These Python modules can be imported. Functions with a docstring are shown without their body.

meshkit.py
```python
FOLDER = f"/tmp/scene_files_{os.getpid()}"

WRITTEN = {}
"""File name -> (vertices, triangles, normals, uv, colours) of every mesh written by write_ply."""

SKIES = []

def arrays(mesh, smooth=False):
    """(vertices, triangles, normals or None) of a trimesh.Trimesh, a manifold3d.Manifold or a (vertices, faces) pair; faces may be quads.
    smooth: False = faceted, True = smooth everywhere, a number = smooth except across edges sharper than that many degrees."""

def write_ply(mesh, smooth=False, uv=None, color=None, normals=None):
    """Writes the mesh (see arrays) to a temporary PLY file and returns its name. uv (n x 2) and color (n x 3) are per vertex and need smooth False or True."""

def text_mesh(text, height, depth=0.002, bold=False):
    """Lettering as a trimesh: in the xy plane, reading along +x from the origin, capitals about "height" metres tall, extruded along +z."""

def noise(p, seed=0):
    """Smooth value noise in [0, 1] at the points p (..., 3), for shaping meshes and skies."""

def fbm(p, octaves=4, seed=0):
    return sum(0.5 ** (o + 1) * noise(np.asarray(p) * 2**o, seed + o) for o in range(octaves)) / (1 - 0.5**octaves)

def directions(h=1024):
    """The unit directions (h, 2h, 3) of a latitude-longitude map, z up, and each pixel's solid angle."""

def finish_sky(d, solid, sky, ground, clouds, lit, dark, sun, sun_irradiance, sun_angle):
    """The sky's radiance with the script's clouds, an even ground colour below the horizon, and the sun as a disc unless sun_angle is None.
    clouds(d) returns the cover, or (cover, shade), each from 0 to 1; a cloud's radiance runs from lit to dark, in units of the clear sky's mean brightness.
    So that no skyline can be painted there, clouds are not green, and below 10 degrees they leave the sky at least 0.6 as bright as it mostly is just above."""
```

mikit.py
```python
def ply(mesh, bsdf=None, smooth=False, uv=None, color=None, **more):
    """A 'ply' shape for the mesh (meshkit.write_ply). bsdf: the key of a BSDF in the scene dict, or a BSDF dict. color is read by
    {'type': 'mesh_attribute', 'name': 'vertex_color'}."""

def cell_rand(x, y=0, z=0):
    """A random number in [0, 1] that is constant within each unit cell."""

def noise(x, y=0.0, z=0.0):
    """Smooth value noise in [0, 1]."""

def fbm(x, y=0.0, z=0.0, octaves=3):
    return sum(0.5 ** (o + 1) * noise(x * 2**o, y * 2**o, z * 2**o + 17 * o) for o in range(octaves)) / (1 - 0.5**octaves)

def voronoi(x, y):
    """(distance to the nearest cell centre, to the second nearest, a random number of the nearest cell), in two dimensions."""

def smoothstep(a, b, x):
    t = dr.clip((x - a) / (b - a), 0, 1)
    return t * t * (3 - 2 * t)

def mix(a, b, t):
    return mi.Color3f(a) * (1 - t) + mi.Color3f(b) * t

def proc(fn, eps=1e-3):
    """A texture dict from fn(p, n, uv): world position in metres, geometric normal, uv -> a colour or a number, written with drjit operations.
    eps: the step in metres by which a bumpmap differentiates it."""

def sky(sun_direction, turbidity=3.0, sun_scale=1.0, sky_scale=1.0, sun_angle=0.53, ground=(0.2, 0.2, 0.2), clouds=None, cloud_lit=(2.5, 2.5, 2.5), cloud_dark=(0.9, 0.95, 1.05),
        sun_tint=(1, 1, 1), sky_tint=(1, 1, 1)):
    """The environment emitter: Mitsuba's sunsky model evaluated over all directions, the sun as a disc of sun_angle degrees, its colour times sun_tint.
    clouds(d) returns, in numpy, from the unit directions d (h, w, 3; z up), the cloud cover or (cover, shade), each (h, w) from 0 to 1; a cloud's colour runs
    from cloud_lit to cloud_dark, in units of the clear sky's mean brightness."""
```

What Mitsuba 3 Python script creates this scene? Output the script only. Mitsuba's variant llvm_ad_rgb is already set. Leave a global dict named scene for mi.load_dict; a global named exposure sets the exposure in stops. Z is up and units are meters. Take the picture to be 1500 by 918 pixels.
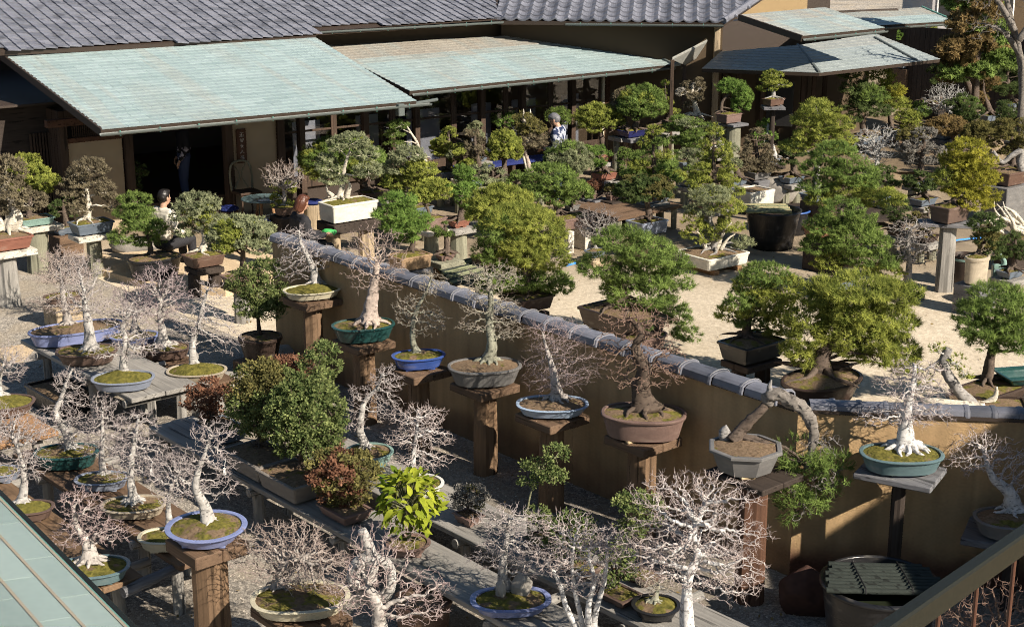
import math, random
import numpy as np, trimesh
from scipy.spatial import cKDTree
import drjit as dr, mitsuba as mi, mikit
from mikit import noise, fbm, voronoi, cell_rand, smoothstep, mix
from meshkit import noise as nnoise, fbm as nfbm

# ---------------------------------------------------------------- camera, sky, exposure
F, PITCH, CAMH = 2200.0, math.radians(16.0), 5.7          # the photograph measured in its own 1500 x 918 pixels
T = mi.ScalarTransform4f
SUN_AZ, SUN_EL = math.radians(49), math.radians(32)
SUN = np.array([math.sin(SUN_AZ) * math.cos(SUN_EL), -math.cos(SUN_AZ) * math.cos(SUN_EL), math.sin(SUN_EL)])
scene, labels = {}, {}
scene['camera'] = dict(type='perspective', fov=math.degrees(2 * math.atan(750 / F)), fov_axis='x', near_clip=0.5, far_clip=400.0,
                       to_world=T().look_at(origin=[0, 0, CAMH], target=[0, math.cos(PITCH), CAMH - math.sin(PITCH)], up=[0, 0, 1]))
scene['sky'] = mikit.sky(SUN.tolist(), turbidity=3, sky_scale=.40, sun_tint=(.885, 1.0, 1.25), ground=(0.25, 0.22, 0.18))
exposure = 2.75

def ray(px, py):
    a, b = (px - 750) / F, (py - 459) / F
    return np.array([a, math.cos(PITCH) - b * math.sin(PITCH), -math.sin(PITCH) - b * math.cos(PITCH)])
EYE = np.array([0, 0, CAMH])
def P(px, py, z):                                          # the point at height z seen at a pixel of the photograph
    r = ray(px, py); return EYE + r * ((z - CAMH) / r[2])
def PY(px, py, y):                                         # the same at depth y
    r = ray(px, py); return EYE + r * (y / r[1])
def PP(px, py, o, n):                                      # the same on a plane
    r = ray(px, py); return EYE + r * (np.dot(o - EYE, n) / np.dot(r, n))
def mpp(p):                                                # metres per pixel at a point
    return (p[1] * math.cos(PITCH) - (p[2] - CAMH) * math.sin(PITCH)) / F
W0, W1 = P(400, 347, 1.57), P(1145, 585, 1.57)             # the garden wall's coping; its line is the yard's grid
WA = math.atan2(W1[1] - W0[1], W1[0] - W0[0])
E1 = np.array([math.cos(WA), math.sin(WA), 0]); E2 = np.array([-E1[1], E1[0], 0])
WAD = math.degrees(WA)
def LW(a, b, z=0.0):                                       # yard grid -> world
    q = W0 + E1 * a + E2 * b; return np.array([q[0], q[1], z])
def WL(p):
    q = np.asarray(p) - W0; return float(q @ E1), float(q @ E2)

# ---------------------------------------------------------------- small mesh kit: meshes are (V, F)
def join(ms):
    V, Fc, n = [], [], 0
    for v, f in ms:
        V.append(np.asarray(v, float)); Fc.append(np.asarray(f, int) + n); n += len(v)
    return np.vstack(V), np.vstack(Fc)
_boxes = {}
def rbox(w, d, h, c=0.006):
    k = (round(w, 3), round(d, 3), round(h, 3), c)
    if k not in _boxes:
        c = min(c, 0.3 * min(w, d, h)); s = np.array([[x, y, z] for x in (-1, 1) for y in (-1, 1) for z in (-1, 1)], float)
        H = np.array([w, d, h]) / 2
        pts = np.vstack([s * (H - c * (np.arange(3) != i)) for i in range(3)])
        m = trimesh.convex.convex_hull(pts); _boxes[k] = (np.array(m.vertices), np.array(m.faces))
    v, f = _boxes[k]; return v.copy(), f
def put_at(m, loc=(0, 0, 0), rz=0.0, M=None):
    v = m[0]
    if M is not None: v = v @ np.asarray(M).T
    c, s = math.cos(rz), math.sin(rz)
    return v @ np.array([[c, s, 0], [-s, c, 0], [0, 0, 1]]) + np.asarray(loc), m[1]
def beam(p0, p1, w, h, c=0.005, up=(0, 0, 1)):             # a bar from p0 to p1, w wide and h high
    p0, p1 = np.asarray(p0, float), np.asarray(p1, float); x = p1 - p0; L = np.linalg.norm(x); x /= L
    y = np.cross(up, x); y /= np.linalg.norm(y); z = np.cross(x, y)
    v, f = rbox(L, w, h, c); return v @ np.array([x, y, z]) + (p0 + p1) / 2, f
def frames(p):
    t = np.gradient(p, axis=0); t /= np.linalg.norm(t, axis=1, keepdims=True) + 1e-9
    a = np.cross(t[0], [0.31, 0.95, 0.1]); a /= np.linalg.norm(a) + 1e-9
    A = []
    for k in range(len(p)):
        a = a - t[k] * (a @ t[k]); a /= np.linalg.norm(a) + 1e-9; A.append(a)
    A = np.array(A); return t, A, np.cross(t, A)
def spline(p, n):
    p = np.asarray(p, float)
    if len(p) == 2: return p[0] + (p[1] - p[0]) * np.linspace(0, 1, n)[:, None]
    q = np.vstack([2 * p[0] - p[1], p, 2 * p[-1] - p[-2]]); out = []
    for u in np.linspace(0, len(p) - 1 - 1e-6, n):
        i = int(u); t = u - i; a, b, c, d = q[i:i + 4]
        out.append(0.5 * (2 * b + (c - a) * t + (2 * a - 5 * b + 4 * c - d) * t * t + (3 * b - a - 3 * c + d) * t ** 3))
    return np.array(out)
def sweep(p, r, sides=10, rough=0.0, seed=0, cap=True, freq=14.0, stretch=1.0):
    p = np.asarray(p, float); r = np.broadcast_to(np.asarray(r, float), (len(p),)) if np.ndim(r) < 2 else np.asarray(r, float)
    t, A, B = frames(p); an = np.arange(sides) * 2 * np.pi / sides
    d = np.cos(an)[None, :, None] * A[:, None] + np.sin(an)[None, :, None] * B[:, None]
    R = r[:, None] if r.ndim == 1 else r
    R = np.broadcast_to(R, (len(p), sides)).copy()
    if rough: R *= 1 + rough * 2 * (nfbm((p[:, None] + d * R[..., None]) * freq * np.array([1, 1, stretch]), 3, seed) - 0.5)
    v = (p[:, None] + d * R[..., None]).reshape(-1, 3)
    i, j = np.meshgrid(np.arange(len(p) - 1), np.arange(sides), indexing='ij')
    a, b, c, e = i * sides + j, i * sides + (j + 1) % sides, (i + 1) * sides + (j + 1) % sides, (i + 1) * sides + j
    f = [np.stack([a, b, c], -1).reshape(-1, 3), np.stack([a, c, e], -1).reshape(-1, 3)]
    if cap:
        n = len(v); v = np.vstack([v, p[:1], p[-1:]]); k = np.arange(sides)
        f += [np.stack([(k + 1) % sides, k, 0 * k + n], -1), np.stack([(len(p) - 1) * sides + k, (len(p) - 1) * sides + (k + 1) % sides, 0 * k + n + 1], -1)]
    return v, np.vstack(f)
def prisms(p0, p1, r0, r1, sides=3):                       # many thin tapered bars at once
    d = p1 - p0; L = np.linalg.norm(d, axis=1, keepdims=True) + 1e-9; d = d / L
    a = np.cross(d, np.where(np.abs(d[:, 2:]) < 0.9, [0, 0, 1.0], [1.0, 0, 0])); a /= np.linalg.norm(a, axis=1, keepdims=True)
    b = np.cross(d, a); an = np.arange(sides) * 2 * np.pi / sides
    o = np.cos(an)[None, :, None] * a[:, None] + np.sin(an)[None, :, None] * b[:, None]
    v = np.concatenate([p0[:, None] + o * np.asarray(r0)[:, None, None], p1[:, None] + o * np.asarray(r1)[:, None, None]], 1)
    k = np.arange(sides); q = np.vstack([np.stack([k, (k + 1) % sides, (k + 1) % sides + sides], 1), np.stack([k, (k + 1) % sides + sides, k + sides], 1)])
    return v.reshape(-1, 3), (q[None] + (np.arange(len(p0)) * 2 * sides)[:, None, None]).reshape(-1, 3)
def loft(rings, closed=True, cap0=False, cap1=False):
    n = len(rings[0]); v = np.vstack(rings); m = n if closed else n - 1
    i, j = np.meshgrid(np.arange(len(rings) - 1), np.arange(m), indexing='ij')
    a, b, c, d = i * n + j, i * n + (j + 1) % n, (i + 1) * n + (j + 1) % n, (i + 1) * n + j
    f = [np.stack([a, b, c], -1).reshape(-1, 3), np.stack([a, c, d], -1).reshape(-1, 3)]
    k = np.arange(1, n - 1)
    if cap0: f.append(np.stack([0 * k, k + 1, k], -1))
    if cap1: f.append(np.stack([0 * k, k, k + 1], -1) + (len(rings) - 1) * n)
    return v, np.vstack(f)
def rock(w, d, h, seed, sub=3):
    m = trimesh.creation.icosphere(sub); v = np.array(m.vertices)
    v = v * (0.72 + 0.55 * nfbm(v * 1.6 + seed * 3.7, 3, seed))[:, None]
    q = np.random.default_rng(seed).normal(size=(9, 3)); q /= np.linalg.norm(q, axis=1, keepdims=True)
    for n in q:
        s = v @ n; v = v - np.maximum(s - 0.72, 0)[:, None] * n * 0.85
    v += (nfbm(v * 7 + seed, 2, seed)[:, None] - 0.5) * 0.07 * v
    return v * np.array([w, d, h]) / 2, np.array(m.faces)

# ---------------------------------------------------------------- names, labels, entries
_seen = {}
def name(base):
    n = _seen.get(base, -1) + 1; _seen[base] = n
    return base if n == 0 else f'{base}_{n:03d}'
def put(key, m, bsdf, idx=None, v=0.0, smooth=False):
    uv = None
    if idx is not None:
        n = len(m[0]); uv = np.empty((n, 2)); uv[:, 0] = np.asarray(idx, float) + (0.5 if np.ndim(idx) == 0 else 0); uv[:, 1] = v
    scene[key] = mikit.ply((m[0], m[1]), bsdf, smooth=smooth, uv=uv); return key
def part(parent, base, m, bsdf, **k):
    return put(name(f'{parent}__{base}'), m, bsdf, **k)
def thing(base, label, cat, group=None, kind=None):
    k = name(base); labels[k] = {}
    if label: labels[k]['label'] = label
    if cat: labels[k]['category'] = cat
    if group: labels[k]['group'] = group
    if kind: labels[k]['kind'] = kind
    return k

# ---------------------------------------------------------------- materials; uv.x = palette number, uv.y = a tone of the piece; citrus leaves are lighter on the sun side
def gat(cols):
    a = [mi.Float([float(c[k]) for c in cols]) for k in range(3)]
    def f(i):
        i = dr.minimum(mi.UInt32(dr.maximum(i, 0)), len(cols) - 1)
        return mi.Color3f(dr.gather(mi.Float, a[0], i), dr.gather(mi.Float, a[1], i), dr.gather(mi.Float, a[2], i))
    return f
def gat1(vals):
    a = mi.Float([float(x) for x in vals])
    return lambda i: dr.gather(mi.Float, a, dr.minimum(mi.UInt32(dr.maximum(i, 0)), len(vals) - 1))
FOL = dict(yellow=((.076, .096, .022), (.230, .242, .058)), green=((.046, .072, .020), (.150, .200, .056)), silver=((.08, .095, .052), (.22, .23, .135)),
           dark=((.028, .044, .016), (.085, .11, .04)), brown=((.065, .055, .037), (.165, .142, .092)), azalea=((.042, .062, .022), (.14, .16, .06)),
           red=((.07, .035, .024), (.16, .085, .052)), citrus=((.06, .10, .012), (.18, .195, .022)), gold=((.10, .102, .018), (.25, .235, .04)),
           rust=((.08, .06, .026), (.18, .13, .06)), bright=((.052, .092, .022), (.15, .215, .055)), olive=((.056, .055, .022), (.135, .12, .044)),
           grey=((.10, .095, .085), (.2, .19, .17)))
FI = {k: i for i, k in enumerate(FOL)}
BARK = dict(pale=((.42, .40, .375), (.375, .32, .31)), pink=((.42, .345, .295), (.33, .25, .22)), moss=((.26, .26, .20), (.34, .29, .24)), dark=((.10, .075, .058), (.31, .20, .155)),
            dead=((.58, .53, .44), (.45, .38, .3)), pine=((.115, .088, .07), (.13, .1, .08)), rusty=((.33, .30, .275), (.36, .285, .25)), white=((.56, .545, .53), (.43, .35, .325)),
            grey=((.29, .275, .26), (.23, .2, .19)), red=((.41, .375, .345), (.39, .29, .28)), purple=((.42, .39, .36), (.38, .29, .30)), green=((.2, .2, .12), (.2, .2, .12)),
            silver=((.42, .41, .39), (.42, .41, .39)),
            scaly=((.20, .18, .16), (.2, .18, .16)))
BI = {k: i for i, k in enumerate(BARK)}
POT = dict(lilac=((.23, .27, .48), .22), teal=((.022, .075, .072), .18), cobalt=((.05, .10, .34), .15), grey=((.17, .165, .16), .5), brown=((.125, .083, .066), .5), cream=((.62, .57, .42), .3),
           dark=((.052, .034, .027), .4), terracotta=((.24, .10, .068), .55), lightblue=((.36, .46, .60), .22), slate=((.13, .16, .20), .45), stone=((.66, .63, .54), .75), beige=((.42, .36, .27), .5),
           black=((.02, .02, .022), .3), mauve=((.19, .125, .105), .5), pewter=((.13, .20, .215), .25), wood=((.30, .20, .115), .7), greywood=((.23, .205, .18), .75), white=((.72, .72, .68), .3),
           greyblue=((.24, .27, .34), .4), navy=((.018, .022, .10), .2), jade=((.22, .34, .30), .3), plastic=((.05, .12, .36), .35), copperbrown=((.12, .07, .05), .45))
PI_ = {k: i for i, k in enumerate(POT)}
WOOD = dict(grey=(.30, .285, .26), brown=(.155, .10, .064), pale=(.58, .44, .26), dark=(.05, .038, .031), warm=(.195, .125, .075), greenish=(.25, .245, .18), white=(.66, .61, .52), orange=(.33, .19, .10),
            redbrown=(.115, .058, .036), slate=(.17, .17, .18), bamboo=(.24, .26, .15), darkbamboo=(.034, .042, .036), tan=(.42, .33, .22), frame=(.075, .05, .036), straw=(.5, .4, .22))
WI = {k: i for i, k in enumerate(WOOD)}
_fa, _fb = gat([a for a, b in FOL.values()]), gat([b for a, b in FOL.values()])
_ba, _bb = gat([a for a, b in BARK.values()]), gat([b for a, b in BARK.values()])
_pc, _pr, _wc = gat([a for a, b in POT.values()]), gat1([b for a, b in POT.values()]), gat(list(WOOD.values()))
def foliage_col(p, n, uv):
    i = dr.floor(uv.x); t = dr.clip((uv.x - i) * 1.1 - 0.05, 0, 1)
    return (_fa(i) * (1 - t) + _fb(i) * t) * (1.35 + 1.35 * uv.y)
def bark_col(p, n, uv):
    i = dr.floor(uv.x); t = dr.clip(uv.y, 0, 1); a = fbm(p.x * 55, p.y * 55, p.z * 38); b = fbm(p.x * 9, p.y * 9, p.z * 9, 2)
    return (_ba(i) * (1 - t) + _bb(i) * t) * (0.28 + 0.80 * a + 0.46 * b) * (1 - .55 * (1 - t) * smoothstep(.60, .70, fbm(p.x * 30, p.y * 30, p.z * 75, 2)))
def pot_col(p, n, uv):
    i = dr.floor(uv.x); s = fbm(p.x * 7, p.y * 7, p.z * 16); d = fbm(p.x * 40, p.y * 40, p.z * 40, 2)
    c = _pc(i) * (0.58 + 0.40 * s + 0.14 * d)
    return mix(c, mi.Color3f(.30, .27, .22), smoothstep(.62, .85, s) * 0.22)
def pot_rough(p, n, uv):
    return dr.clip(_pr(dr.floor(uv.x)) + 0.25 * (fbm(p.x * 11, p.y * 11, p.z * 11, 2) - 0.4), .08, 1)
def wood_fn(ax):
    def f(p, n, uv):
        i = dr.floor(uv.x)
        a, b = p.x * float(E1[0]) + p.y * float(E1[1]), p.x * float(E2[0]) + p.y * float(E2[1])
        q = [(a, b, p.z), (b, a, p.z), (p.z, p.x, p.y)][ax]; h = uv.y * 13.7
        g = fbm(q[0] * 3 + h, q[1] * 75, q[2] * 75); k = fbm(q[0] * 1.3 + h, q[1] * 11, q[2] * 11, 2); crack = smoothstep(.66, .74, fbm(q[0] * 2.0 + h, q[1] * 34, q[2] * 34, 2))
        st = fbm(p.x * 3.1, p.y * 3.1, p.z * 3.1 + h, 2)
        return _wc(i) * (0.33 + 0.54 * g + 0.43 * k) * (1 - 0.6 * crack) * (0.8 + 0.4 * st)
    return f
def twosided(b): return {'type': 'twosided', 'b': b}
def princ(col, rough=.6, spec=.4, **k):
    return twosided({'type': 'principled', 'base_color': col if isinstance(col, dict) else {'type': 'rgb', 'value': list(col)}, 'roughness': rough, 'specular': spec, **k})
scene['m_leaf'] = {'type': 'principledthin', 'base_color': mikit.proc(foliage_col), 'roughness': .55, 'diff_trans': .65, 'eta': 1.4}
scene['m_bark'] = princ(mikit.proc(bark_col), .85, .2)
scene['m_pot'] = princ(mikit.proc(pot_col), mikit.proc(pot_rough), .5)
for ax, k in enumerate(('m_wood', 'm_wood_cross', 'm_wood_post')):
    scene[k] = princ(mikit.proc(wood_fn(ax)), .8, .25)
def soil_col(p, n, uv):
    a = fbm(p.x * 11, p.y * 11, 3.1, 3); b = fbm(p.x * 60, p.y * 60, 1.7, 2); m = smoothstep(.66 - .46 * uv.y, .78 - .46 * uv.y, a * .75 + b * .25)
    dirt = mix((.085, .055, .034), (.24, .175, .115), b); moss = mix((.035, .04, .012), (.20, .175, .042), fbm(p.x * 38, p.y * 38, 9.0, 3))
    return mix(dirt, moss, m)
scene['m_soil'] = {'type': 'bumpmap', 'arbitrary': mikit.proc(lambda p, n, uv: fbm(p.x * 70, p.y * 70, p.z * 70, 2), 2e-3), 'scale': .012, 'bsdf': princ(mikit.proc(soil_col), .95, .1)}
def gravel_col(p, n, uv):
    f1, f2, r = voronoi(p.x * 42, p.y * 42); big = fbm(p.x * .9, p.y * .9, 0, 3); tr = smoothstep(.45, .7, fbm(p.x * 2.2, p.y * 2.2, 5.0, 3))
    c = mix((.16, .145, .127), (.375, .34, .29), r) * (0.62 + 0.5 * smoothstep(.0, .3, f2 - f1)) * (0.85 + .3 * big)
    damp = smoothstep(.55, .72, fbm(p.x * .7 + 3, p.y * .7, 9.0, 3))
    return mix(c, mi.Color3f(.33, .275, .2) * (.7 + .5 * fbm(p.x * 25, p.y * 25)), tr * .45) * (1 - .30 * damp)
scene['m_gravel'] = princ(mikit.proc(gravel_col), .9, .2)
def sand_col(p, n, uv):
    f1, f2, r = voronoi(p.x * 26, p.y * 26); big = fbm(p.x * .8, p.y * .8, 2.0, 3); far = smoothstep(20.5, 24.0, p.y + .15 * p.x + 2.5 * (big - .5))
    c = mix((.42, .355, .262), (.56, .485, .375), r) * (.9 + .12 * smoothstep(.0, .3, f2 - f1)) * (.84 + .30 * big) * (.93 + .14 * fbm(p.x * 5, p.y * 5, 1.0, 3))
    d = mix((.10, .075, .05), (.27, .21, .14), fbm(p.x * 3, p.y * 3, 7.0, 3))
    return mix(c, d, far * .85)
scene['m_sand'] = princ(mikit.proc(sand_col), .9, .2)
scene['m_earth'] = princ(mikit.proc(lambda p, n, uv: mix((.085, .062, .04), (.22, .17, .11), fbm(p.x * 4, p.y * 4, p.z * 4))), .9, .2)
scene['m_path'] = princ(mikit.proc(lambda p, n, uv: mix((.40, .30, .19), (.58, .46, .31), fbm(p.x * 5, p.y * 5, 1.0)) * (.8 + .3 * fbm(p.x * 40, p.y * 40))), .9, .2)
def stucco_col(p, n, uv):
    a = fbm(p.x * 2.2, p.y * 2.2, p.z * 2.2); b = fbm(p.x * 60, p.y * 60, p.z * 60, 2); run = fbm(p.x * 13, p.y * 13, p.z * .55, 3)
    low = smoothstep(.42, .12, p.z + .35 * (a - .5))
    return mix(mi.Color3f(.365, .25, .135) * (.62 + .36 * a + .22 * b + .60 * (run - .35)) * (1 - .28 * smoothstep(.58, .75, fbm(p.x * 1.1, p.y * 1.1, p.z * 1.6 + 4, 3))), mi.Color3f(.10, .050, .035) * (.7 + .6 * b), low * uv.y)
scene['m_stucco'] = {'type': 'bumpmap', 'arbitrary': mikit.proc(lambda p, n, uv: fbm(p.x * 85, p.y * 85, p.z * 85, 2), 2e-3), 'scale': .006, 'bsdf': princ(mikit.proc(stucco_col), .92, .15)}
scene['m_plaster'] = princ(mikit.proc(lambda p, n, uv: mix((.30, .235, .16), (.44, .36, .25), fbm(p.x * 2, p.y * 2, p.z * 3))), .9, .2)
def rock_col(p, n, uv):
    a = fbm(p.x * 4, p.y * 4, p.z * 4); b = fbm(p.x * 26, p.y * 26, p.z * 26); i = uv.x
    c = mix((.16, .15, .135), (.40, .37, .325), a * .7 + b * .4)
    return mix(c, mix((.035, .02, .016), (.08, .04, .03), b), uv.y)  # uv.y gives the red stone, its shade put into the colour
scene['m_rock'] = princ(mikit.proc(rock_col), .85, .25)
def kawara_col(p, n, uv):
    s = fbm(p.x * 14, p.y * 14, p.z * 14, 2)
    return mix((.07, .075, .092), (.19, .196, .232), dr.clip(uv.y * .6 + s * .55, 0, 1.2)) * (1 - .35 * smoothstep(.6, .75, fbm(p.x * 5, p.y * 5, p.z * 5, 3)))
scene['m_kawara'] = princ(mikit.proc(kawara_col), .5, .45)
UF = np.array([math.cos(math.radians(36)), math.sin(math.radians(36))])
def copper_col(p, n, uv):
    t = uv.x - dr.floor(uv.x); k = dr.floor(uv.x); u = p.x * float(UF[0]) + p.y * float(UF[1]); w = p.y * float(UF[0]) - p.x * float(UF[1])
    st = fbm(u * 5.0, w * .35, 1.0, 3); st2 = fbm(u * 1.3, w * .5, 4.0, 3); g = fbm(p.x * 30, p.y * 30, p.z * 30, 2)
    green = mix((.19, .255, .26), (.315, .39, .395), t * .6 + g * .4); brown = mix((.16, .135, .11), (.34, .325, .285), g * .6 + st * .5)
    grey = mix((.17, .20, .20), (.33, .37, .37), g * .5 + st * .5)
    b = dr.clip(smoothstep(.54, .74, st) * .28 + smoothstep(.52, .78, st2) * .24 + uv.y * (.5 + st), 0, 1)
    return dr.select(k > 1.5, mix((.20, .265, .25), (.29, .36, .34), t * .5 + g * .3 + .4 * st2) * (.8 + .3 * st), dr.select(k > .5, mix(grey, brown, uv.y * (.4 + .6 * st)), mix(green, brown, b)))
scene['m_copper'] = princ(mikit.proc(copper_col), .5, .45)
for k, (c, r) in dict(m_black=((.012, .012, .013), .5), m_darkwood=((.040, .028, .021), .6), m_gutter=((.10, .115, .11), .45), m_cloth_blue=((.015, .026, .13), .8), m_white=((.75, .75, .72), .5),
                      m_skin=((.42, .25, .17), .5), m_hair=((.012, .010, .009), .4), m_hair_grey=((.13, .13, .14), .5), m_hair_brown=((.085, .032, .018), .4), m_jacket=((.66, .61, .52), .8),
                      m_black_cloth=((.02, .02, .024), .8), m_denim=((.035, .05, .11), .8), m_rail=((.010, .011, .007), .5), m_copper_pipe=((.09, .04, .025), .45), m_green_bag=((.06, .38, .10), .5),
                      m_hose=((.06, .28, .75), .35), m_brick=((.42, .14, .07), .8), m_verdigris=((.10, .25, .21), .6), m_seam=((.27, .235, .18), .7), m_mortar=((.21, .21, .22), .8), m_water=((.02, .025, .015), .08), m_offwhite=((.6, .55, .43), .8)).items():
    scene[k] = princ(c, r)
def pattern_col(p, n, uv):
    f1, f2, r = voronoi(p.x * 14 + p.y * 9, p.z * 14); return mix((.02, .03, .075), (.36, .38, .44), smoothstep(.50, .58, fbm(p.x * 17 + 3, p.y * 17, p.z * 17, 2)))
scene['m_pattern'] = princ(mikit.proc(pattern_col), .8, .2)
scene['m_glass'] = {'type': 'thindielectric', 'int_ior': 1.5}

# ---------------------------------------------------------------- pots, soil, trunks, twigs, needles
def outline(kind, w, d, n=44):
    a = np.arange(n) * 2 * np.pi / n
    if kind == 'oct':
        a = np.repeat(np.arange(8) * np.pi / 4 + np.pi / 8, 2)[:16]; a = np.unique(a); return np.stack([np.cos(a) * w / 2, np.sin(a) * d / 2], 1) / math.cos(np.pi / 8)
    if kind == 'rect':
        r = 0.05 * min(w, d); q = []
        for cx, cy, a0 in ((1, 1, 0), (-1, 1, 90), (-1, -1, 180), (1, -1, 270)):
            for t in (0, 45, 90):
                g = math.radians(a0 + t); q.append((cx * (w / 2 - r) + r * math.cos(g), cy * (d / 2 - r) + r * math.sin(g)))
        return np.array(q)
    e = 2 / (2.0 if kind == 'round' else 2.35)
    c, s = np.cos(a), np.sin(a)
    return np.stack([np.sign(c) * np.abs(c) ** e * w / 2, np.sign(s) * np.abs(s) ** e * d / 2], 1)
def pot_meshes(kind, w, d, h, taper=.16, lip=.014, wall=.018, belly=0.0):
    t = taper * .6 * min(w, d)
    prof = [(0, t), (h * .5, t * .45 - belly), (h * .86, t * .08), None, (h * .86, t * .08), (h * .87, -lip), (h * .97, -lip), None, (h * .97, -lip), (h, -lip * .5), (h, wall), None, (h, wall), (h - .035, wall + .004)]
    strips, cur = [], []
    for q in prof + [None]:
        if q is None: strips.append(cur); cur = []
        else: cur.append(np.c_[outline(kind, w - 2 * q[1], d - 2 * q[1]), np.full(len(outline(kind, w, d)), q[0])])
    ms = [loft(s) for s in strips]; b = strips[0][0]; ms.append(loft([b * 0.0 + [0, 0, 0.001], b]))
    return join(ms)
def soil_mesh(kind, w, d, z, dome, seed):
    o = outline(kind, w, d, 36); rings = []; sh = np.random.default_rng(seed).uniform(0, 50)
    for r in (1.0, .86, .68, .46, .24, .03):
        q = np.c_[o * r, np.full(len(o), z + dome * (1 - r * r))]
        q[:, 2] += (nfbm(np.c_[q[:, :2] * 16 + sh, q[:, 2]], 3, 1) - .5) * .035 * (r < 1); rings.append(q)
    return loft(rings, cap1=True)
def mkpot(t, pot, c, rim, rz, seed):
    """pot parts under the thing t; c = centre of the rim in the world, rim = its width across the picture in pixels"""
    kind, col = pot['k'], pot['c']; ratio = pot.get('d', .72 if kind != 'round' else 1.0); cr, sr = abs(math.cos(rz)), abs(math.sin(rz)); px = rim * mpp(c)
    w = px / ((cr + ratio * sr) if kind == 'rect' else math.sqrt(cr * cr + (ratio * sr) ** 2)); d = w * ratio; h = pot.get('h', .16) * w
    z0 = c[2] - h
    part(t, 'pot', put_at(pot_meshes(kind, w, d, h, pot.get('t', .16), pot.get('lip', .012), pot.get('wall', .018), pot.get('b', 0)), (c[0], c[1], z0), rz), 'm_pot', idx=PI_[col], smooth=kind not in ('rect', 'oct'))
    part(t, 'soil', put_at(soil_mesh(kind, w - .034, d - .034, h - .014, pot.get('dome', .03), seed), (c[0], c[1], z0), rz), 'm_soil', idx=0, v=pot.get('moss', .7), smooth=True)
    for sx in (-1, 1):                                     # feet
        for sy in (-1, 1):
            fx, fy = sx * w * .22, sy * d * .20
            q = put_at(rbox(.07, .05, .03, .004), (fx, fy, -.012), 0); part(t, 'foot', put_at(q, (c[0], c[1], z0), rz), 'm_pot', idx=PI_[col])
    return w, d, z0 - .026
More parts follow.
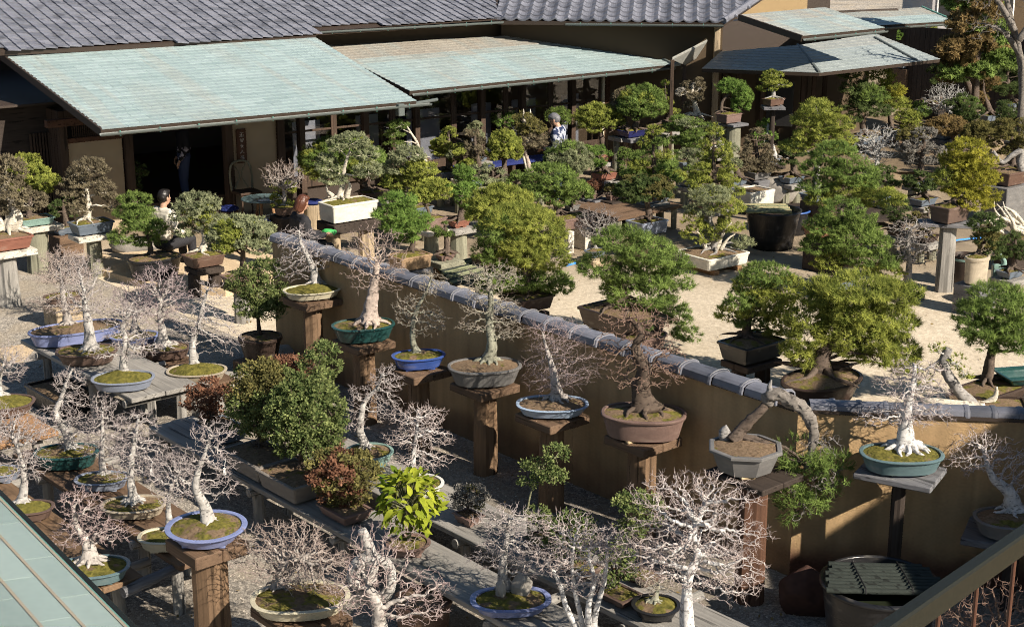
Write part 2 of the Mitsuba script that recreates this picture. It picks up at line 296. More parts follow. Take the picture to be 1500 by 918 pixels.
def cones(p0, p1, r):
    d = p1 - p0; a = np.cross(d, [.3, .5, .8]); a /= np.linalg.norm(a, axis=1, keepdims=True) + 1e-9; b = np.cross(d, a); b /= np.linalg.norm(b, axis=1, keepdims=True) + 1e-9
    v = np.stack([p0 + r * a, p0 + r * (-.5 * a + .87 * b), p0 + r * (-.5 * a - .87 * b), p1], 1).reshape(-1, 3); return v, (np.array([[0, 1, 3], [1, 2, 3], [2, 0, 3]])[None] + (np.arange(len(p0)) * 4)[:, None, None]).reshape(-1, 3)
def rimz(rim, pot, rzd, on):
    """height of a pot's rim when its feet stand at height on"""
    z = on + .12; rz = math.radians(rzd); cr, sr = abs(math.cos(rz)), abs(math.sin(rz)); ratio = pot.get('d', .72 if pot['k'] != 'round' else 1.0)
    for _ in range(4):
        px = rim[2] * mpp(P(rim[0], rim[1], z)); w = px / ((cr + ratio * sr) if pot['k'] == 'rect' else math.sqrt(cr * cr + (ratio * sr) ** 2)); z = on + .026 + pot.get('h', .16) * w
    return z
def trunk_mesh(pts, r0, r1, seed, flare=1.0, rough=.26, n=26, sides=14, power=1.15):
    p = spline(pts, n); s = np.r_[0, np.cumsum(np.linalg.norm(np.diff(p, axis=0), axis=1))]; u = s / s[-1]
    r = r1 + (r0 - r1) * (1 - u) ** power; rg = np.random.default_rng(seed); ph = rg.uniform(0, 6.3, 3)
    an = np.arange(sides) * 2 * np.pi / sides; lob = .5 + .5 * np.cos(an * 5 + ph[0] + 1.2 * np.cos(an * 2 + ph[1]))
    R = r[:, None] * (1 + flare * .62 * np.exp(-s / (r0 * .9))[:, None] * (.45 + .75 * lob[None]))
    R = R * (1 + .10 * np.cos(an * 3 + ph[2])[None] * np.sin(u * 9 + ph[1])[:, None])
    m = sweep(p, R, sides, rough, seed, freq=22)
    return m, p, r
def roots(base, r0, seed, n=7, L=.75):
    rg = np.random.default_rng(seed + 77); out = []
    for k in range(n):
        a = 2 * np.pi * (k + rg.uniform(-.3, .3)) / n; l = r0 * L * rg.uniform(.7, 1.25); d = np.array([math.cos(a), math.sin(a), 0]); b = d + np.array([-d[1], d[0], 0]) * rg.uniform(-.6, .6)
        q = np.array([base + d * r0 * .6 + [0, 0, r0 * .32], base + d * (r0 + l * .4) + [0, 0, r0 * .10], base + d * r0 + b * l * .8 - [0, 0, .004], base + d * r0 + b * l * 1.15 - [0, 0, .03]])
        out.append(sweep(spline(q, 7), np.linspace(r0 * .22, r0 * .04, 7), 6, .2, seed + k))
    return out
def grow(tp, tr, att, step, seed, kill=1.35, wild=.38, lift=.05, iters=90):
    """space colonisation from the trunk points tp towards the points att: (nodes, parent, is_trunk)"""
    rg = np.random.default_rng(seed); N = [p for p in tp]; par = list(range(-1, len(tp) - 1)); nt = len(tp); att = att.copy(); first = 3
    for it in range(iters):
        if not len(att): break
        A = np.array(N); lo = first if len(A) > first + 2 else 0; tree = cKDTree(A[lo:]); d, i = tree.query(att); i = i + lo
        new = {}
        D = (att - A[i]) / (d[:, None] + 1e-9)
        acc = np.zeros_like(A); cnt = np.zeros(len(A)); np.add.at(acc, i, D); np.add.at(cnt, i, 1)
        w = np.nonzero(cnt)[0]; v = acc[w] / cnt[w][:, None] + rg.normal(size=(len(w), 3)) * wild + [0, 0, lift]; v /= np.linalg.norm(v, axis=1, keepdims=True) + 1e-9
        q = A[w] + v * step; k0 = len(N)
        for a, b in zip(w, q): N.append(b); par.append(int(a))
        d2, _ = cKDTree(q).query(att); att = att[d2 > step * kill]
        if it > 4:                                          # stuck points are dropped
            far = rg.uniform(size=len(att)) < .04; att = att[~far]
    return np.array(N), np.array(par), nt
def in_ellipsoid(rg, n, c, r, hollow=.0, flat=1.0):
    d = rg.normal(size=(n, 3)); d /= np.linalg.norm(d, axis=1, keepdims=True); u = (hollow ** 3 + (1 - hollow ** 3) * rg.uniform(size=n)) ** (1 / 3)
    q = d * u[:, None]; q[:, 2] = np.where(q[:, 2] < 0, q[:, 2] * flat, q[:, 2]); return c + q * r
def box3(box, y, deep=.85):
    """centre and radii of the ellipsoid at depth y that fills a box of the photograph"""
    x0, y0, x1, y1 = box; c = PY((x0 + x1) / 2, (y0 + y1) / 2, y); m = mpp(c); a, b = (x1 - x0) / 2 * m, (y1 - y0) / 2 * m; e = math.atan2(CAMH - c[2], c[1])
    ry = a * deep; cz = math.sqrt(max(b * b - (ry * math.sin(e)) ** 2, (.45 * b) ** 2)) / math.cos(e); return c, np.array([a, ry, cz])

STAND = {}
def bare(short, label, rim, on, pot, trunk, rpx, crown, n=420, bark='pale', step=.025, wild=.42, twig=.045, twigs=4, seed=0, rz=WAD, flare=1.0, nroot=7, tipr=.0022, drift=0.0, hollow=.25, lift=.05, cat='bonsai tree', ymid=None, expo=1.8, potless=False, pieces=None):
    """a leafless bonsai: label, pot rim (px, py, width), trunk as pixels from the soil up, crown as boxes of pixels"""
    t = thing('bare_bonsai', label, cat); rzr = math.radians(rz); z = rimz(rim, pot, rz, on); c = P(rim[0], rim[1], z); seed = seed or (abs(hash_str(short)) % 9973)
    rg = np.random.default_rng(seed)
    w, d, zb = mkpot(t, pot, c, rim[2], rzr, seed)
    base = P(trunk[0][0], trunk[0][1], z + .008); Y = base[1]; m = mpp(base)
    pts = [base - [0, 0, .01]]
    for k, (px, py) in enumerate(trunk[1:]): pts.append(PY(px, py, Y + drift * (k + 1) / len(trunk) + rg.uniform(-.03, .03)))
    r0, r1 = rpx[0] * m / 2 * .74, rpx[1] * m / 2 * .5
    tm, tp, tr = trunk_mesh(pts, r0, r1, seed, flare); ms = [tm]
    if nroot: ms += roots(base, r0 * (1 + .35 * flare), seed, nroot)
    part(t, 'trunk', join(ms), 'm_bark', idx=BI[bark], v=0.0, smooth=True)
    tot = sum((b[2] - b[0]) * (b[3] - b[1]) for b in crown); att = []
    for b in crown:
        cc, rr = box3(b, Y + drift); rr = rr * 1.1; att.append(in_ellipsoid(rg, max(12, int(1.9 * n * (b[2] - b[0]) * (b[3] - b[1]) / tot)), cc, rr, hollow))
    att = np.vstack(att); limbs(t, tp, tr, att, step, seed, bark, wild, lift, tipr, expo, twig, twigs, rg)
    STAND[short] = (c, zb, w, d); return c, zb, w, d
def hash_str(s):
    h = 7
    for ch in s: h = (h * 131 + ord(ch)) % 1000003
    return h
def limbs(t, tp, tr, att, step, seed, bark, wild=.4, lift=.05, tipr=.0022, expo=1.8, twig=.05, twigs=3, rg=None, nmin=14, base='branch', mat='m_bark'):
    N, par, nt = grow(tp, tr, att, step, seed, wild=wild, lift=lift)
    K = len(N); acc = np.zeros(K); leaf = np.ones(K, bool); leaf[par[par >= 0]] = False
    for k in range(K - 1, nt - 1, -1):
        if leaf[k]: acc[k] = tipr ** expo
        if par[k] >= nt: acc[par[k]] += acc[k]
    r = acc ** (1 / expo); root = np.arange(K)
    for k in range(nt, K):
        if par[k] < nt:
            root[k] = k; r[k] = min(r[k], tr[par[k]] * .9)
        else: root[k] = root[par[k]]; r[k] = min(r[k], r[par[k]])
    e = np.arange(nt, K); p0, p1 = N[par[e]].copy(), N[e]; rp = np.where(par[e] < nt, r[e] * 1.25, r[np.maximum(par[e], 0)]); rp = np.minimum(rp, r[e] * 1.7)
    tips = e[leaf[e]]; more = e[~leaf[e]]; more = more[rg.uniform(size=len(more)) < .30]; src = np.r_[np.repeat(tips, twigs), more]
    dirn = N[src] - N[par[src]]; dirn /= np.linalg.norm(dirn, axis=1, keepdims=True) + 1e-9; out = N[src] - tp.mean(0); out /= np.linalg.norm(out, axis=1, keepdims=True) + 1e-9
    q = dirn * .6 + out * .35 + rg.normal(size=dirn.shape) * .55 + [0, 0, .18]; q /= np.linalg.norm(q, axis=1, keepdims=True); L = twig * rg.uniform(.45, 1.3, (len(src), 1)); mid = N[src] + q * L * .5
    q2 = q + rg.normal(size=q.shape) * .4; q2 /= np.linalg.norm(q2, axis=1, keepdims=True); end = mid + q2 * L * .5; tr_ = max(tipr * .68, .0010)
    lens = rg.uniform(.45, .9)
    groups = {}
    for g in np.unique(root[e]): groups[g] = (np.nonzero(root[e] == g)[0], np.nonzero(root[src] == g)[0])
    small_e, small_s, big = [], [], []
    for g, (a, b) in groups.items():
        (big.append((a, b)) if len(a) >= nmin else (small_e.append(a), small_s.append(b)))
    if small_e: big.append((np.concatenate(small_e), np.concatenate(small_s)))
    for a, b in big:
        if not len(a): continue
        th = rp[a] > .006; ms, vs = [], []
        for sel, sides in ((a[th], 6), (a[~th], 3)):
            if len(sel):
                ext = (p1[sel] - p0[sel]) * .10
                mm = prisms(p0[sel] - ext, p1[sel] + ext, rp[sel], r[e[sel]], sides); ms.append(mm)
                tip = 1 - np.clip((np.concatenate([np.repeat(rp[sel][:, None], sides, 1), np.repeat(r[e[sel]][:, None], sides, 1)], 1) - .0022) / .0075, 0, 1); vs.append(tip.ravel() * .75)
        if len(b):
            for s0, s1, ra, rb in ((N[src[b]], mid[b], tr_, tr_ * .8), (mid[b], end[b], tr_ * .8, tr_ * .35)):
                mm = prisms(s0, s1, np.full(len(b), ra), np.full(len(b), rb), 3) if rb > tr_ * .5 else cones(s0, s1, ra); ms.append(mm); vs.append(np.full(len(mm[0]), .95))
        part(t, base, join(ms), mat, idx=np.full(sum(len(x[0]) for x in ms), BI[bark] + .5), v=np.concatenate(vs), smooth=True)

def needles(pos, dirs, L, W, m, spread, rg, sp, tones, hi):
    """m thin blades from each point of pos, fanned out flat about dirs"""
    n = len(pos); D = np.repeat(dirs, m, 0); q = D * .62 + rg.normal(size=(n * m, 3)) * spread; q /= np.linalg.norm(q, axis=1, keepdims=True)
    s = np.cross(q, D + rg.normal(size=q.shape) * .22); s /= np.linalg.norm(s, axis=1, keepdims=True) + 1e-9; p = np.repeat(pos, m, 0); l = L * rg.uniform(.6, 1.15, (n * m, 1)); w = W * .5
    v = np.stack([p - s * w - q * l * .25, p + s * w - q * l * .25, p + q * l * .8], 1).reshape(-1, 3); f = np.arange(n * m * 3).reshape(-1, 3)
    tn = np.clip(np.repeat(tones, m) + rg.normal(size=n * m) * .08, .03, .97)
    return v, f, np.repeat(FI[sp] + tn, 3), np.repeat(np.repeat(hi, m), 3)
def leaves(pos, dirs, L, W, m, spread, rg, sp, tones, hi):
    """m small pointed leaves (two triangles each) about each point"""
    n = len(pos); q = np.repeat(dirs, m, 0) + rg.normal(size=(n * m, 3)) * spread; q /= np.linalg.norm(q, axis=1, keepdims=True)
    s = np.cross(q, np.repeat(dirs, m, 0) * 1.1 + rg.normal(size=q.shape) * .55); s /= np.linalg.norm(s, axis=1, keepdims=True) + 1e-9; p = np.repeat(pos, m, 0) + rg.normal(size=(n * m, 3)) * L * .35; l = L * rg.uniform(.6, 1.2, (n * m, 1)); w = W * .5 * rg.uniform(.7, 1.2, (n * m, 1))
    v = np.stack([p, p + q * l * .45 - s * w, p + q * l, p + q * l * .45 + s * w], 1).reshape(-1, 3)
    k = np.arange(n * m)[:, None] * 4; f = np.vstack([k + [0, 1, 2], k + [0, 2, 3]]); tn = np.clip(np.repeat(tones, m) + rg.normal(size=n * m) * .15, .03, .97)
    return v, f, np.repeat(FI[sp] + tn, 4), np.repeat(np.repeat(hi, m), 4)
def pad(c, r, sp, style, size, dens, rg, seed, flat=.45, lump=.5):
    nw = .0085 if size < .068 else .0056
    """foliage of one clump: ellipsoid c, r covered by tufts"""
    area = 4 * np.pi * ((r[0] * r[1]) ** 1.6 / 3 + (r[0] * r[2]) ** 1.6 / 3 + (r[1] * r[2]) ** 1.6 / 3) ** (1 / 1.6)
    n = int(np.clip(1.35 * dens * area, 36, 2600)); k = max(6, n // 9); d = rg.normal(size=(k, 3)); d[:, 2] += .3; d /= np.linalg.norm(d, axis=1, keepdims=True)
    rad = 1 - .20 * rg.uniform(size=k) ** 1.7; lm = nfbm(d * 2.3 + seed * 1.9, 3, seed % 91) - .5; rad = rad * (1 + lump * .75 * lm)
    w = rg.integers(0, k, n); sp_ = 1.25 / math.sqrt(k); dd = d[w] + rg.normal(size=(n, 3)) * sp_ * .75; dd /= np.linalg.norm(dd, axis=1, keepdims=True); bump = np.exp(-(np.linalg.norm(dd - d[w], axis=1) / sp_) ** 2 * 1.2)
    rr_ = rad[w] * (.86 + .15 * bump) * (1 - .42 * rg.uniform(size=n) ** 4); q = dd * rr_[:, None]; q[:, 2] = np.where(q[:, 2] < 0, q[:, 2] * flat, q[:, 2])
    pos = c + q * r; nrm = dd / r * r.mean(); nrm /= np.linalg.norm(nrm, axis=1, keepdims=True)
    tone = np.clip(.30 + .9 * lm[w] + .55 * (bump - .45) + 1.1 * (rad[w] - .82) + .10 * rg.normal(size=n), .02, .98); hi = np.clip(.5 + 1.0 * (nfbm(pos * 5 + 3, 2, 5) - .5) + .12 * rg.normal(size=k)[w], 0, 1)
    up = nrm * .75 + (dd - d[w]) / (sp_ + 1e-6) * .35 + [0, 0, .5]; up /= np.linalg.norm(up, axis=1, keepdims=True)
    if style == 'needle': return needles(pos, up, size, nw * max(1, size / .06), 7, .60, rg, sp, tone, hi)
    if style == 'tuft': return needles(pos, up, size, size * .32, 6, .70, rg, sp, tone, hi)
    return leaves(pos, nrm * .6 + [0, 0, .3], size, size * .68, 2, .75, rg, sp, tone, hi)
def clumps(kind, c, r, rg, n=None):
    """centres and radii of the clumps that make a crown"""
    out = []
    if kind in ('dome', 'bush'):
        n = n or 22; k = np.arange(n) + .5; ph = np.arccos(1 - (1.45 if kind == 'dome' else 1.9) * k / n); th = np.pi * (1 + 5 ** .5) * k + rg.uniform(0, 6)
        for a, b in zip(ph, th):
            d = np.array([math.sin(a) * math.cos(b), math.sin(a) * math.sin(b), math.cos(a)]); d[2] = d[2] * .9; s = rg.uniform(.30, .42); out.append((c + d * r * (1 - s * .9), r * s * np.array([1, 1, .85])))
        out.append((c + r * [0, 0, .05], r * .62))
    elif kind == 'layer':                                  # stacked flat pads, narrower to the top
        n = n or 5
        for k in range(n):
            u = k / (n - 1 + 1e-9); z = -.80 + 1.62 * u; w = (1 - .62 * u) * .98; m = max(1, int(round(5 - 4.2 * u)))
            for j in range(m):
                a = 2 * np.pi * (j / m) + rg.uniform(-.4, .4) + k * .8; off = (0 if m == 1 else .56 * w); s = (.46 if m > 1 else .5) * w * rg.uniform(.85, 1.15) + (.1 if m == 1 else 0)
                out.append((c + r * [off * math.cos(a), off * math.sin(a), z + rg.uniform(-.05, .05)], np.array([r[0] * s, r[1] * s, r[2] * .23 * rg.uniform(.8, 1.15)])))
    elif kind == 'cloud':                                  # loose clumps through the volume
        n = n or 14
        for k in range(n):
            q = in_ellipsoid(rg, 1, np.zeros(3), np.ones(3), .45)[0]; s = rg.uniform(.26, .42); out.append((c + q * r * .78, r * s * np.array([1.1, 1.1, .72])))
    else:
        out.append((c, r))
    return out
def ever(short, label, rim, on, pot, trunk, rpx, crown, sp='green', kind='dome', style='needle', size=.06, dens=330, bark='pine', seed=0, rz=38, n=None, flare=.6, flat=.55, pads=None, drift=0.0, nroot=5, dead=None, lump=.5, sp2=None, cat='bonsai tree', asparts=None, base='evergreen_bonsai', deep=.85, core=True):
    """a leafy bonsai; crown: a box (or boxes) of pixels with one kind of clumps, pads: explicit clumps as boxes of pixels"""
    t = thing(base, label, cat); z = rimz(rim, pot, rz, on); c = P(rim[0], rim[1], z); seed = seed or hash_str(short) % 9973; rg = np.random.default_rng(seed)
    w, d, zb = mkpot(t, pot, c, rim[2], math.radians(rz), seed); bs = P(trunk[0][0], trunk[0][1], z + .008); Y = bs[1]; m = mpp(bs)
    pts = [bs - [0, 0, .01]]
    for k, (px, py) in enumerate(trunk[1:]): pts.append(PY(px, py, Y + drift * (k + 1) / len(trunk) + rg.uniform(-.03, .03)))
    tm, tp, tr = trunk_mesh(pts, rpx[0] * m / 2 * .7, rpx[1] * m / 2 * .5, seed, flare, .25); part(t, 'trunk', join([tm] + (roots(bs, rpx[0] * m / 2 * 1.2, seed, nroot, 1.6) if nroot else [])), 'm_bark', idx=BI[bark], v=0.0, smooth=True)
    if dead:
        for q in dead:
            pp = spline([PY(a, b, Y - .02 + rg.uniform(-.04, .02)) for a, b in q[:-1]], 9); part(t, 'deadwood', sweep(pp, np.linspace(q[-1] * m / 2, q[-1] * m * .12, 9), 8, .3, seed), 'm_bark', idx=BI['dead'], v=0.0, smooth=True)
    cl = []
    for b in ([crown] if crown and np.ndim(crown[0]) == 0 else crown or []):
        cc, rr = box3(b, Y + drift, deep); cl += clumps(kind, cc, rr * 1.16, rg, n)
    own = len(cl)
    for b in pads or []:
        cc, rr = box3(b[:4], Y + drift + (b[4] if len(b) > 4 else rg.uniform(-.08, .08)), 1.0); cl.append((cc, rr * [1.24, 1.24, 1.18]))
    if pads and core:
        lo = np.min([c_ - r_ for c_, r_ in cl], 0); hi_ = np.max([c_ + r_ for c_, r_ in cl], 0); cl.append(((lo + hi_) / 2 + [0, 0, -.04 * (hi_ - lo)[2]], (hi_ - lo) / 2 * [.58, .66, .62]))
    crown_parts(t, cl, own, tp, tr, sp, sp2, style, size, dens, rg, seed, flat, lump, bark)
    STAND[short] = (c, zb, w, d); return c, zb, w, d
def crown_parts(t, cl, own, tp, tr, sp, sp2, style, size, dens, rg, seed, flat, lump, bark):
    ms, uu, vv, tw = [], [], [], []
    for k, (cc, rr) in enumerate(cl):
        s = sp2 if sp2 and rg.uniform() < .3 else sp
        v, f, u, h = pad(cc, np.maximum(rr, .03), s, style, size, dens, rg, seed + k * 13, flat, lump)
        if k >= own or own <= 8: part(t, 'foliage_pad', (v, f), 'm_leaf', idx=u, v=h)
        else: ms.append((v, f)); uu.append(u); vv.append(h)
        j = int(np.argmin(np.linalg.norm(tp[4:] - (cc - [0, 0, rr[2] * .6]), axis=1) + .6 * np.maximum(0, tp[4:, 2] - cc[2]))) + 4 if len(tp) > 6 else len(tp) - 1
        a, b = tp[j], cc - [0, 0, rr[2] * .25]; md = (a + b) / 2 + rg.normal(size=3) * .08 * np.linalg.norm(b - a) + [0, 0, .03]; q = spline([a, md, b], 8); q[1:-1] += rg.normal(size=(6, 3)) * .008
        r0 = min(tr[j] * .6, .012 + .05 * rr.mean()); tw.append(sweep(q, np.linspace(r0, .004, 8), 6, .15, seed + k))
        o = in_ellipsoid(rg, 7, cc, rr * .8); tw.append(prisms(np.repeat(b[None], 7, 0), o, np.full(7, .005), np.full(7, .0015), 3))
    if ms: part(t, 'crown', join(ms), 'm_leaf', idx=np.concatenate(uu), v=np.concatenate(vv))
    part(t, 'branches', join(tw), 'm_bark', idx=BI[bark], v=0.0, smooth=True)

# ================================================================ the setting
def sheet(key, pts, z, mat, label=None):
    pts = np.array(pts, float); m = (np.c_[pts, np.full(len(pts), z)], np.array([[0, k, k + 1] for k in range(1, len(pts) - 1)]))
    put(key, m, mat); labels[key] = {'kind': 'structure'}
    if label: labels[key]['label'] = label
sheet('ground', [(-120, -40), (120, -40), (120, 260), (-120, 260)], 0.0, 'm_gravel', 'grey beige gravel of the yard')
_w = [LW(-9, .1), LW(8.02, .1), LW(8.02, .1) + [8, -1.0, 0], [30, 60, 0], [2, 60, 0], [-7, 27.5, 0], [-6.0, 24.2, 0]]
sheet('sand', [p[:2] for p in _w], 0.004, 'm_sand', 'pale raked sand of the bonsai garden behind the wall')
sheet('path', [p[:2] for p in (P(-60, 520, 0), P(62, 500, 0), P(20, 545, 0), P(-60, 580, 0))], 0.006, 'm_path', 'tan trodden earth at the left edge')
_a = [P(150, 372, .1), P(420, 352, .1), P(400, 402, .1), P(330, 425, .1), P(215, 414, .1), P(150, 396, .1)]
st = loft([np.array([[q[0], q[1], 0.002] for q in _a[::-1]]), np.array([[q[0], q[1], .1] for q in _a[::-1]])], cap1=True)
put('path_001', (st[0], st[1]), 'm_path'); labels['path_001'] = {'kind': 'structure', 'label': 'raised tan earth path before the entrance'}

# loose gravel stones lying on the yard (nobody could count them)
rg = np.random.default_rng(5); n = 32000; a = rg.uniform(-4, 9, n); b = -6.2 + 6.3 * rg.uniform(0, 1, n); q = W0[None] + E1 * a[:, None] + E2 * b[:, None]; q[:, 2] = 0
oc = np.array([[1, 0, 0], [-1, 0, 0], [0, 1, 0], [0, -1, 0], [0, 0, 1], [0, 0, -.3]]) * 1.0; of = np.array([[0, 2, 4], [2, 1, 4], [1, 3, 4], [3, 0, 4]])
s = rg.uniform(.005, .0125, n); th = rg.uniform(0, 6.3, n); ov = oc[:5][None] * np.stack([s * rg.uniform(.7, 1.5, n), s, s * rg.uniform(.5, .9, n)], 1)[:, None]
c_, s_ = np.cos(th)[:, None], np.sin(th)[:, None]; ov = np.stack([ov[..., 0] * c_ - ov[..., 1] * s_, ov[..., 0] * s_ + ov[..., 1] * c_, ov[..., 2]], -1) + q[:, None]
scene['m_pebble'] = princ(mikit.proc(lambda p, n, uv: mix((.185, .165, .14), (.47, .42, .35), dr.clip(uv.x, 0, 1))), .9, .2)
scene['gravel'] = mikit.ply((ov.reshape(-1, 3), (of[None] + (np.arange(n) * 5)[:, None, None]).reshape(-1, 3)), 'm_pebble', uv=np.c_[np.repeat(rg.uniform(0, .95, n), 5), np.zeros(n * 5)])
labels['gravel'] = {'kind': 'stuff', 'label': 'loose beige gravel stones scattered over the yard', 'category': 'gravel'}

# ---------------------------------------------------------------- the wall with its tiled coping
wall = thing('garden_wall', 'long tan stucco garden wall with a dark tiled coping, bending at a corner', 'wall')
H0 = 1.485; TH = .075
A0, A1 = LW(-.1, .12), LW(7.99, .12); dR = P(1500, 600, 1.57) - W1; dR[2] = 0; dR /= np.linalg.norm(dR); A2 = A1 + dR * 7.0; nR = np.array([-dR[1], dR[0], 0])
def wallbox(p, q, nrm, h, th):
    o = [p - nrm * th, q - nrm * th, q + nrm * th, p + nrm * th]; r = lambda z: np.array([[x[0], x[1], z] for x in o]); return loft([r(-.05), r(h)], cap1=True)
p_ = A0
for k in range(3):                                          # bays of the stucco, a hairline joint between
    q_ = A0 + (A1 - A0) * (k + 1) / 3; put(name(wall + '__panel'), wallbox(p_ + E1 * .0015, q_ + E1 * (.029 if k == 2 else -.0015), E2, H0, TH), 'm_stucco', idx=0, v=.6); p_ = q_
mid_ = A1 + E1 * .0
for k in range(2):
    put(name(wall + '__panel'), wallbox(A1 + dR * (3.5 * k + .003 - (.036 if k == 0 else 0)) - nR * .0, A1 + dR * (3.5 * (k + 1)) - nR * .0, nR, H0 - .002, TH), 'm_stucco', idx=0, v=1.0)
for p, q, e in ((A0, A1, E2), (A1, A2, nR)):               # eaves board under the tiles
    put(name(wall + '__eaves_board'), wallbox_ := (lambda m: (m[0] + [0, 0, H0], m[1]))(loft([np.array([[*(x[:2]), z] for x in (p - e * .10, q - e * .10, q + e * .10, p + e * .10)]) for z in (.003, .032)], cap0=True, cap1=True)), 'm_darkwood')
def coping_tile(L, col=.05, K=1.0):
    an = np.linspace(0, np.pi, 8); pr = lambda s, x: np.array([1, K, K]) * np.c_[np.full(10, x), np.r_[-.118 * s, -.118 * s * np.cos(an), .118 * s], np.r_[-.02, .072 * s * np.sin(an) ** .62, -.02]]
    return loft([pr(.97, 0), pr(1.04, L - col), pr(1.12, L - col + .004), pr(1.17, L - col * .5), pr(1.13, L - .004), pr(.98, L - .001)], closed=False, cap0=False)
def tile_row(p, q, Lt, e):
    n = int(np.linalg.norm(q - p) / Lt); d = (q - p) / np.linalg.norm(q - p); rz = math.atan2(d[1], d[0]); m = coping_tile(Lt, .05, 1.0 if e is E2 else .74); rgt = np.random.default_rng(3)
    for k in range(n):
        mm = put_at(m, (0, 0, 0), rz + rgt.normal() * .014); put(name(wall + '__coping_tile'), (mm[0] + p + d * Lt * k + [0, 0, H0 + .036 + rgt.uniform(0, .003)], mm[1]), 'm_kawara', idx=0, v=rgt.uniform(-.3, 1.0), smooth=False)
        if e is E2:
            an = np.linspace(0, np.pi, 9); rr = np.c_[np.zeros(9), -.140 * np.cos(an), .088 * np.sin(an) ** .62 + .002]; ring = sweep(rr, .0045, 5); rm = put_at(ring, (0, 0, 0), rz)
            put(name(wall + '__mortar_joint'), (rm[0] + p + d * (Lt * (k + 1) - .025) + [0, 0, H0 + .034], rm[1]), 'm_mortar')
tile_row(A0, A1 - E1 * .05, .36, E2); tile_row(A1 + dR * .06, A2, .215, nR)
# ---------------------------------------------------------------- roofs
def roof_plane(a, b, pitch):
    d = (b - a) / np.linalg.norm(b - a); d = np.array([d[0], d[1], 0]); d /= np.linalg.norm(d); bk = np.array([-d[1], d[0], 0]); s = bk * math.cos(pitch) + np.array([0, 0, math.sin(pitch)]); return d, s, np.cross(d, s)
def inside(poly, x, y):
    r = False; n = len(poly)
    for i in range(n):
        (x1, y1), (x2, y2) = poly[i], poly[i - 1]
        if (y1 > y) != (y2 > y) and x < (x2 - x1) * (y - y1) / (y2 - y1) + x1: r = not r
    return r
def pv(o, d, s, w): q = w - o; return float(q @ d), float(q @ s)
from shapely.geometry import Polygon, box as sbox
def clip_cells(poly, cells):
    pg = Polygon(poly)
    for c in cells:
        x = pg.intersection(sbox(*c[:4])) if not pg.contains(sbox(*c[:4])) else sbox(*c[:4])
        if x.is_empty or x.area < 1e-4 or x.geom_type != 'Polygon': continue
        yield np.array(x.exterior.coords)[:-1][::-1] if not x.exterior.is_ccw else np.array(x.exterior.coords)[:-1], c
def shingles(t, poly3, o, d, s, n, cw, ch, thick, seed, tone=0, brown=None, keep=300, base='shingle', slab=.07, mat='m_copper', near=None):
    """courses of copper sheets over the polygon; the keep sheets that show largest are parts, the others one part"""
    poly = [pv(o, d, s, p) for p in poly3]; us, vs = [p[0] for p in poly], [p[1] for p in poly]; rg = np.random.default_rng(seed); cells = []
    r0 = int(math.floor(min(vs) / ch)); r1 = int(math.ceil(max(vs) / ch))
    for r in range(r0, r1):
        off = (r % 2) * cw * .5 + rg.uniform(-.02, .02)
        for k in range(int(math.floor((min(us) - off) / cw)) - 1, int(math.ceil((max(us) - off) / cw)) + 1):
            cells.append((off + k * cw + .002, r * ch, off + (k + 1) * cw - .002, (r + 1) * ch, r))
    out = []
    for pg, c in clip_cells(poly, cells):
        y0, y1 = c[1], c[3]; up = lambda q: o + np.outer(q[:, 0], d) + np.outer(q[:, 1], s) + np.outer(thick * (1.15 - (q[:, 1] - y0) / (y1 - y0)) , n)
        top = up(pg); bot = top - n * thick * 1.05; m = loft([bot, top], cap1=True); tn = float(np.clip(rg.normal(.5, .22), .03, .96))
        bw = brown((pg[:, 0].mean() - min(us)) / (max(us) - min(us)), (pg[:, 1].mean() - min(vs)) / (max(vs) - min(vs))) if brown else 0
        out.append((np.linalg.norm(top.mean(0) - EYE), m, tone + tn, bw))
    out.sort(key=lambda x: x[0])
    for _, m, tn, bw in out[:keep]: part(t, base, m, mat, idx=np.full(len(m[0]), tn), v=bw)
    if out[keep:]:
        rest = out[keep:]; k = part(t, base + '_field', join([x[1] for x in rest]), mat, idx=np.concatenate([np.full(len(x[1][0]), x[2]) for x in rest]), v=np.concatenate([np.full(len(x[1][0]), x[3]) for x in rest])); labels[k] = {'kind': 'stuff'}
    p3 = np.array([o + d * a + s * b for a, b in poly])
    if np.linalg.norm(np.cross(p3[1] - p3[0], p3[2] - p3[0])) and np.dot(np.cross(p3[1] - p3[0], p3[2] - p3[0]), n) < 0: p3 = p3[::-1]
    part(t, 'roof_board', loft([p3 - n * slab, p3 - n * .004], cap0=True, cap1=True), 'm_darkwood')
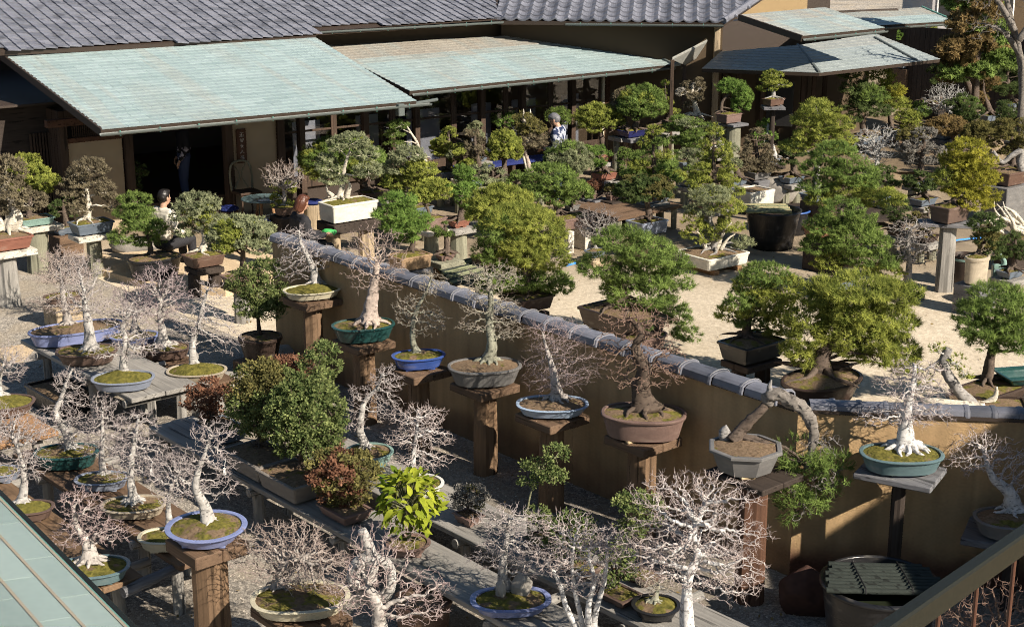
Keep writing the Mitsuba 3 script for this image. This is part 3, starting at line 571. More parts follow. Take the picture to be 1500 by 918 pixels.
def kawara(t, poly3, o, d, s, n, cw, ch, amp, seed, keep=300, base='tile', board=True, wave=False):
    poly = [pv(o, d, s, p) for p in poly3]; us, vs = [p[0] for p in poly], [p[1] for p in poly]; rg = np.random.default_rng(seed); x = np.linspace(0, 1, 7)
    x = x if wave else np.array([0, 0.002, .2, .4, .6, .8, 1.0])
    prof = amp * (np.where(x < .62, -.55 * np.sin(np.pi * x / .62), 1.0 * np.sin(np.pi * (x - .62) / .38))) if wave else amp * np.array([-.25, 1, .8, .6, .4, .2, 0]); V = []
    for yy, lift in ((0, .030 if wave else .016), (1.06, .004)): V.append(np.c_[x * cw * 1.02, np.full(7, yy * ch), prof + lift])
    fr = np.c_[x * cw * 1.02, np.full(7, 0.0), prof - .004]; m0 = join([loft([V[0], V[1]], closed=False), loft([fr, V[0]], closed=False)]); out = []
    for r in range(int(math.floor(min(vs) / ch)), int(math.ceil(max(vs) / ch)) + 1):
        for k in range(int(math.floor(min(us) / cw)) - 1, int(math.ceil(max(us) / cw)) + 1):
            if not inside(poly, (k + .5) * cw, (r + .5) * ch): continue
            q = m0[0] * [1, 1, 1] + [k * cw, r * ch, rg.uniform(0, .004)]; w = o + np.outer(q[:, 0], d) + np.outer(q[:, 1], s) + np.outer(q[:, 2], n); out.append((np.linalg.norm(w.mean(0) - EYE), (w, m0[1]), rg.uniform(0, 1)))
    out.sort(key=lambda z: z[0])
    for _, m, tn in out[:keep]: part(t, base, m, 'm_kawara', idx=0, v=tn, smooth=False)
    if out[keep:]:
        k = part(t, base + '_field', join([z[1] for z in out[keep:]]), 'm_kawara', idx=0, v=np.concatenate([np.full(len(z[1][0]), z[2]) for z in out[keep:]])); labels[k] = {'kind': 'stuff'}
    if board:
        p3 = np.array([o + d * a + s * b for a, b in poly])
        if np.dot(np.cross(p3[1] - p3[0], p3[2] - p3[0]), n) < 0: p3 = p3[::-1]
        part(t, 'roof_board', loft([p3 - n * .10, p3 - n * .02], cap0=True, cap1=True), 'm_darkwood')
def gutter(t, a, b, r=.045, drop=.05, mat='m_gutter'):
    an = np.linspace(np.pi, 2 * np.pi, 7); d = (b - a) / np.linalg.norm(b - a); nrm = np.array([d[1], -d[0], 0]); ring = lambda p, k: p + nrm * .05 - [0, 0, drop] + np.outer(np.cos(an) * k, nrm) + np.outer(np.sin(an) * k, [0, 0, 1])
    v1 = loft([ring(a, r), ring(b, r)], closed=False); v2 = loft([ring(b, r - .006), ring(a, r - .006)], closed=False); part(t, 'gutter', join([v1, v2]), mat)
    for k in np.arange(.3, np.linalg.norm(b - a), .62):
        q = a + d * k + nrm * .05; part(t, 'gutter_bracket', beam(q - [0, 0, drop + r + .012], q - [0, 0, drop - .02], .018, .018, .002, (1, 0, 0)), 'm_verdigris')

# ---------------------------------------------------------------- the long house
house = thing('wooden_house', 'long low japanese wooden house with grey tiled roof, copper lean-to roofs and glass doors', 'house')
ra, rb = P(150, 190, 2.2), P(610, 148, 2.2); d, s, nn = roof_plane(ra, rb, math.radians(11)); tl, tr_ = PP(-4, 74, ra, nn), PP(458, 53, ra, nn)
shingles(house, [ra, rb, tr_, tl], ra, d, s, nn, .42, .155, .012, 11, 0, lambda u, v: .0, keep=300)
gutter(house, ra - d * .05, rb + d * .25)
part(house, 'verge_board', beam(ra - nn * .05, tl - nn * .05, .05, .12), 'm_darkwood')
# second copper lean-to
c0, c1 = P(607, 133, 2.1), P(985, 95, 2.1); d3, s3, n3 = roof_plane(c0, c1, math.radians(11)); c2, c3 = PP(882, 45, c0, n3), PP(470, 68, c0, n3)
shingles(house, [c0 - d3 * .1, c1, c2, c3], c0, d3, s3, n3, .42, .155, .012, 13, 0, lambda u, v: .9 if v > .66 else (.35 if v > .60 else 0.0), keep=300)
gutter(house, c0 - d3 * .05, c1 + d3 * .02)
# the tiled main roof above it
UFd = np.array([UF[0], UF[1], 0]); bq3 = np.array([-d3[1], d3[0], 0]); o2 = PP(700, 29, c2 - bq3 * .22, bq3); d2, s2, n2 = roof_plane(o2, o2 + d3, math.radians(15))
kp = [PP(x, y, o2, n2) for x, y in ((-60, 76), (463, 53), (464, 41), (957, 15), (930, -32), (-60, -32))]
kawara(house, kp, o2, d2, s2, n2, .21, .19, .024, 12, keep=300)
eA, eB = kp[2], kp[3]; gutter(house, eA + [0, 0, -.03], eB + [0, 0, -.03], .05, .03)
part(house, 'verge_tile_row', sweep(np.array([kp[3] + n2 * .03, kp[4] + n2 * .03]), .075, 8), 'm_kawara', idx=0, v=.6)
h0, h1 = P(1006, 92, 2.1), PP(900, 40, c0, n3); part(house, 'hip_sheet', loft([np.array([c1, h0, h1, c2]) - n3 * .05, np.array([c1, h0, h1, c2]) + n3 * .008 + np.array([0, 0, .0])], cap0=True, cap1=True), 'm_copper', idx=np.full(8, .6), v=.0)
part(house, 'hip_seam', beam(c1 + n3 * .02, c2 + n3 * .02, .05, .05), 'm_gutter')
# walls under the roofs: the front stands back from the eaves
FA = math.atan2(UF[1], UF[0]); FD, FN = UFd, np.array([UF[1], -UF[0], 0]); FO = ra - FN * 2.9; FO = np.array([FO[0], FO[1], 0.0])
def fw(u, v, z): q = FO + FD * u + FN * v; return np.array([q[0], q[1], z])
def fbox(u0, u1, v0, v1, z0, z1, c=.006): return (lambda m: put_at(m, fw((u0 + u1) / 2, (v0 + v1) / 2, (z0 + z1) / 2), FA))(rbox(u1 - u0, v1 - v0, z1 - z0, c))
def fu(px, py, v=0.0): return float((PP(px, py, FO + FN * v, FN) - FO) @ FD)
uD0, uD1, uW = fu(190, 250), fu(336, 250), fu(412, 230); uE = fu(1000, 160)
part(house, 'plaster_wall', fbox(fu(100, 230), uD0 - .1, -.1, 0, 0, 1.55), 'm_plaster'); part(house, 'plaster_wall', fbox(uD1 + .1, uW - .08, -.1, 0, 0, 1.95), 'm_plaster')
for u in (uD0, uD1): part(house, 'post', fbox(u - .07, u + .07, -.09, .07, 0, 1.98), 'm_wood_post', idx=WI['frame'], v=u % 1)
part(house, 'post', fbox(uW - .08, uW + .06, -.09, .06, 0, 1.98), 'm_wood_post', idx=WI['frame'], v=.3)
part(house, 'lintel', fbox(fu(100, 230), uW, -.08, .05, 1.98, 2.14), 'm_wood', idx=WI['frame'])
part(house, 'eaves_beam', fbox(fu(60, 230), uW + 1, .30, .42, 1.90, 2.02), 'm_wood', idx=WI['redbrown'])
part(house, 'back_wall', fbox(-3.5, uE + .4, -5.0, -4.9, 0, 3.3), 'm_darkwood'); part(house, 'floor', fbox(uD0, uE, -4.9, -.1, 0, .35), 'm_darkwood')
part(house, 'ceiling', fbox(-3.5, uE + .4, -4.9, -.1, 2.2, 2.24), 'm_darkwood')
uv_ = float((((c3 + c2) / 2) - FO) @ FN) - .25; zt_ = lambda u: float(o2[2] + ((fw(u, uv_, 0) - o2) @ np.array([-UF[1], UF[0], 0])) * math.tan(math.radians(15))) - .16
ua_, ub_ = fu(470, 60, uv_) - 1.0, fu(890, 45, uv_) + .4; part(house, 'upper_wall', fbox(ua_, ub_, uv_ - .1, uv_, 1.8, min(zt_(ua_), zt_(ub_))), 'm_plaster_dark_shade')
part(house, 'end_wall', fbox(uE + .3, uE + .4, -4.9, 0, 0, 3.2), 'm_darkwood')
# glass doors
ws = [fu(x, 190) for x in (412, 441, 489, 535, 575, 610, 665, 706, 741, 765, 806, 838, 880)]
for k, (a, b) in enumerate(zip(ws[:-1], ws[1:])):
    w = part(house, 'glass_door', join([fbox(a, a + .07, -.05, 0, .3, 1.98), fbox(b - .05, b, -.05, 0, .3, 1.98), fbox(a + .07, b - .05, -.045, -.005, .3, .52), fbox(a + .07, b - .05, -.045, -.005, 1.9, 1.98), fbox(a + .07, b - .05, -.04, -.01, 1.32, 1.36)]), 'm_wood_post', idx=WI['frame'], v=k * .07)
    for z0, z1 in ((.52, 1.32), (1.36, 1.9)):
        g = fbox(a + .07, b - .05, -.028, -.024, z0, z1, .0005); part(w, 'pane', g, 'm_glass')
    if k % 2: part(house, 'paper_screen', fbox(a + .05, b - .05, -.45, -.44, .35, 1.45), 'm_offgrey')
scene['m_offgrey'] = princ((.16, .17, .20), .9, .2)
for u in ws[1::2]: part(house, 'post', fbox(u - .055, u + .055, -.09, .06, 0, 1.98), 'm_wood_post', idx=WI['frame'], v=.6)
# lattice doors at the right end
lo, l1, l2 = ws[-1] + .02, fu(900, 120), fu(975, 118)
for a, b in ((lo, l1), (l1 + .9, uE)):
    t_ = part(house, 'lattice_door', join([fbox(a, b, -.03, -.02, .75, 1.98), fbox(a, a + .06, -.04, .02, .2, 1.98), fbox(b - .06, b, -.04, .02, .2, 1.98)]), 'm_offwhite')
    for q in np.linspace(a + .1, b - .1, max(5, int((b - a) / .085))): part(t_, 'slat', fbox(q - .009, q + .009, -.02, .012, .75, 1.95, .002), 'm_wood_post', idx=WI['redbrown'], v=q % 1)
    for z in (.75, 1.15, 1.55): part(t_, 'rail', fbox(a + .06, b - .06, -.02, .005, z, z + .03, .002), 'm_wood', idx=WI['redbrown'])
    part(house, 'skirting_panel', fbox(a, b, -.05, -.005, .25, .745), 'm_wood', idx=WI['warm'])
part(house, 'doorway_shade_panel', fbox(l1, l1 + .9, -.6, -.5, .1, 1.98), 'm_black')  # black panel behind the opening stands for the dark inside
# left wing: dark slatted wall, bark roof
part(house, 'side_wall', fbox(-4.0, fu(100, 230), -.6, -.5, 0, 2.2), 'm_wood_cross', idx=WI['dark'])
part(house, 'post', fbox(fu(88, 230), fu(100, 230), -.55, .05, 0, 2.1), 'm_wood_post', idx=WI['frame'], v=.2)
for k in range(9): part(house, 'slat', fbox(fu(47 + 4.4 * k, 230, -.4), fu(47 + 4.4 * k, 230, -.4) + .03, -.47, -.42, .3, 1.7, .002), 'm_wood_post', idx=WI['frame'], v=k * .1)
for k in range(14): part(house, 'transom_slat', fbox(fu(104 + 3 * k, 180, -.02), fu(104 + 3 * k, 180, -.02) + .012, -.03, 0, 1.62, 1.95, .001), 'm_wood_post', idx=WI['frame'], v=k * .1)
part(house, 'transom_rail', fbox(fu(100, 230), uD0, -.06, .02, 1.55, 1.63), 'm_wood', idx=WI['redbrown'])
b0, b1 = P(-60, 174, 1.9), P(34, 167, 1.9); bd, bs_, bn = roof_plane(b0, b0 + UFd, math.radians(20)); bq = [PP(x, y, b0, bn) for x, y in ((-70, 176), (34, 167), (3, 136), (-70, 138))]
part(house, 'bark_roof', loft([np.array(bq) - bn * .10, np.array(bq)], cap0=True, cap1=True), 'm_wood_cross', idx=WI['redbrown'], v=.4); gutter(house, bq[0], bq[1])
# rain pipe end and hopper
hp = rb + d * .02 - [0, 0, .12]; part(house, 'rain_hopper', put_at(rbox(.12, .12, .20, .01), hp - d * .35 + FN * .02, FA), 'm_gutter')
part(house, 'rain_pipe', sweep(np.array([P(605, 152, 1.94), P(628, 148, 1.94) + FN * .02, P(640, 146, 1.94)]), .03, 8), 'm_gutter')
part(house, 'roof_flashing', sweep(np.array([PP(800, 0, o2, n2) + n2 * .05, PP(829, 19, o2, n2) + n2 * .05, PP(831, 22, o2, n2) + n2 * .05]), .03, 6), 'm_verdigris')
# round signboard's neighbour: wooden sign with brush lettering
sg = thing('signboard', 'narrow brown wooden signboard with white brush lettering beside the doorway', 'sign')
su0, su1 = fu(347, 215, .03), fu(361, 215, .03); sz0, sz1 = (PP(354, y, FO + FN * .03, FN)[2] for y in (239, 189)); part(sg, 'board', fbox(su0, su1, .004, .04, sz0, sz1), 'm_wood_post', idx=WI['redbrown'], v=.4)
GL = [[(0, .9, 1, .9), (0, .5, 1, .5), (-.1, .05, 1.1, .05), (.5, .9, .5, .05), (.2, .5, .2, .05)], [(.1, .95, .9, .95), (.1, .95, .1, .45), (.9, .95, .9, .45), (.1, .7, .9, .7), (.1, .45, .9, .45), (.5, .45, .5, 0), (.1, .2, .9, .2)],
      [(.4, 1, .1, .5), (.1, .6, .9, .6), (.7, .6, .2, 0), (.3, .4, .9, 0)], [(.5, .95, .4, .55), (.4, .55, 0, 0), (.45, .6, 1, 0)], [(.1, .9, .3, .6), (0, .5, .35, .1), (.6, 1, .6, .1), (.4, .7, 1, .7), (.45, .35, 1, .35), (.6, .1, 1, .1)]]
for k, g in enumerate(GL):
    ms = []
    for x0, y0, x1, y1 in g:
        f = lambda x, y: fw(su0 + (su1 - su0) * (.3 + .42 * x), .042, sz1 - (sz1 - sz0) * (.22 + .165 * k - .12 * y)); ms.append(beam(f(x0, y0), f(x1, y1), .004, .013, .001, FN))
    part(sg, 'character', join(ms), 'm_white')
# ---------------------------------------------------------------- the tea house on the right and the roofs behind
tea = thing('tea_house', 'small tea house with walls darkened for eaves shade and low grey hipped copper roofs', 'house')
te0, te1, te2 = P(1028, 101, 2.15), P(1200, 107, 2.15), P(1377, 87, 2.15)
dl, sl, nl = roof_plane(te0, te1, math.radians(11)); dr_, sr, nr = roof_plane(te1, te2, math.radians(11))
shingles(tea, [te0, te1, PP(1168, 67, te1, nl), PP(1056, 76, te1, nl)], te1, dl, sl, nl, .5, .18, .010, 21, 1, lambda u, v: (.9 if u < .3 else .25), keep=200)
shingles(tea, [te1, te2, PP(1283, 50, te1, nr), PP(1168, 67, te1, nr)], te1, dr_, sr, nr, .5, .18, .010, 22, 1, lambda u, v: (.5 if v > .7 else .0), keep=200)
part(tea, 'hip_ridge', beam(te1 + [0, 0, .02], PP(1168, 67, te1, nr) + [0, 0, .02], .05, .04), 'm_gutter'); part(tea, 'hip_ridge', beam(PP(1343, 90, te1, nr) + [0, 0, .02], PP(1281, 56, te1, nr) + [0, 0, .02], .05, .04), 'm_gutter')
part(tea, 'white_eaves_board', beam(P(1322, 93, 2.12), P(1368, 87, 2.12), .05, .10), 'm_white')
up0, up1, up2 = P(1176, 53, 2.95), P(1296, 41, 2.95), P(1083, 23, 3.2); du, su, nu = roof_plane(up0, up1, math.radians(11))
shingles(tea, [up0, up1, PP(1208, 11, up0, nu), PP(1083, 22, up0, nu)], up0, du, su, nu, .5, .2, .010, 23, 0, lambda u, v: .5 if v > .62 else .12, keep=200)
gutter(tea, up0, up1); part(tea, 'verge_board', beam(up0 - nu * .05, PP(1083, 22, up0, nu) - nu * .05, .05, .12), 'm_darkwood')
th0, th1 = P(1190, 44, 2.6), P(1397, 31, 2.6); dt, s_t, nt_ = roof_plane(th0, th1, math.radians(11))
shingles(tea, [th0, th1, PP(1350, 11, th0, nt_), PP(1205, 22, th0, nt_)], th0, dt, s_t, nt_, .5, .2, .010, 24, 0, lambda u, v: .75 if v > .55 else .05, keep=200)
gutter(tea, th0, th1); part(tea, 'verge_flashing', beam(th1 + nt_ * .02, PP(1350, 11, th0, nt_) + nt_ * .02, .04, .03), 'm_verdigris')
def wallpx(t, a, b, z0, z1, back, mat, base='wall', idx=None, th=.1):
    dd = (b - a) / np.linalg.norm(b - a); nb = np.array([-dd[1], dd[0], 0]); p, q = a + nb * back, b + nb * back
    m = loft([np.array([[*(x[:2]), z] for x in (p, q, q + nb * th, p + nb * th)]) for z in (z0, z1)], cap1=True); return part(t, base, m, mat, idx=idx)
bL, bR = np.array([-dl[1], dl[0], 0]), np.array([-dr_[1], dr_[0], 0]); sol = np.linalg.solve(np.c_[dl[:2], -dr_[:2]], ((te1 + bR * 2.3) - (te1 + bL * 1.9))[:2]); kc = te1 + dl * sol[0]
wallpx(tea, te0 - dl * .3, kc, 0, 2.3, 1.9, 'm_plaster_dark_shade'); wallpx(tea, te1 + dr_ * sol[1], te2 + dr_ * .6, 0, 2.3, 2.3, 'm_plaster_dark_shade')
scene['m_plaster_dark_shade'] = princ((.085, .062, .04), .9, .2)  # plaster darkened to hold the eaves shade of tea house and halls
for k, x in enumerate((1040, 1062, 1100, 1163, 1180)): q = P(x, 104, 2.15); q = q + np.array([-dl[1], dl[0], 0]) * 1.87; part(tea, 'post', put_at(rbox(.09, .09, 2.2), (q[0], q[1], 1.1)), 'm_wood_post', idx=WI['frame'], v=k * .2)
for k, x in enumerate((1222, 1262, 1310, 1340)): q = P(x, 100, 2.15); q = q + np.array([-dr_[1], dr_[0], 0]) * 2.27; part(tea, 'post', put_at(rbox(.09, .09, 2.2), (q[0], q[1], 1.1)), 'm_wood_post', idx=WI['frame'], v=k * .2)
q = P(1148, 150, 1.2); qq = te0 + dl * float((q - te0) @ dl); qq = qq + np.array([-dl[1], dl[0], 0]) * 1.86; part(tea, 'window', put_at(rbox(.55, .16, .9), (qq[0], qq[1], 1.25), math.atan2(dl[1], dl[0])), 'm_black')
wallpx(tea, P(1060, 72, 2.3), P(1180, 66, 2.3), 1.8, 2.75, 1.2, 'm_darkwood', 'upper_wall'); wallpx(tea, P(1180, 60, 2.4), P(1380, 50, 2.4), 1.8, 2.85, 1.6, 'm_darkwood', 'upper_wall')  # dark wood colour stands for walls shaded by the roof overhang
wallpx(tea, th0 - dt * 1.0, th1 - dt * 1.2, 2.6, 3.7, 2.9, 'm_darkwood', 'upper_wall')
# tiled roof between the two houses
k0, k1 = P(872, 31, 3.0), P(1060, 33, 3.0); dk, sk, nk = roof_plane(k0, k1, math.radians(17)); mid = thing('tiled_hall', 'hall with a grey wave tiled roof between the long house and the tea house', 'house')
kawara(mid, [k0 - dk * 2, k1, PP(1112, -2, k0, nk), PP(1140, -25, k0, nk), PP(860, -25, k0, nk) - dk * 2], k0, dk, sk, nk, .26, .24, .036, 31, keep=300, wave=True)
part(mid, 'verge_tile_row', sweep(np.array([k1 + nk * .03, PP(1112, -2, k0, nk) + nk * .03]), .07, 8), 'm_kawara', idx=0, v=.7); gutter(mid, k0 - dk * .6, k1)
wallpx(mid, k0 - dk * 2, k1, 0, 3.0, .6, 'm_plaster_dark_shade')
part(mid, 'corner_post', put_at(rbox(.12, .12, 3.0), (P(1056, 40, 2.9)[0], P(1056, 40, 2.9)[1] + .5, 1.5)), 'm_wood_post', idx=WI['tan'])
y0_ = 36.0; ga, gb, gt = PY(1076, 24, y0_), PY(1182, 18, y0_), PY(1120, -8, y0_); part(mid, 'gable_wall', (lambda q: loft([q, q + [0, .15, 0]], cap0=True, cap1=True))(np.array([ga, gb, [gb[0], y0_, gt[2]], [ga[0], y0_, gt[2]]])), 'm_ochre')
scene['m_ochre'] = princ((.42, .30, .16), .9, .2)
le = thing('porch_roof', 'small brown copper porch roof between the long house and the tea house', 'roof')
l0, l1_ = P(1003, 92, 2.2), P(1050, 66, 2.35); pl = np.array([l0, l1_, P(1036, 58, 2.6), P(985, 84, 2.5)]); part(le, 'sheet', loft([pl - [0, 0, .05], pl], cap0=True, cap1=True), 'm_copper', idx=np.full(8, 1.5), v=.9)
for p in (pl[0], pl[3]): part(le, 'post', put_at(rbox(.07, .07, p[2] - .05), (p[0], p[1], (p[2] - .05) / 2)), 'm_wood_post', idx=WI['frame'])
# far houses
for k, (x0, x1, yb, zt, Y, lab, m) in enumerate(((1372, 1402, 30, 7.0, 52, 'grey rendered town house behind the garden, with one small window', 'm_farwall'), (1402, 1452, 30, 7.0, 55, 'pale cream town house behind the tall brown conifer', 'm_offwhite'), (1452, 1560, 40, 7.5, 58, 'dark grey town house at the upper right edge', 'm_plaster_dark_shade'))):
    h = thing('town_house', lab, 'house'); a, b = PY(x0 - 8, yb, Y), PY(x1, yb, Y); part(h, 'wall', put_at(rbox(b[0] - a[0], 4, zt), ((a[0] + b[0]) / 2, Y + 2, zt / 2)), m)
    part(h, 'roof', put_at(rbox(b[0] - a[0] + .6, 4.8, .25), ((a[0] + b[0]) / 2, Y + 2, zt + .12)), 'm_kawara', idx=0, v=.5)
    for wx in ([1401] if k == 0 else [1425] if k == 1 else [1490, 1530]):
        q = PY(wx, 12, Y); w = part(h, 'window', put_at(rbox(.55, .10, .75), (q[0] - .4, Y - .01, q[2])), 'm_white'); part(w, 'pane', put_at(rbox(.43, .02, .6), (q[0] - .4, Y - .075, q[2])), 'm_black')
scene['m_farwall'] = princ((.36, .35, .35), .9, .2)
# boundary hedge bank behind the right-hand garden: a dark timber fence
fe = thing('board_fence', 'dark board fence closing the garden behind the tall conifer', 'fence')
fa, fb_ = PY(1300, 110, 40), PY(1620, 110, 36)
for k in range(40):
    a = fa + (fb_ - fa) * k / 40; b = fa + (fb_ - fa) * (k + 1) / 40; part(fe, 'board', (lambda A, B: loft([np.array([[A[0], A[1], z], [B[0], B[1], z], [B[0], B[1] + .03, z], [A[0], A[1] + .03, z]]) for z in (0, 2.1)], cap1=True))(a, b - (b - a) * .06), 'm_wood_post', idx=WI['dark'], v=(k * .37) % 1)
# raised rockery terrace by the tea house
tp_ = [PY(x, y, Y) for x, y, Y in ((1040, 236, 29.0), (1095, 238, 28.7), (1150, 236, 28.9), (1200, 239, 28.4), (1270, 238, 28.5), (1330, 236, 28.9), (1420, 235, 28.6), (1500, 200, 36), (1040, 200, 36))]
m = loft([np.array([[q[0], q[1] - .25, .002] for q in tp_]), np.array([[q[0], q[1], .32] for q in tp_])], cap1=True); put('terrace', m, 'm_earth'); labels['terrace'] = {'kind': 'structure', 'label': 'low earth terrace before the tea house'}
# the neighbouring house on the right, outside the picture, whose eaves throw the lower right corner into shade
def on_wall(px, py): return PP(px, py, A1 - nR * .1, nR)
sa, sb = on_wall(1149, 823), on_wall(1440, 632); ta, tb = 7.0, 7.2
ea, eb = sa + SUN * ta, sb + SUN * tb
near = thing('neighbouring_house', 'plain tan house standing to the right of the wall, its eaves shading the corner', 'house')
od = np.cross(SUN, sb - sa); od /= np.linalg.norm(od); od = od if od[0] > 0 else -od
ex = (eb - ea) / np.linalg.norm(eb - ea); E0, Ee = ea - ex * 3.4, eb + ex * 1.6; hz = np.array([ex[1], -ex[0], 0]); hz = hz if hz[0] > 0 else -hz
part(near, 'roof', (lambda q: loft([q - [0, 0, .12], q], cap0=True, cap1=True))(np.array([E0, Ee, Ee + hz * 4 - [0, 0, .2], E0 + hz * 4 - [0, 0, .2]])), 'm_darkwood')
part(near, 'wall', (lambda a, b: loft([np.array([[*(x[:2]), 0] for x in (a, b, b + hz * 3.2, a + hz * 3.2)]), np.array([[*(x[:2]), x[2] - .16] for x in (a, b, b + hz * 3.2, a + hz * 3.2)])], cap1=True))(E0 + hz * .4, Ee + hz * .4), 'm_stucco', idx=0)
# ---------------------------------------------------------------- the near copper roof and the stair rail
nr_ = thing('copper_roof', 'pale green copper sheet roof in the lower left corner', 'roof')
q0, q1, q2 = P(-6, 728, 2.75), P(184, 922, 2.75), P(-40, 918, 2.95)
dn = (q1 - q0); dn[2] = 0; dn /= np.linalg.norm(dn); bk = np.array([dn[1], -dn[0], 0]); bk = bk if bk[0] < 0 else -bk; sn = bk * math.cos(.22) + np.array([0, 0, math.sin(.22)]); nn_ = np.cross(dn, sn); nn_ = nn_ if nn_[2] > 0 else -nn_
cw, ch = .46, .165; rgn = np.random.default_rng(8)
for r in range(8):
    for k in range(-3, 9):
        a, b = k * cw + (r % 2) * cw * .5 - .5, (k + 1) * cw + (r % 2) * cw * .5 - .5; o_ = q0 + sn * r * ch; f = lambda x, y, z: o_ + dn * x + sn * y + nn_ * z
        top = np.array([f(a + .003, 0, .019), f(b - .003, 0, .019), f(b - .003, ch * 1.0, .004), f(a + .003, ch * 1.0, .004)]); top = top if np.dot(np.cross(top[1] - top[0], top[2] - top[0]), nn_) > 0 else top[::-1]
        part(nr_, 'copper_sheet', loft([top - nn_ * .010, top], cap1=True), 'm_copper', idx=np.full(8, 2 + float(np.clip(rgn.normal(.55, .2), .05, .95))), v=.0)
for r in range(8): e_ = q0 + sn * r * ch + nn_ * .0205; part(nr_, 'seam', beam(e_ - dn * 2 + sn * .008, e_ + dn * 4 + sn * .008, .016, .003, .0005, nn_), 'm_seam')
pl = np.array([q0 - dn * 2, q0 + dn * 4, q0 + dn * 4 + sn * 1.4, q0 - dn * 2 + sn * 1.4]); pl = pl if np.dot(np.cross(pl[1] - pl[0], pl[2] - pl[0]), nn_) > 0 else pl[::-1]
part(nr_, 'roof_board', loft([pl - nn_ * .10, pl - nn_ * .008], cap0=True, cap1=True), 'm_darkwood'); part(nr_, 'eaves_gutter', beam(q0 - dn * 2 - sn * .03 - nn_ * .02, q0 + dn * 4 - sn * .03 - nn_ * .02, .06, .05), 'm_rail'); part(nr_, 'drip_edge', beam(q0 - dn * 2 - sn * .004 + nn_ * .014, q0 + dn * 4 - sn * .004 + nn_ * .014, .012, .012, .002), 'm_verdigris')
rl = thing('stair_rail', 'olive sloping stair handrail, darkened for shade, with copper coloured balusters, lower right', 'railing')
r0_, r1_ = PY(1270, 950, 5.3), PY(1530, 768, 6.6); part(rl, 'handrail', beam(r0_, r1_, .07, .115, .01), 'm_rail')  # rail and baluster colours are darkened in place of cast shade
for k, x in enumerate((1365, 1421, 1481)):
    u = (x - 1270) / 260; q = r0_ + (r1_ - r0_) * u; part(rl, 'baluster', sweep(np.array([q - [0, 0, .05], q - [0, 0, 1.1]]), .010, 8), 'm_copper_pipe')
part(rl, 'bottom_rail', beam(r0_ - [0, 0, 1.12], r1_ - [0, 0, 1.12], .05, .05), 'm_rail')

# ================================================================ the yard's posts and benches
def log(t, xy, z0, z1, r, seed, col='warm', base='post', rough=.10, lean=0.0, sides=16):
    rgl = np.random.default_rng(seed); p = np.array([[xy[0] + lean * (1 - u), xy[1], z0 + (z1 - z0) * u] for u in np.linspace(0, 1, 7)])
    an = np.arange(sides) * 2 * np.pi / sides; g = 1 + .05 * rgl.normal(size=sides); k = rgl.integers(0, sides); g[k] *= .80; g[(k + 5) % sides] *= .86
    R = r * g[None] * np.linspace(1.06, .97, 7)[:, None]; m = sweep(p, R, sides, rough, seed, freq=9, stretch=.25)
    return part(t, base, m, 'm_wood_post', idx=WI[col], v=rgl.uniform(0, 1))
def stand(short, label, style='post', col='brown', pcol='warm', r=.11, size=None, rz=WAD, seed=None, zg=0.0, thick=.08, off=(0, 0)):
    c, zb, w, d = STAND[short]; seed = seed or hash_str(short) % 991; k = thing({'post': 'log_stand', 'log': 'log_stand', 'table': 'display_table', 'beams': 'pot_stand', 'block': 'pot_stand'}[style], label, 'stand'); rzr = math.radians(rz); x, y = c[0] + off[0], c[1] + off[1]
    sw, sd = size or (max(.42, w * .85), max(.40, d * .95))
    if style in ('post', 'log', 'table'):
        n = 2 if sd > .36 else 1
        for j in range(n):
            q = put_at(rbox(sw, sd / n - .004, thick, .008), (0, (j - (n - 1) / 2) * sd / n, 0)); part(k, 'board', put_at(q, (x, y, zb - thick / 2 - .001 * j), rzr), 'm_wood', idx=WI[col], v=(seed * .37 + j * .31) % 1)
        if style == 'table':
            for sx in (-1, 1):
                q = LWo(x, y, sx * sw * .36, 0, rzr); log(k, q, zg - .02, zb - thick, r, seed + sx, pcol)
        else: log(k, (x, y), zg - .02, zb - thick, r, seed, pcol)
    elif style == 'beams':
        for sx in (-1, 1):
            h = max(.04, zb - zg); part(k, 'beam', put_at(put_at(rbox(.12, sd, h - .002, .008), (sx * sw * .33, 0, 0)), (x, y, zg + h / 2), rzr), 'm_wood_cross', idx=WI[col], v=.3 + .2 * sx)
    else:
        h = zb - zg; part(k, 'block', put_at(rbox(sw, sd, h, .012), (x, y, zg + h / 2 - .001), rzr), 'm_wood_cross', idx=WI[('slate', 'brown', 'dark', 'tan')[seed % 4]], v=(seed * .17) % 1)
    return k
def LWo(x, y, u, v, rz): return x + u * math.cos(rz) - v * math.sin(rz), y + u * math.sin(rz) + v * math.cos(rz)
def bench(label, a0, a1, b0, b1, z, legs, planks=2, col='grey', thick=.05, bars=True, legcol='grey', seed=0):
    k = thing('plank_bench', label, 'bench'); rgb = np.random.default_rng(seed + 40); w = (b1 - b0) / planks
    for j in range(planks):
        e0, e1 = rgb.uniform(-.04, .04, 2); c = LW((a0 + a1 + e0 + e1) / 2, b0 + w * (j + .5), z - thick / 2 - .002 * j); part(k, 'plank', put_at(rbox(a1 - a0 + e1 - e0, w - .006, thick, .006), c, WA), 'm_wood', idx=WI[col], v=rgb.uniform())
    for i, (a, bs) in enumerate(legs):
        if bars:
            p, q = LW(a, b0 - .02, z - thick - .04), LW(a, b1 + .14 + rgb.uniform(0, .1), z - thick - .04); part(k, 'crossbar', sweep(np.array([p, (p + q) / 2, q]), .042, 10, .12, seed + i, freq=8), 'm_wood_cross', idx=WI[legcol], v=rgb.uniform())
        for b in bs:
            q = LW(a, b); log(k, (q[0], q[1]), -.02, z - thick - (.07 if bars else 0), .045 + rgb.uniform(0, .012), seed * 7 + i * 3 + int(b * 10) % 5, legcol, 'leg', .14, rgb.uniform(-.02, .02), 12)
    return k
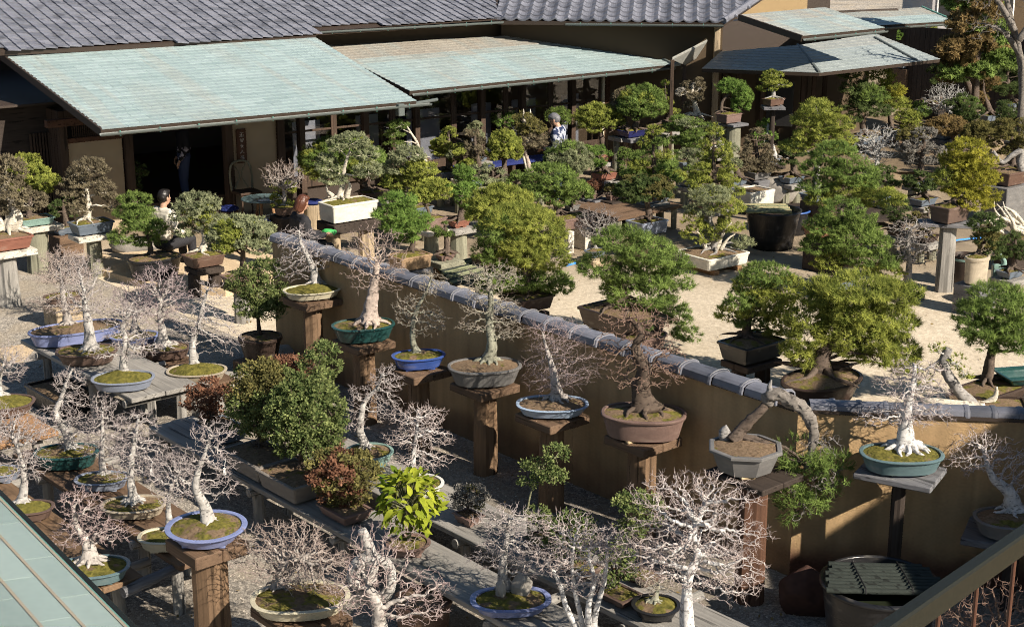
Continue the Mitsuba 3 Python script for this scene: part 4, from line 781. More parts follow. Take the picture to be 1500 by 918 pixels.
bench('weathered grey plank bench, far left, with the long blue pot on it', -1.06, 1.72, -2.84, -2.06, .60, [(-.55, (-2.74, -2.16)), (.66, (-2.76, -2.14)), (1.60, (-2.55, -2.2))], 2, seed=1)
bench('narrow brown bench beside a boulder holding the mossy beige pot', .05, 1.62, -2.02, -1.52, .50, [(.35, (-1.95, -1.6)), (1.35, (-1.9, -1.6))], 1, 'brown', seed=2)
bench('brown plank bench nearest the copper roof, holding the teal pot at its upper end', 2.15, 5.42, -4.30, -3.72, .50, [(2.75, (-4.22, -3.8)), (4.6, (-4.2, -3.8))], 2, 'brown', seed=3)
bench('low bench half hidden by the copper roof corner', 2.2, 5.3, -5.25, -4.55, .46, [(2.6, (-5.1, -4.7)), (4.9, (-5.1, -4.62))], 2, 'warm', seed=4)
bench('short orange brown bench at the left edge of the yard', .3, 2.0, -4.5, -3.75, .55, [(.6, (-4.3, -3.95)), (1.8, (-4.35, -3.9))], 2, 'orange', seed=5)
bench('long grey plank bench in the middle carrying wooden boxes and the yellow leaved citrus', 2.12, 8.6, -2.88, -2.36, .42, [(2.35, (-2.8, -2.45)), (4.1, (-2.8, -2.45)), (5.45, (-2.78, -2.44)), (7.5, (-2.8, -2.45))], 2, seed=6)
bench('grey plank bench along the foot of the wall, with small azaleas', 3.75, 8.9, -2.14, -1.52, .42, [(4.2, (-2.05, -1.6)), (6.2, (-2.05, -1.6)), (8.2, (-2.05, -1.6))], 2, seed=7)
lg = thing('weathered_log', 'silvery weathered log lying across between two benches, lower left', 'log'); p, q = P(180, 868, .40), P(268, 828, .42)
part(lg, 'bark', sweep(spline([p, (p + q) / 2 + [0, 0, .01], q], 10), .045, 12, .25, 3, freq=12), 'm_wood_cross', idx=WI['slate'], v=.2)
part(lg, 'prop', sweep(np.array([q - [0.05, 0, .04], [q[0] - .05, q[1], -.02]]), .05, 10, .15, 5), 'm_wood_post', idx=WI['grey'], v=.6)
for k, (x, y, w, d, h, s, lab) in enumerate(((330, 560, .75, .5, .28, 3, 'flat grey boulder behind the mossy beige pot'), (420, 520, .42, .34, .30, 6, 'rounded grey stone at the foot of the wall below the dark round pot'), (300, 620, .35, .25, .16, 9, 'small grey stone lying under the reddish azalea'),
        (345, 583, .3, .25, .26, 12, 'upright grey stone beside the flat boulder'))):
    q = P(x, y, h * .3); t = thing('boulder', lab, 'stone'); m = rock(w, d, h, s); put(t + '__stone', (m[0] + q, m[1]), 'm_rock', idx=0, v=0.0, smooth=True)
# ================================================================ leafless bonsai
PK = lambda k, c, **q: dict(k=k, c=c, **q)
# on the seven posts along the wall
bare('cream pot maple', 'bare maple with forked grey trunk in a white oval pot on the farthest wall post', (457, 423, 80), 1.08, PK('oval', 'cream', h=.13, moss=.9, dome=.05), [(463, 414), (460, 396), (452, 378), (442, 360), (438, 338)], (19, 5), [(405, 330, 470, 375), (430, 360, 508, 395), (400, 372, 450, 410)], 330, 'pale', rz=20)
bare('teal pot maple', 'bare maple with thick pinkish trunk in a deep teal oval pot', (532, 474, 88), .94, PK('oval', 'teal', h=.24, moss=.5, t=.2), [(541, 473), (544, 445), (548, 415), (552, 390)], (34, 18), [(495, 335, 600, 400), (505, 325, 590, 365), (500, 385, 560, 430), (545, 365, 600, 430)], 330, 'pink', step=.034, flare=.9, rz=20, lift=.10, wild=.34)
bare('small cobalt pot maple', 'slim curved bare maple in a small cobalt blue oval pot', (613, 519, 75), .94, PK('oval', 'cobalt', h=.22, moss=.6, t=.2), [(610, 516), (604, 497), (606, 470), (614, 446), (626, 424), (632, 404)], (14, 5), [(575, 430, 625, 465), (600, 450, 660, 490), (610, 395, 655, 440), (575, 455, 620, 480)], 300, 'moss', rz=15, wild=.5)
bare('grey pot maple', 'upright bare bonsai with mossy trunk and spreading roots in a wide grey oval pot', (710, 534, 105), .94, PK('oval', 'grey', h=.24, moss=.15, t=.2), [(715, 529), (720, 505), (717, 470), (719, 435), (716, 408)], (24, 11), [(670, 385, 765, 430), (672, 425, 720, 465), (715, 430, 765, 475), (668, 462, 715, 490), (715, 465, 768, 500)], 480, 'moss', flare=1.5, nroot=9, rz=10, wild=.5)
bare('pale blue pot maple', 'short bare maple with long thin red shoots in a pale blue shallow oval pot', (809, 590, 103), .94, PK('oval', 'lightblue', h=.13, moss=.05), [(816, 584), (814, 562), (808, 535), (800, 508), (795, 488)], (24, 5), [(765, 500, 880, 570), (770, 540, 850, 575), (775, 465, 850, 520)], 420, 'red', flare=1.6, nroot=9, rz=0, twig=.13, twigs=2, wild=.30, tipr=.0013)
bare('gnarled brown pot', 'gnarled dark bare bonsai with stubby pinkish branches in a brown oval pot', (943, 603, 121), .96, PK('oval', 'mauve', h=.28, moss=.35, t=.16), [(945, 600), (938, 570), (944, 540), (930, 510), (940, 488), (922, 465)], (44, 12), [(875, 440, 990, 490), (870, 480, 935, 545), (930, 475, 1005, 560), (885, 530, 1000, 575)], 360, 'dark', step=.032, flare=1.0, rz=-8, wild=.62, lift=0, twig=.04, twigs=2, tipr=.003, expo=2.6)
bare('white trunk right', 'white barked bare bonsai with spreading roots in a blue grey pot by the lit wall', (1321, 662, 118), 1.18, PK('oval', 'pewter', h=.20, moss=.8, t=.16), [(1326, 655), (1326, 625), (1330, 590), (1338, 560), (1340, 535)], (34, 12), [(1275, 545, 1390, 590), (1285, 585, 1400, 625), (1300, 525, 1385, 560), (1250, 600, 1320, 625)], 520, 'white', flare=1.9, nroot=11, rz=0, wild=.5)
bare('shaded corner maple', 'bare maple in a grey bowl at the right edge, in the shade of the stair', (1487, 757, 116), .66, PK('oval', 'grey', h=.20, moss=.3), [(1486, 748), (1478, 722), (1455, 700), (1440, 660)], (34, 8), [(1390, 625, 1480, 690), (1380, 660, 1450, 700), (1450, 640, 1530, 720)], 300, 'white', rz=0, flare=1.0)
for s, l, kw in (('cream pot maple', 'log post with square board under the white oval pot', {}), ('teal pot maple', 'split log post under the deep teal oval pot', dict(r=.12)), ('small cobalt pot maple', 'round log post under the small cobalt blue pot', dict(r=.105)), ('grey pot maple', 'cracked brown log post with thick board under the wide grey oval pot', dict(r=.115)),
        ('pale blue pot maple', 'crooked brown log post under the pale blue pot', dict(r=.12)), ('gnarled brown pot', 'thick squared log post under the brown oval pot', dict(r=.125))):
    stand(s, l, size=(.50, .50), **kw)
stand('white trunk right', 'blue grey weathered plank on a thin post under the white barked bonsai', col='slate', pcol='dark', r=.055, size=(.62, .50), thick=.05, rz=-30)
stand('shaded corner maple', 'weathered grey plank stand at the shaded right edge', col='slate', pcol='dark', r=.06, size=(.75, .5), thick=.06, rz=-25)
for s, (dx, dy) in (('gnarled brown pot', (-.12, -.16)), ('gnarled brown pot', (.15, -.1))):
    c, zb, w, d = STAND[s]; t = thing('wedge', ('pale wooden wedge under the front of the brown oval pot' if dx < 0 else 'pale wooden wedge under the right end of the brown oval pot'), 'wedge'); put(t + '__wood', put_at(rbox(.09, .05, .024), (c[0] + dx, c[1] + dy, zb + .013), .5), 'm_wood', idx=WI['pale'], v=.2)
# bench far left
bare('long blue pot', 'bare bonsai with tiered brown twigs in a long lilac blue oval pot', (112, 479, 124), .60, PK('oval', 'lilac', h=.14, d=.5, moss=.25), [(100, 474), (96, 455), (92, 430), (88, 400)], (18, 6), [(58, 362, 128, 395), (50, 390, 135, 420), (38, 428, 130, 462)], 520, 'rusty', rz=28, twig=.045)
bare('thick trunk brown pot', 'stout pale bare maple with a straight thick trunk in a brown oval pot', (127, 512, 86), .60, PK('oval', 'brown', h=.2, moss=.75, t=.2), [(132, 511), (131, 490), (128, 465), (124, 448)], (27, 18), [(80, 375, 165, 440), (85, 420, 160, 470), (100, 370, 150, 410)], 420, 'pale', flare=.5, lift=.08, rz=8)
bare('little blue pot', 'bare bonsai in a little blue oval pot behind the two front trees', (196, 490, 70), .60, PK('oval', 'lilac', h=.14, moss=.7), [(198, 487), (197, 470), (200, 455)], (18, 8), [(165, 412, 225, 465)], 300, 'purple', rz=5)
bare('mossy grey pot left', 'slender pale bare maple on moss in a grey oval pot at the bench end', (180, 552, 88), .60, PK('oval', 'greyblue', h=.16, moss=.95, dome=.07), [(183, 548), (181, 525), (184, 500), (180, 478), (192, 455)], (18, 9), [(140, 435, 225, 475), (145, 470, 232, 505), (130, 495, 240, 528)], 460, 'pale', flare=1.7, nroot=9, rz=8)
bare('brown pot purple twigs', 'bare maple with purple twigs and flared roots in a brown oval pot', (242, 508, 70), .50, PK('oval', 'brown', h=.2, moss=.4), [(240, 506), (238, 485), (234, 462), (236, 440)], (22, 9), [(195, 385, 275, 430), (205, 420, 285, 460), (190, 445, 260, 475)], 520, 'purple', flare=1.6, nroot=9, rz=5)
bare('mossy beige pot', 'forked pale bare maple on bright moss in a beige oval pot', (288, 541, 85), .50, PK('oval', 'beige', h=.15, moss=1.0, dome=.07), [(285, 537), (282, 515), (284, 495), (292, 470), (298, 445), (304, 425)], (17, 7), [(255, 440, 345, 490), (280, 408, 330, 450), (245, 465, 300, 500), (300, 470, 362, 520)], 400, 'pale', flare=1.6, nroot=9, rz=5)
bare('left edge mossy pot', 'bare bonsai on moss in a grey pot cut by the left edge', (-2, 588, 100), .55, PK('oval', 'brown', h=.15, moss=.95, dome=.06), [(-6, 582), (-4, 560), (4, 540)], (26, 9), [(-30, 500, 42, 560)], 300, 'pale', flare=1.5, rz=5)
# bench nearest the copper roof
bare('teal oval pot', 'zigzag pale bare maple in a dark teal oval pot', (97, 660, 90), .50, PK('oval', 'teal', h=.22, moss=.45), [(104, 656), (97, 632), (82, 606), (90, 582), (97, 560), (106, 540)], (20, 6), [(75, 540, 125, 580), (55, 590, 115, 625), (95, 570, 135, 620), (50, 610, 130, 650)], 360, 'pale', flare=1.2, rz=5, wild=.55)
bare('blue grey oval pot', 'bare maple with tiers of fine twigs in a blue grey oval pot', (149, 699, 75), .50, PK('oval', 'greyblue', h=.17, moss=.75), [(152, 694), (149, 670), (150, 640), (150, 605)], (15, 6), [(132, 575, 175, 610), (120, 605, 182, 640), (115, 635, 190, 672)], 380, 'pale', flare=1.3, rz=5)
bare('beige pot flared', 'bare maple with a massive flared root base in a beige oval pot', (196, 737, 92), .50, PK('oval', 'beige', h=.15, moss=.55), [(195, 734), (192, 705), (193, 675), (197, 645), (203, 612)], (19, 8), [(165, 600, 235, 645), (165, 640, 255, 690), (150, 670, 230, 705)], 400, 'pale', flare=2.3, nroot=10, rz=5)
bare('cream pot tags', 'bare maple hung with small white tags in a cream pot at the bench end', (245, 783, 82), .50, PK('oval', 'cream', h=.2, moss=.6), [(248, 775), (247, 748), (250, 718), (262, 695)], (15, 7), [(212, 665, 285, 715), (222, 695, 300, 740)], 340, 'pale', flare=.9, rz=5)
bare('brown pot left', 'tall bare bonsai in a brown pot just above the copper roof', (38, 742, 78), .46, PK('oval', 'brown', h=.18, moss=.85, dome=.05), [(32, 737), (36, 705), (30, 672), (22, 645)], (20, 8), [(-10, 600, 70, 655), (-5, 650, 75, 705)], 380, 'pale', flare=1.5, rz=5)
bare('left grey pot mid', 'bare bonsai in a grey pot cut off by the left edge, above the brown one', (-4, 689, 66), .46, PK('oval', 'greyblue', h=.17, moss=.8), [(-12, 684), (-10, 655), (-2, 630)], (15, 6), [(-40, 590, 30, 650)], 200, 'pale', rz=5)
bare('dark green pot', 'leaning bare maple with red twigs in a dark green oval pot beside the copper roof', (133, 829, 108), .46, PK('oval', 'pewter', h=.16, moss=.8), [(132, 822), (128, 795), (112, 770), (108, 745)], (30, 8), [(85, 712, 150, 760), (95, 745, 170, 790), (130, 765, 200, 800), (75, 770, 130, 805)], 420, 'red', flare=1.5, nroot=9, rz=10, wild=.5)
bare('lilac round pot', 'bare maple with thick curved trunk in a lilac blue round pot on the nearest post', (302, 769, 112), .97, PK('round', 'lilac', h=.17, moss=.55, t=.2, lip=.02, wall=.022, dome=.05), [(307, 766), (300, 742), (287, 715), (290, 690), (300, 665), (306, 645)], (27, 8), [(280, 612, 345, 655), (255, 650, 310, 695), (300, 655, 350, 700), (300, 695, 350, 730)], 380, 'pale', flare=.9, rz=0, wild=.5)
stand('lilac round pot', 'thick notched brown log post with a square board, lower left foreground', size=(.46, .46), r=.135, thick=.10)
bare('cream pot twiggy', 'low spreading bare bonsai with a dense mat of pinkish twigs in a cream oval pot', (440, 873, 138), .55, PK('oval', 'cream', h=.14, moss=.45, lip=.018), [(408, 858), (410, 840), (425, 822), (445, 815)], (26, 13), [(350, 760, 480, 815), (335, 795, 500, 850), (400, 800, 520, 870)], 1000, 'rusty', flare=1.0, rz=8, step=.024, twig=.045)
stand('cream pot twiggy', 'dark log stand under the cream oval pot', size=(.62, .5), r=.14)
bare('teal jade pot', 'slanting pale bare maple in a jade green round pot on the rear bench', (540, 660, 70), .42, PK('round', 'jade', h=.28, moss=.6), [(536, 655), (527, 632), (530, 605), (535, 588), (552, 568), (560, 548)], (19, 7), [(508, 560, 545, 600), (540, 535, 590, 580), (535, 575, 592, 615), (505, 600, 540, 635)], 330, 'pale', flare=.7, rz=0, wild=.5)
bare('white bowl maple', 'white twigged bare maple in a white round bowl', (613, 706, 72), .42, PK('round', 'white', h=.2, moss=.6), [(605, 698), (605, 672), (609, 645), (612, 615)], (15, 6), [(570, 590, 655, 630), (560, 620, 665, 660), (570, 655, 665, 690)], 560, 'white', rz=0)
# foreground trees
bare('rock planting', 'pale bare maple growing over two grey rocks in a pale blue oval pot', (748, 876, 112), .42, PK('oval', 'lilac', h=.13, moss=.55, lip=.02, wall=.024), [(744, 862), (736, 840), (738, 815), (742, 785), (745, 760)], (24, 9), [(690, 740, 805, 785), (700, 775, 800, 815), (680, 800, 760, 835), (740, 795, 810, 845)], 560, 'pale', flare=.9, rz=5, wild=.45)
t, (c, zb, w, d) = list(k for k in labels if k.startswith('bare_bonsai'))[-1], STAND['rock planting']
for x, y, sx, sy, sz, sd in ((765, 858, .17, .15, .22, 21), (733, 862, .09, .10, .20, 22)): m = rock(sx, sy, sz, sd); part(t, 'rock', (m[0] + P(x, y, c[2] + .07), m[1]), 'm_rock', idx=0, v=0.0, smooth=True)
bare('multi trunk front', 'clump of slender grey white bare trunks standing before the azaleas at the bottom edge', (862, 948, 90), .40, PK('oval', 'brown', h=.16, moss=.5), [(862, 942), (850, 900), (842, 865), (838, 825), (842, 790)], (14, 6), [(790, 745, 880, 800), (780, 790, 850, 840), (850, 770, 925, 830), (810, 820, 900, 870)], 480, 'white', rz=0, flare=.4, wild=.45)
t = list(k for k in labels if k.startswith('bare_bonsai'))[-1]; Y = P(862, 942, .5)[1]
for k, px in enumerate(([(858, 944), (832, 895), (818, 850), (800, 822)], [(868, 944), (872, 900), (885, 850), (890, 805)], [(865, 944), (862, 890), (870, 850), (862, 815)])):
    pts = [PY(a, b, Y - .03 * k) for a, b in px]; tm, tp, tr = trunk_mesh(pts, .028, .012, 60 + k, .2); part(t, 'trunk', tm, 'm_bark', idx=BI['white'], v=0, smooth=True)
    cc, rr = box3(((775, 790, 850, 840), (860, 765, 930, 830), (835, 770, 900, 830))[k], Y); rgx = np.random.default_rng(k + 3); limbs(t, tp, tr, in_ellipsoid(rgx, 150, cc, rr), .03, k + 5, 'white', rg=rgx)
bare('great white tree', 'large many branched white bare bonsai standing at the bottom edge, half in shade', (1008, 975, 150), .42, PK('oval', 'grey', h=.2, moss=.5), [(1010, 968), (1006, 925), (1006, 880), (1008, 845), (1022, 815), (1016, 785), (1024, 760)], (36, 14), [(925, 690, 1110, 760), (910, 740, 1125, 820), (935, 800, 1110, 860), (905, 790, 985, 850), (1040, 790, 1125, 880)], 1500, 'white', step=.026, rz=0, flare=.5, wild=.40, twig=.055, hollow=.35)
bare('hollow trunk', 'thick hollow trunked pale bare maple with red tipped twigs at the bottom edge', (556, 968, 130), .40, PK('oval', 'dark', h=.2, moss=.5), [(556, 960), (556, 920), (552, 885), (538, 858)], (42, 26), [(510, 765, 620, 815), (500, 800, 590, 860), (590, 830, 665, 890), (480, 840, 560, 900), (570, 870, 660, 915)], 620, 'red', rz=0, flare=.6, wild=.52, step=.032, tipr=.002)
t = list(k for k in labels if k.startswith('bare_bonsai'))[-1]; Y = P(556, 960, .5)[1]
for k, px in enumerate(([(552, 880), (520, 850), (522, 828), (545, 815), (570, 830), (572, 862), (560, 880)], [(540, 850), (545, 822), (540, 800), (530, 775)])):
    pp = spline([PY(a, b, Y) for a, b in px], 24); part(t, 'limb', sweep(pp, np.linspace(.055, .03, 24), 10, .2, k + 4), 'm_bark', idx=BI['pale'], v=0.0, smooth=True)
bare('dark pot roots', 'small root tangled bonsai in a dark round pot on the shaded bench end', (961, 884, 68), .42, PK('round', 'black', h=.22, moss=.7), [(958, 880), (962, 868), (965, 855)], (16, 8), [(930, 838, 990, 872)], 120, 'moss', rz=0, flare=1.4)
for s, l in (('multi trunk front', 'low timber stand under the slender trunk clump'), ('great white tree', 'low timber stand under the large white bonsai'), ('hollow trunk', 'low timber stand under the hollow trunked maple')):
    stand(s, l, 'table', size=(.6, .42), r=.06) if STAND[s][1] < .35 or True else None
for k, (x, y, s) in enumerate(((222, 692, .5), (329, 690, .9))):
    t = thing('plant_tag', ('small white tag hanging left of the post maple' if k == 0 else 'small white tag hanging right of the post maple'), 'tag'); q = P(x, y, 1.25 if k else .95); put(t + '__card', (rbox(.022, .004, .06, .001)[0] + q, rbox(.022, .004, .06, .001)[1]), 'm_white'); put(t + '__string', sweep(np.array([q + [0, 0, .03], q + [.01, .01, .10]]), .0015, 4), 'm_white')
# ================================================================ leafy bonsai of the yard
AZ = dict(style='leaf', size=.030, dens=900, rz=WAD)
ever('blue box azalea', 'reddish brown azalea in a blue glazed rectangular pot at the bench end', (323, 622, 86), .42, PK('rect', 'slate', h=.24, d=.7, moss=.2), [(310, 612), (308, 598), (310, 582)], (10, 6), [(275, 552, 345, 612)], 'red', 'cloud', **AZ)
ever('first wooden box', 'big glossy green azalea bush in the first grey wooden box', (380, 662, 118), .42, PK('rect', 'greywood', h=.26, d=.7, t=.12, moss=.1), [(380, 652), (382, 620), (385, 585)], (14, 8), [(335, 525, 438, 655)], 'azalea', 'bush', n=26, lump=.7, sp2='olive', **AZ)
ever('second wooden box', 'big green azalea bush trailing over the second brown wooden box', (432, 692, 120), .42, PK('rect', 'greywood', h=.26, d=.7, t=.12, moss=.1), [(440, 684), (442, 650), (446, 610)], (14, 8), [(392, 545, 503, 690)], 'azalea', 'bush', n=28, lump=.7, **AZ)
ever('mauve box azalea', 'rounded brown leaved azalea in a plain brown rectangular pot next to the citrus', (505, 741, 84), .42, PK('rect', 'mauve', h=.22, d=.72, moss=.2), [(508, 734), (506, 715), (504, 690)], (9, 6), [(450, 655, 552, 728), (470, 700, 540, 745)], 'olive', 'bush', n=24, sp2='red', **AZ)
ever('russet azalea', 'russet brown azalea crown seen behind the big green bushes', (470, 612, 60), .42, PK('rect', 'brown', h=.2, moss=.2), [(470, 606), (440, 570)], (8, 5), [(395, 518, 455, 565)], 'red', 'bush', n=16, **AZ)
ever('upright azalea', 'upright light green azalea behind the bushes, against the dark wall', (478, 640, 60), .42, PK('rect', 'brown', h=.2, moss=.2), [(480, 634), (474, 590), (470, 540)], (9, 5), None, 'azalea', pads=[(452, 500, 495, 532), (440, 520, 475, 550), (470, 525, 500, 555), (455, 545, 492, 565)], **AZ, core=False)
ever('small dark azalea', 'tiny dark leaved azalea in a small brown rectangular pot on the wall side bench', (686, 752, 46), .42, PK('rect', 'mauve', h=.28, d=.75, moss=.1), [(684, 750), (686, 742)], (9, 6), [(660, 706, 716, 752)], 'grey', 'bush', n=16, sp2='olive', **{**AZ, 'size': .018, 'dens': 1800})
ever('tall tiered azalea', 'slim azalea with stepped leaf clusters before the wall posts', (798, 790, 60), .42, PK('oval', 'dark', h=.2, moss=.5), [(776, 786), (773, 745), (785, 700), (805, 670)], (6, 3), None, 'azalea', pads=[(795, 650, 832, 682), (768, 670, 810, 695), (790, 685, 832, 710), (758, 695, 790, 715), (770, 740, 805, 765), (785, 758, 820, 780)], bark='green', **{**AZ, 'size': .024, 'dens': 1200}, core=False)
ever('dark bench azalea', 'dark green azalea on the wall side bench behind the slender trunk clump', (850, 826, 66), .42, PK('rect', 'brown', h=.2, moss=.5), [(848, 822), (846, 800)], (10, 6), [(804, 748, 872, 826)], 'dark', 'bush', n=22, lump=.8, sp2='azalea', **AZ)
ever('yellowish bench azalea', 'yellowish green azalea in front of the last wall post', (906, 866, 70), .42, PK('rect', 'brown', h=.2, moss=.8), [(902, 862), (900, 840)], (10, 6), [(872, 795, 932, 872)], 'azalea', 'cloud', n=14, sp2='red', **AZ)
ever('post side azalea', 'loose olive azalea sprays behind the large white bonsai', (940, 838, 60), .42, PK('rect', 'brown', h=.2, moss=.5), [(938, 834), (938, 790)], (7, 4), None, 'azalea', pads=[(905, 760, 945, 795), (930, 730, 975, 775), (900, 720, 960, 750)], **AZ, core=False)
ever('dark round pot shrub', 'green leaved shrub in a big dark round pot standing before the wall', (381, 492, 62), .20, PK('round', 'dark', h=.55, moss=.2, t=.2), [(380, 490), (378, 465), (374, 435)], (10, 6), None, 'azalea', pads=[(335, 395, 390, 440), (360, 380, 412, 420), (385, 415, 430, 462), (345, 430, 400, 470), (370, 440, 415, 475)], bark='dark', sp2='bright', **AZ)
stand('dark round pot shrub', 'rough dark block under the big dark round pot', 'block', size=(.5, .5))
# cascade pine
ever('cascade pine', 'cascading pine with thick scaly trunk arching out of a grey octagonal pot', (1092, 652, 98), 1.13, PK('oct', 'grey', h=.36, d=1.0, moss=.1, t=.2, lip=.02), [(1072, 645), (1090, 625), (1115, 600), (1130, 580)], (28, 24), None, 'green', pads=[(1135, 640, 1205, 690, -.02), (1150, 670, 1240, 725, -.05), (1135, 715, 1200, 768, -.08), (1180, 660, 1248, 700, -.1), (1135, 690, 1180, 740, -.02), (1190, 705, 1240, 745, -.06)], size=.075, dens=230, flare=.25, nroot=0, seed=4, flat=1.0, core=False)
t, (c, zb, w, d) = list(k for k in labels if k.startswith('evergreen_bonsai'))[-1], STAND['cascade pine']; Y = P(1072, 645, c[2])[1]
pp = spline([PY(a, b, Y + e) for a, b, e in ((1122, 590, 0), (1134, 577, -.02), (1160, 588, -.05), (1182, 605, -.08), (1192, 632, -.1), (1188, 660, -.1), (1180, 690, -.1))], 30); part(t, 'trunk', sweep(pp, np.interp(np.linspace(0, 1, 30), [0, .15, .5, .8, 1], [.05, .058, .05, .034, .014]), 16, .6, 8, freq=30), 'm_bark', idx=BI['scaly'], v=0.0, smooth=True)
pp = spline([PY(a, b, Y - .02) for a, b in ((1130, 583), (1127, 568), (1130, 556))], 8); part(t, 'deadwood', sweep(pp, np.linspace(.04, .006, 8), 8, .3, 3), 'm_bark', idx=BI['grey'], v=0, smooth=True)
pp = spline([PY(a, b, Y + .03) for a, b in ((1068, 650), (1060, 635), (1068, 628))], 8); part(t, 'deadwood', sweep(pp, np.linspace(.05, .04, 8), 10, .3, 3), 'm_bark', idx=BI['grey'], v=0, smooth=True)
for k, (x, y) in enumerate(((1195, 645), (1215, 640), (1160, 700), (1205, 700), (1175, 735), (1225, 690))):
    q0 = PY(1188 - 3 * k, 650 + 8 * k, Y - .1); rgx = np.random.default_rng(k); q1 = PY(x, y, Y - .15); at = in_ellipsoid(rgx, 26, q1 - [0, 0, .06], np.array([.12, .12, .12])); tp = spline([q0, (q0 + q1) / 2 + [0, 0, .02], q1], 6); limbs(t, tp, np.linspace(.012, .006, 6), at, .03, k, 'grey', .5, -.1, rg=rgx, nmin=1, base='twigs')
stand('cascade pine', 'dark brown table with a square board under the cascading pine', col='dark', pcol='redbrown', r=.12, size=(.60, .52), thick=.05, off=(.08, -.03))
wt = thing('wedge', 'pale wooden wedge under the grey octagonal pot', 'wedge'); put(wt + '__wood', put_at(rbox(.12, .05, .024), (c[0], c[1] - .17, zb + .013), .2), 'm_wood', idx=WI['pale'], v=.2)
# citrus: every leaf a part
ct = thing('citrus_bonsai', 'small citrus with large glossy yellow green leaves in a grey brown round pot', 'bonsai tree'); rim, pot = (598, 793, 62), PK('round', 'mauve', h=.22, moss=.4, t=.22); z = rimz(rim, pot, 0, .42); c = P(rim[0], rim[1], z); mkpot(ct, pot, c, rim[2], 0, 9)
rgc = np.random.default_rng(31); bs = c + [0, 0, 0]; cc, rr = box3((548, 684, 650, 785), c[1]); tm, tp, tr = trunk_mesh([bs - [0, 0, .02], bs + [.01, 0, .08], cc + [0, 0, -.05], cc + [0, 0, .1]], .017, .008, 3, .5); part(ct, 'trunk', tm, 'm_bark', idx=BI['green'], v=0, smooth=True)
def leaf_mesh(L, W, curl):
    u = np.linspace(0, 1, 7); wv = W * np.sin(np.pi * u ** .8) ** .9 * .5; zz = -curl * L * u * u; l = np.c_[u * L, -wv, zz + wv * .35]; m_ = np.c_[u * L, 0 * u, zz]; r_ = np.c_[u * L, wv, zz + wv * .35]; return loft([l, m_, r_], closed=False)
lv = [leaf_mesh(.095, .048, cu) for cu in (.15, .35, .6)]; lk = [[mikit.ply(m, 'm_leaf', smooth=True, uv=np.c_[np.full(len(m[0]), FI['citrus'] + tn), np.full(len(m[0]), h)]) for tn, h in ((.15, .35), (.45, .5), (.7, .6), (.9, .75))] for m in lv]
tw = []
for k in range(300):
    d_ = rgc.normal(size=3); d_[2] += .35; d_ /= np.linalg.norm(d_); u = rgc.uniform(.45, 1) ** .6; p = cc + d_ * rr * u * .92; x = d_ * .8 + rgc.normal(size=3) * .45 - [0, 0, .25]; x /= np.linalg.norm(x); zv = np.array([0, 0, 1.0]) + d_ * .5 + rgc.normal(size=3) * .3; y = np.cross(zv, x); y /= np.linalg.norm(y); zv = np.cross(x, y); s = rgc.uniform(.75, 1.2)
    M = np.eye(4); M[:3, :3] = np.c_[x, y, zv] * s; M[:3, 3] = p; tone = int(np.clip(rgc.normal(1.6 + 1.3 * (d_ @ SUN) * (u > .6), .7), 0, 3)); scene[name(ct + '__leaf')] = {**lk[rgc.integers(3)][tone], 'to_world': T(M.tolist())}  # leaves turned to the sun get lighter tones: sunlight put into colour
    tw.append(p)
tw = np.array(tw); part(ct, 'twigs', prisms(np.repeat((cc - [0, 0, .05])[None], len(tw), 0) + (tw - cc) * .3, tw, np.full(len(tw), .004), np.full(len(tw), .0018), 3), 'm_bark', idx=BI['green'], v=0)
# water basin with bamboo lid, red stone, in the lower corner, colours darkened for its shade
bz = thing('water_basin', 'large dark round glazed basin in the shaded lower right corner', 'basin'); c = P(1290, 850, .62); r = 84 * mpp(c)
pr = [(.02, .80), (.25, .92), (.50, 1.0), (.585, 1.02)]; an = np.arange(48) * 2 * np.pi / 48; ring = lambda rr_, z: np.c_[c[0] + np.cos(an) * rr_, c[1] + np.sin(an) * rr_, np.full(48, z)]
part(bz, 'bowl', loft([ring(r * q * .97, z) for z, q in pr], cap0=True), 'm_pot', idx=PI_['black'], smooth=True); part(bz, 'rim', loft([ring(r * .99, .58), ring(r * 1.05, .59), ring(r * 1.05, .615), ring(r, .63), ring(r * .95, .615), ring(r * .94, .40)]), 'm_pot', idx=PI_['black'], smooth=True); part(bz, 'water', loft([ring(r * .94, .54), ring(.001, .5401)]), 'm_water')
bl = thing('bamboo_lid', 'mat of bamboo poles darkened for shade, tied with black cord lying on the dark basin', 'lid'); cb = P(1290, 842, .66)
for k in range(9):
    u = k - 4; L = r * 2.05 * (1.0 - .035 * max(0, u + 2)); y = -.42 * r + .082 * r * (k) * 1.0 - .02; cx = c[0] + .01 * ((k * 37) % 5 - 2); yy = c[1] - r * .62 + k * r * .125
    p = np.array([[cx - L / 2, yy + .02, .665], [cx, yy + .0, .662], [cx + L / 2, yy - .03, .668]]); part(bl, 'pole', sweep(spline(p, 8), np.array([.024, .0225, .022, .024, .022, .0225, .022, .024]) * (1 + .06 * (k % 3)), 10), 'm_wood', idx=WI['darkbamboo'], v=k * .11 % 1, smooth=True)
for x in (-.42, .38): part(bl, 'cord', sweep(np.array([[c[0] + x * r, c[1] - r * .70, .66], [c[0] + x * r, c[1] - r * .66, .697], [c[0] + x * r, c[1] + r * .1, .694], [c[0] + x * r * .98, c[1] + r * .42, .69]]), .006, 6), 'm_black')
for x, y, w, d, h, s, red, lab in ((1180, 868, .5, .35, .55, 31, 1.0, 'reddish garden rock, shade in its colour, against the foot of the wall'), (1010, 915, .3, .2, .12, 33, 0, 'grey stone on the gravel below the large white bonsai'),):
    q = P(x, y, h * .3); t = thing('boulder', lab, 'stone'); m = rock(w, d, h, s); put(t + '__stone', (m[0] + q, m[1]), 'm_rock', idx=0, v=red, smooth=True)
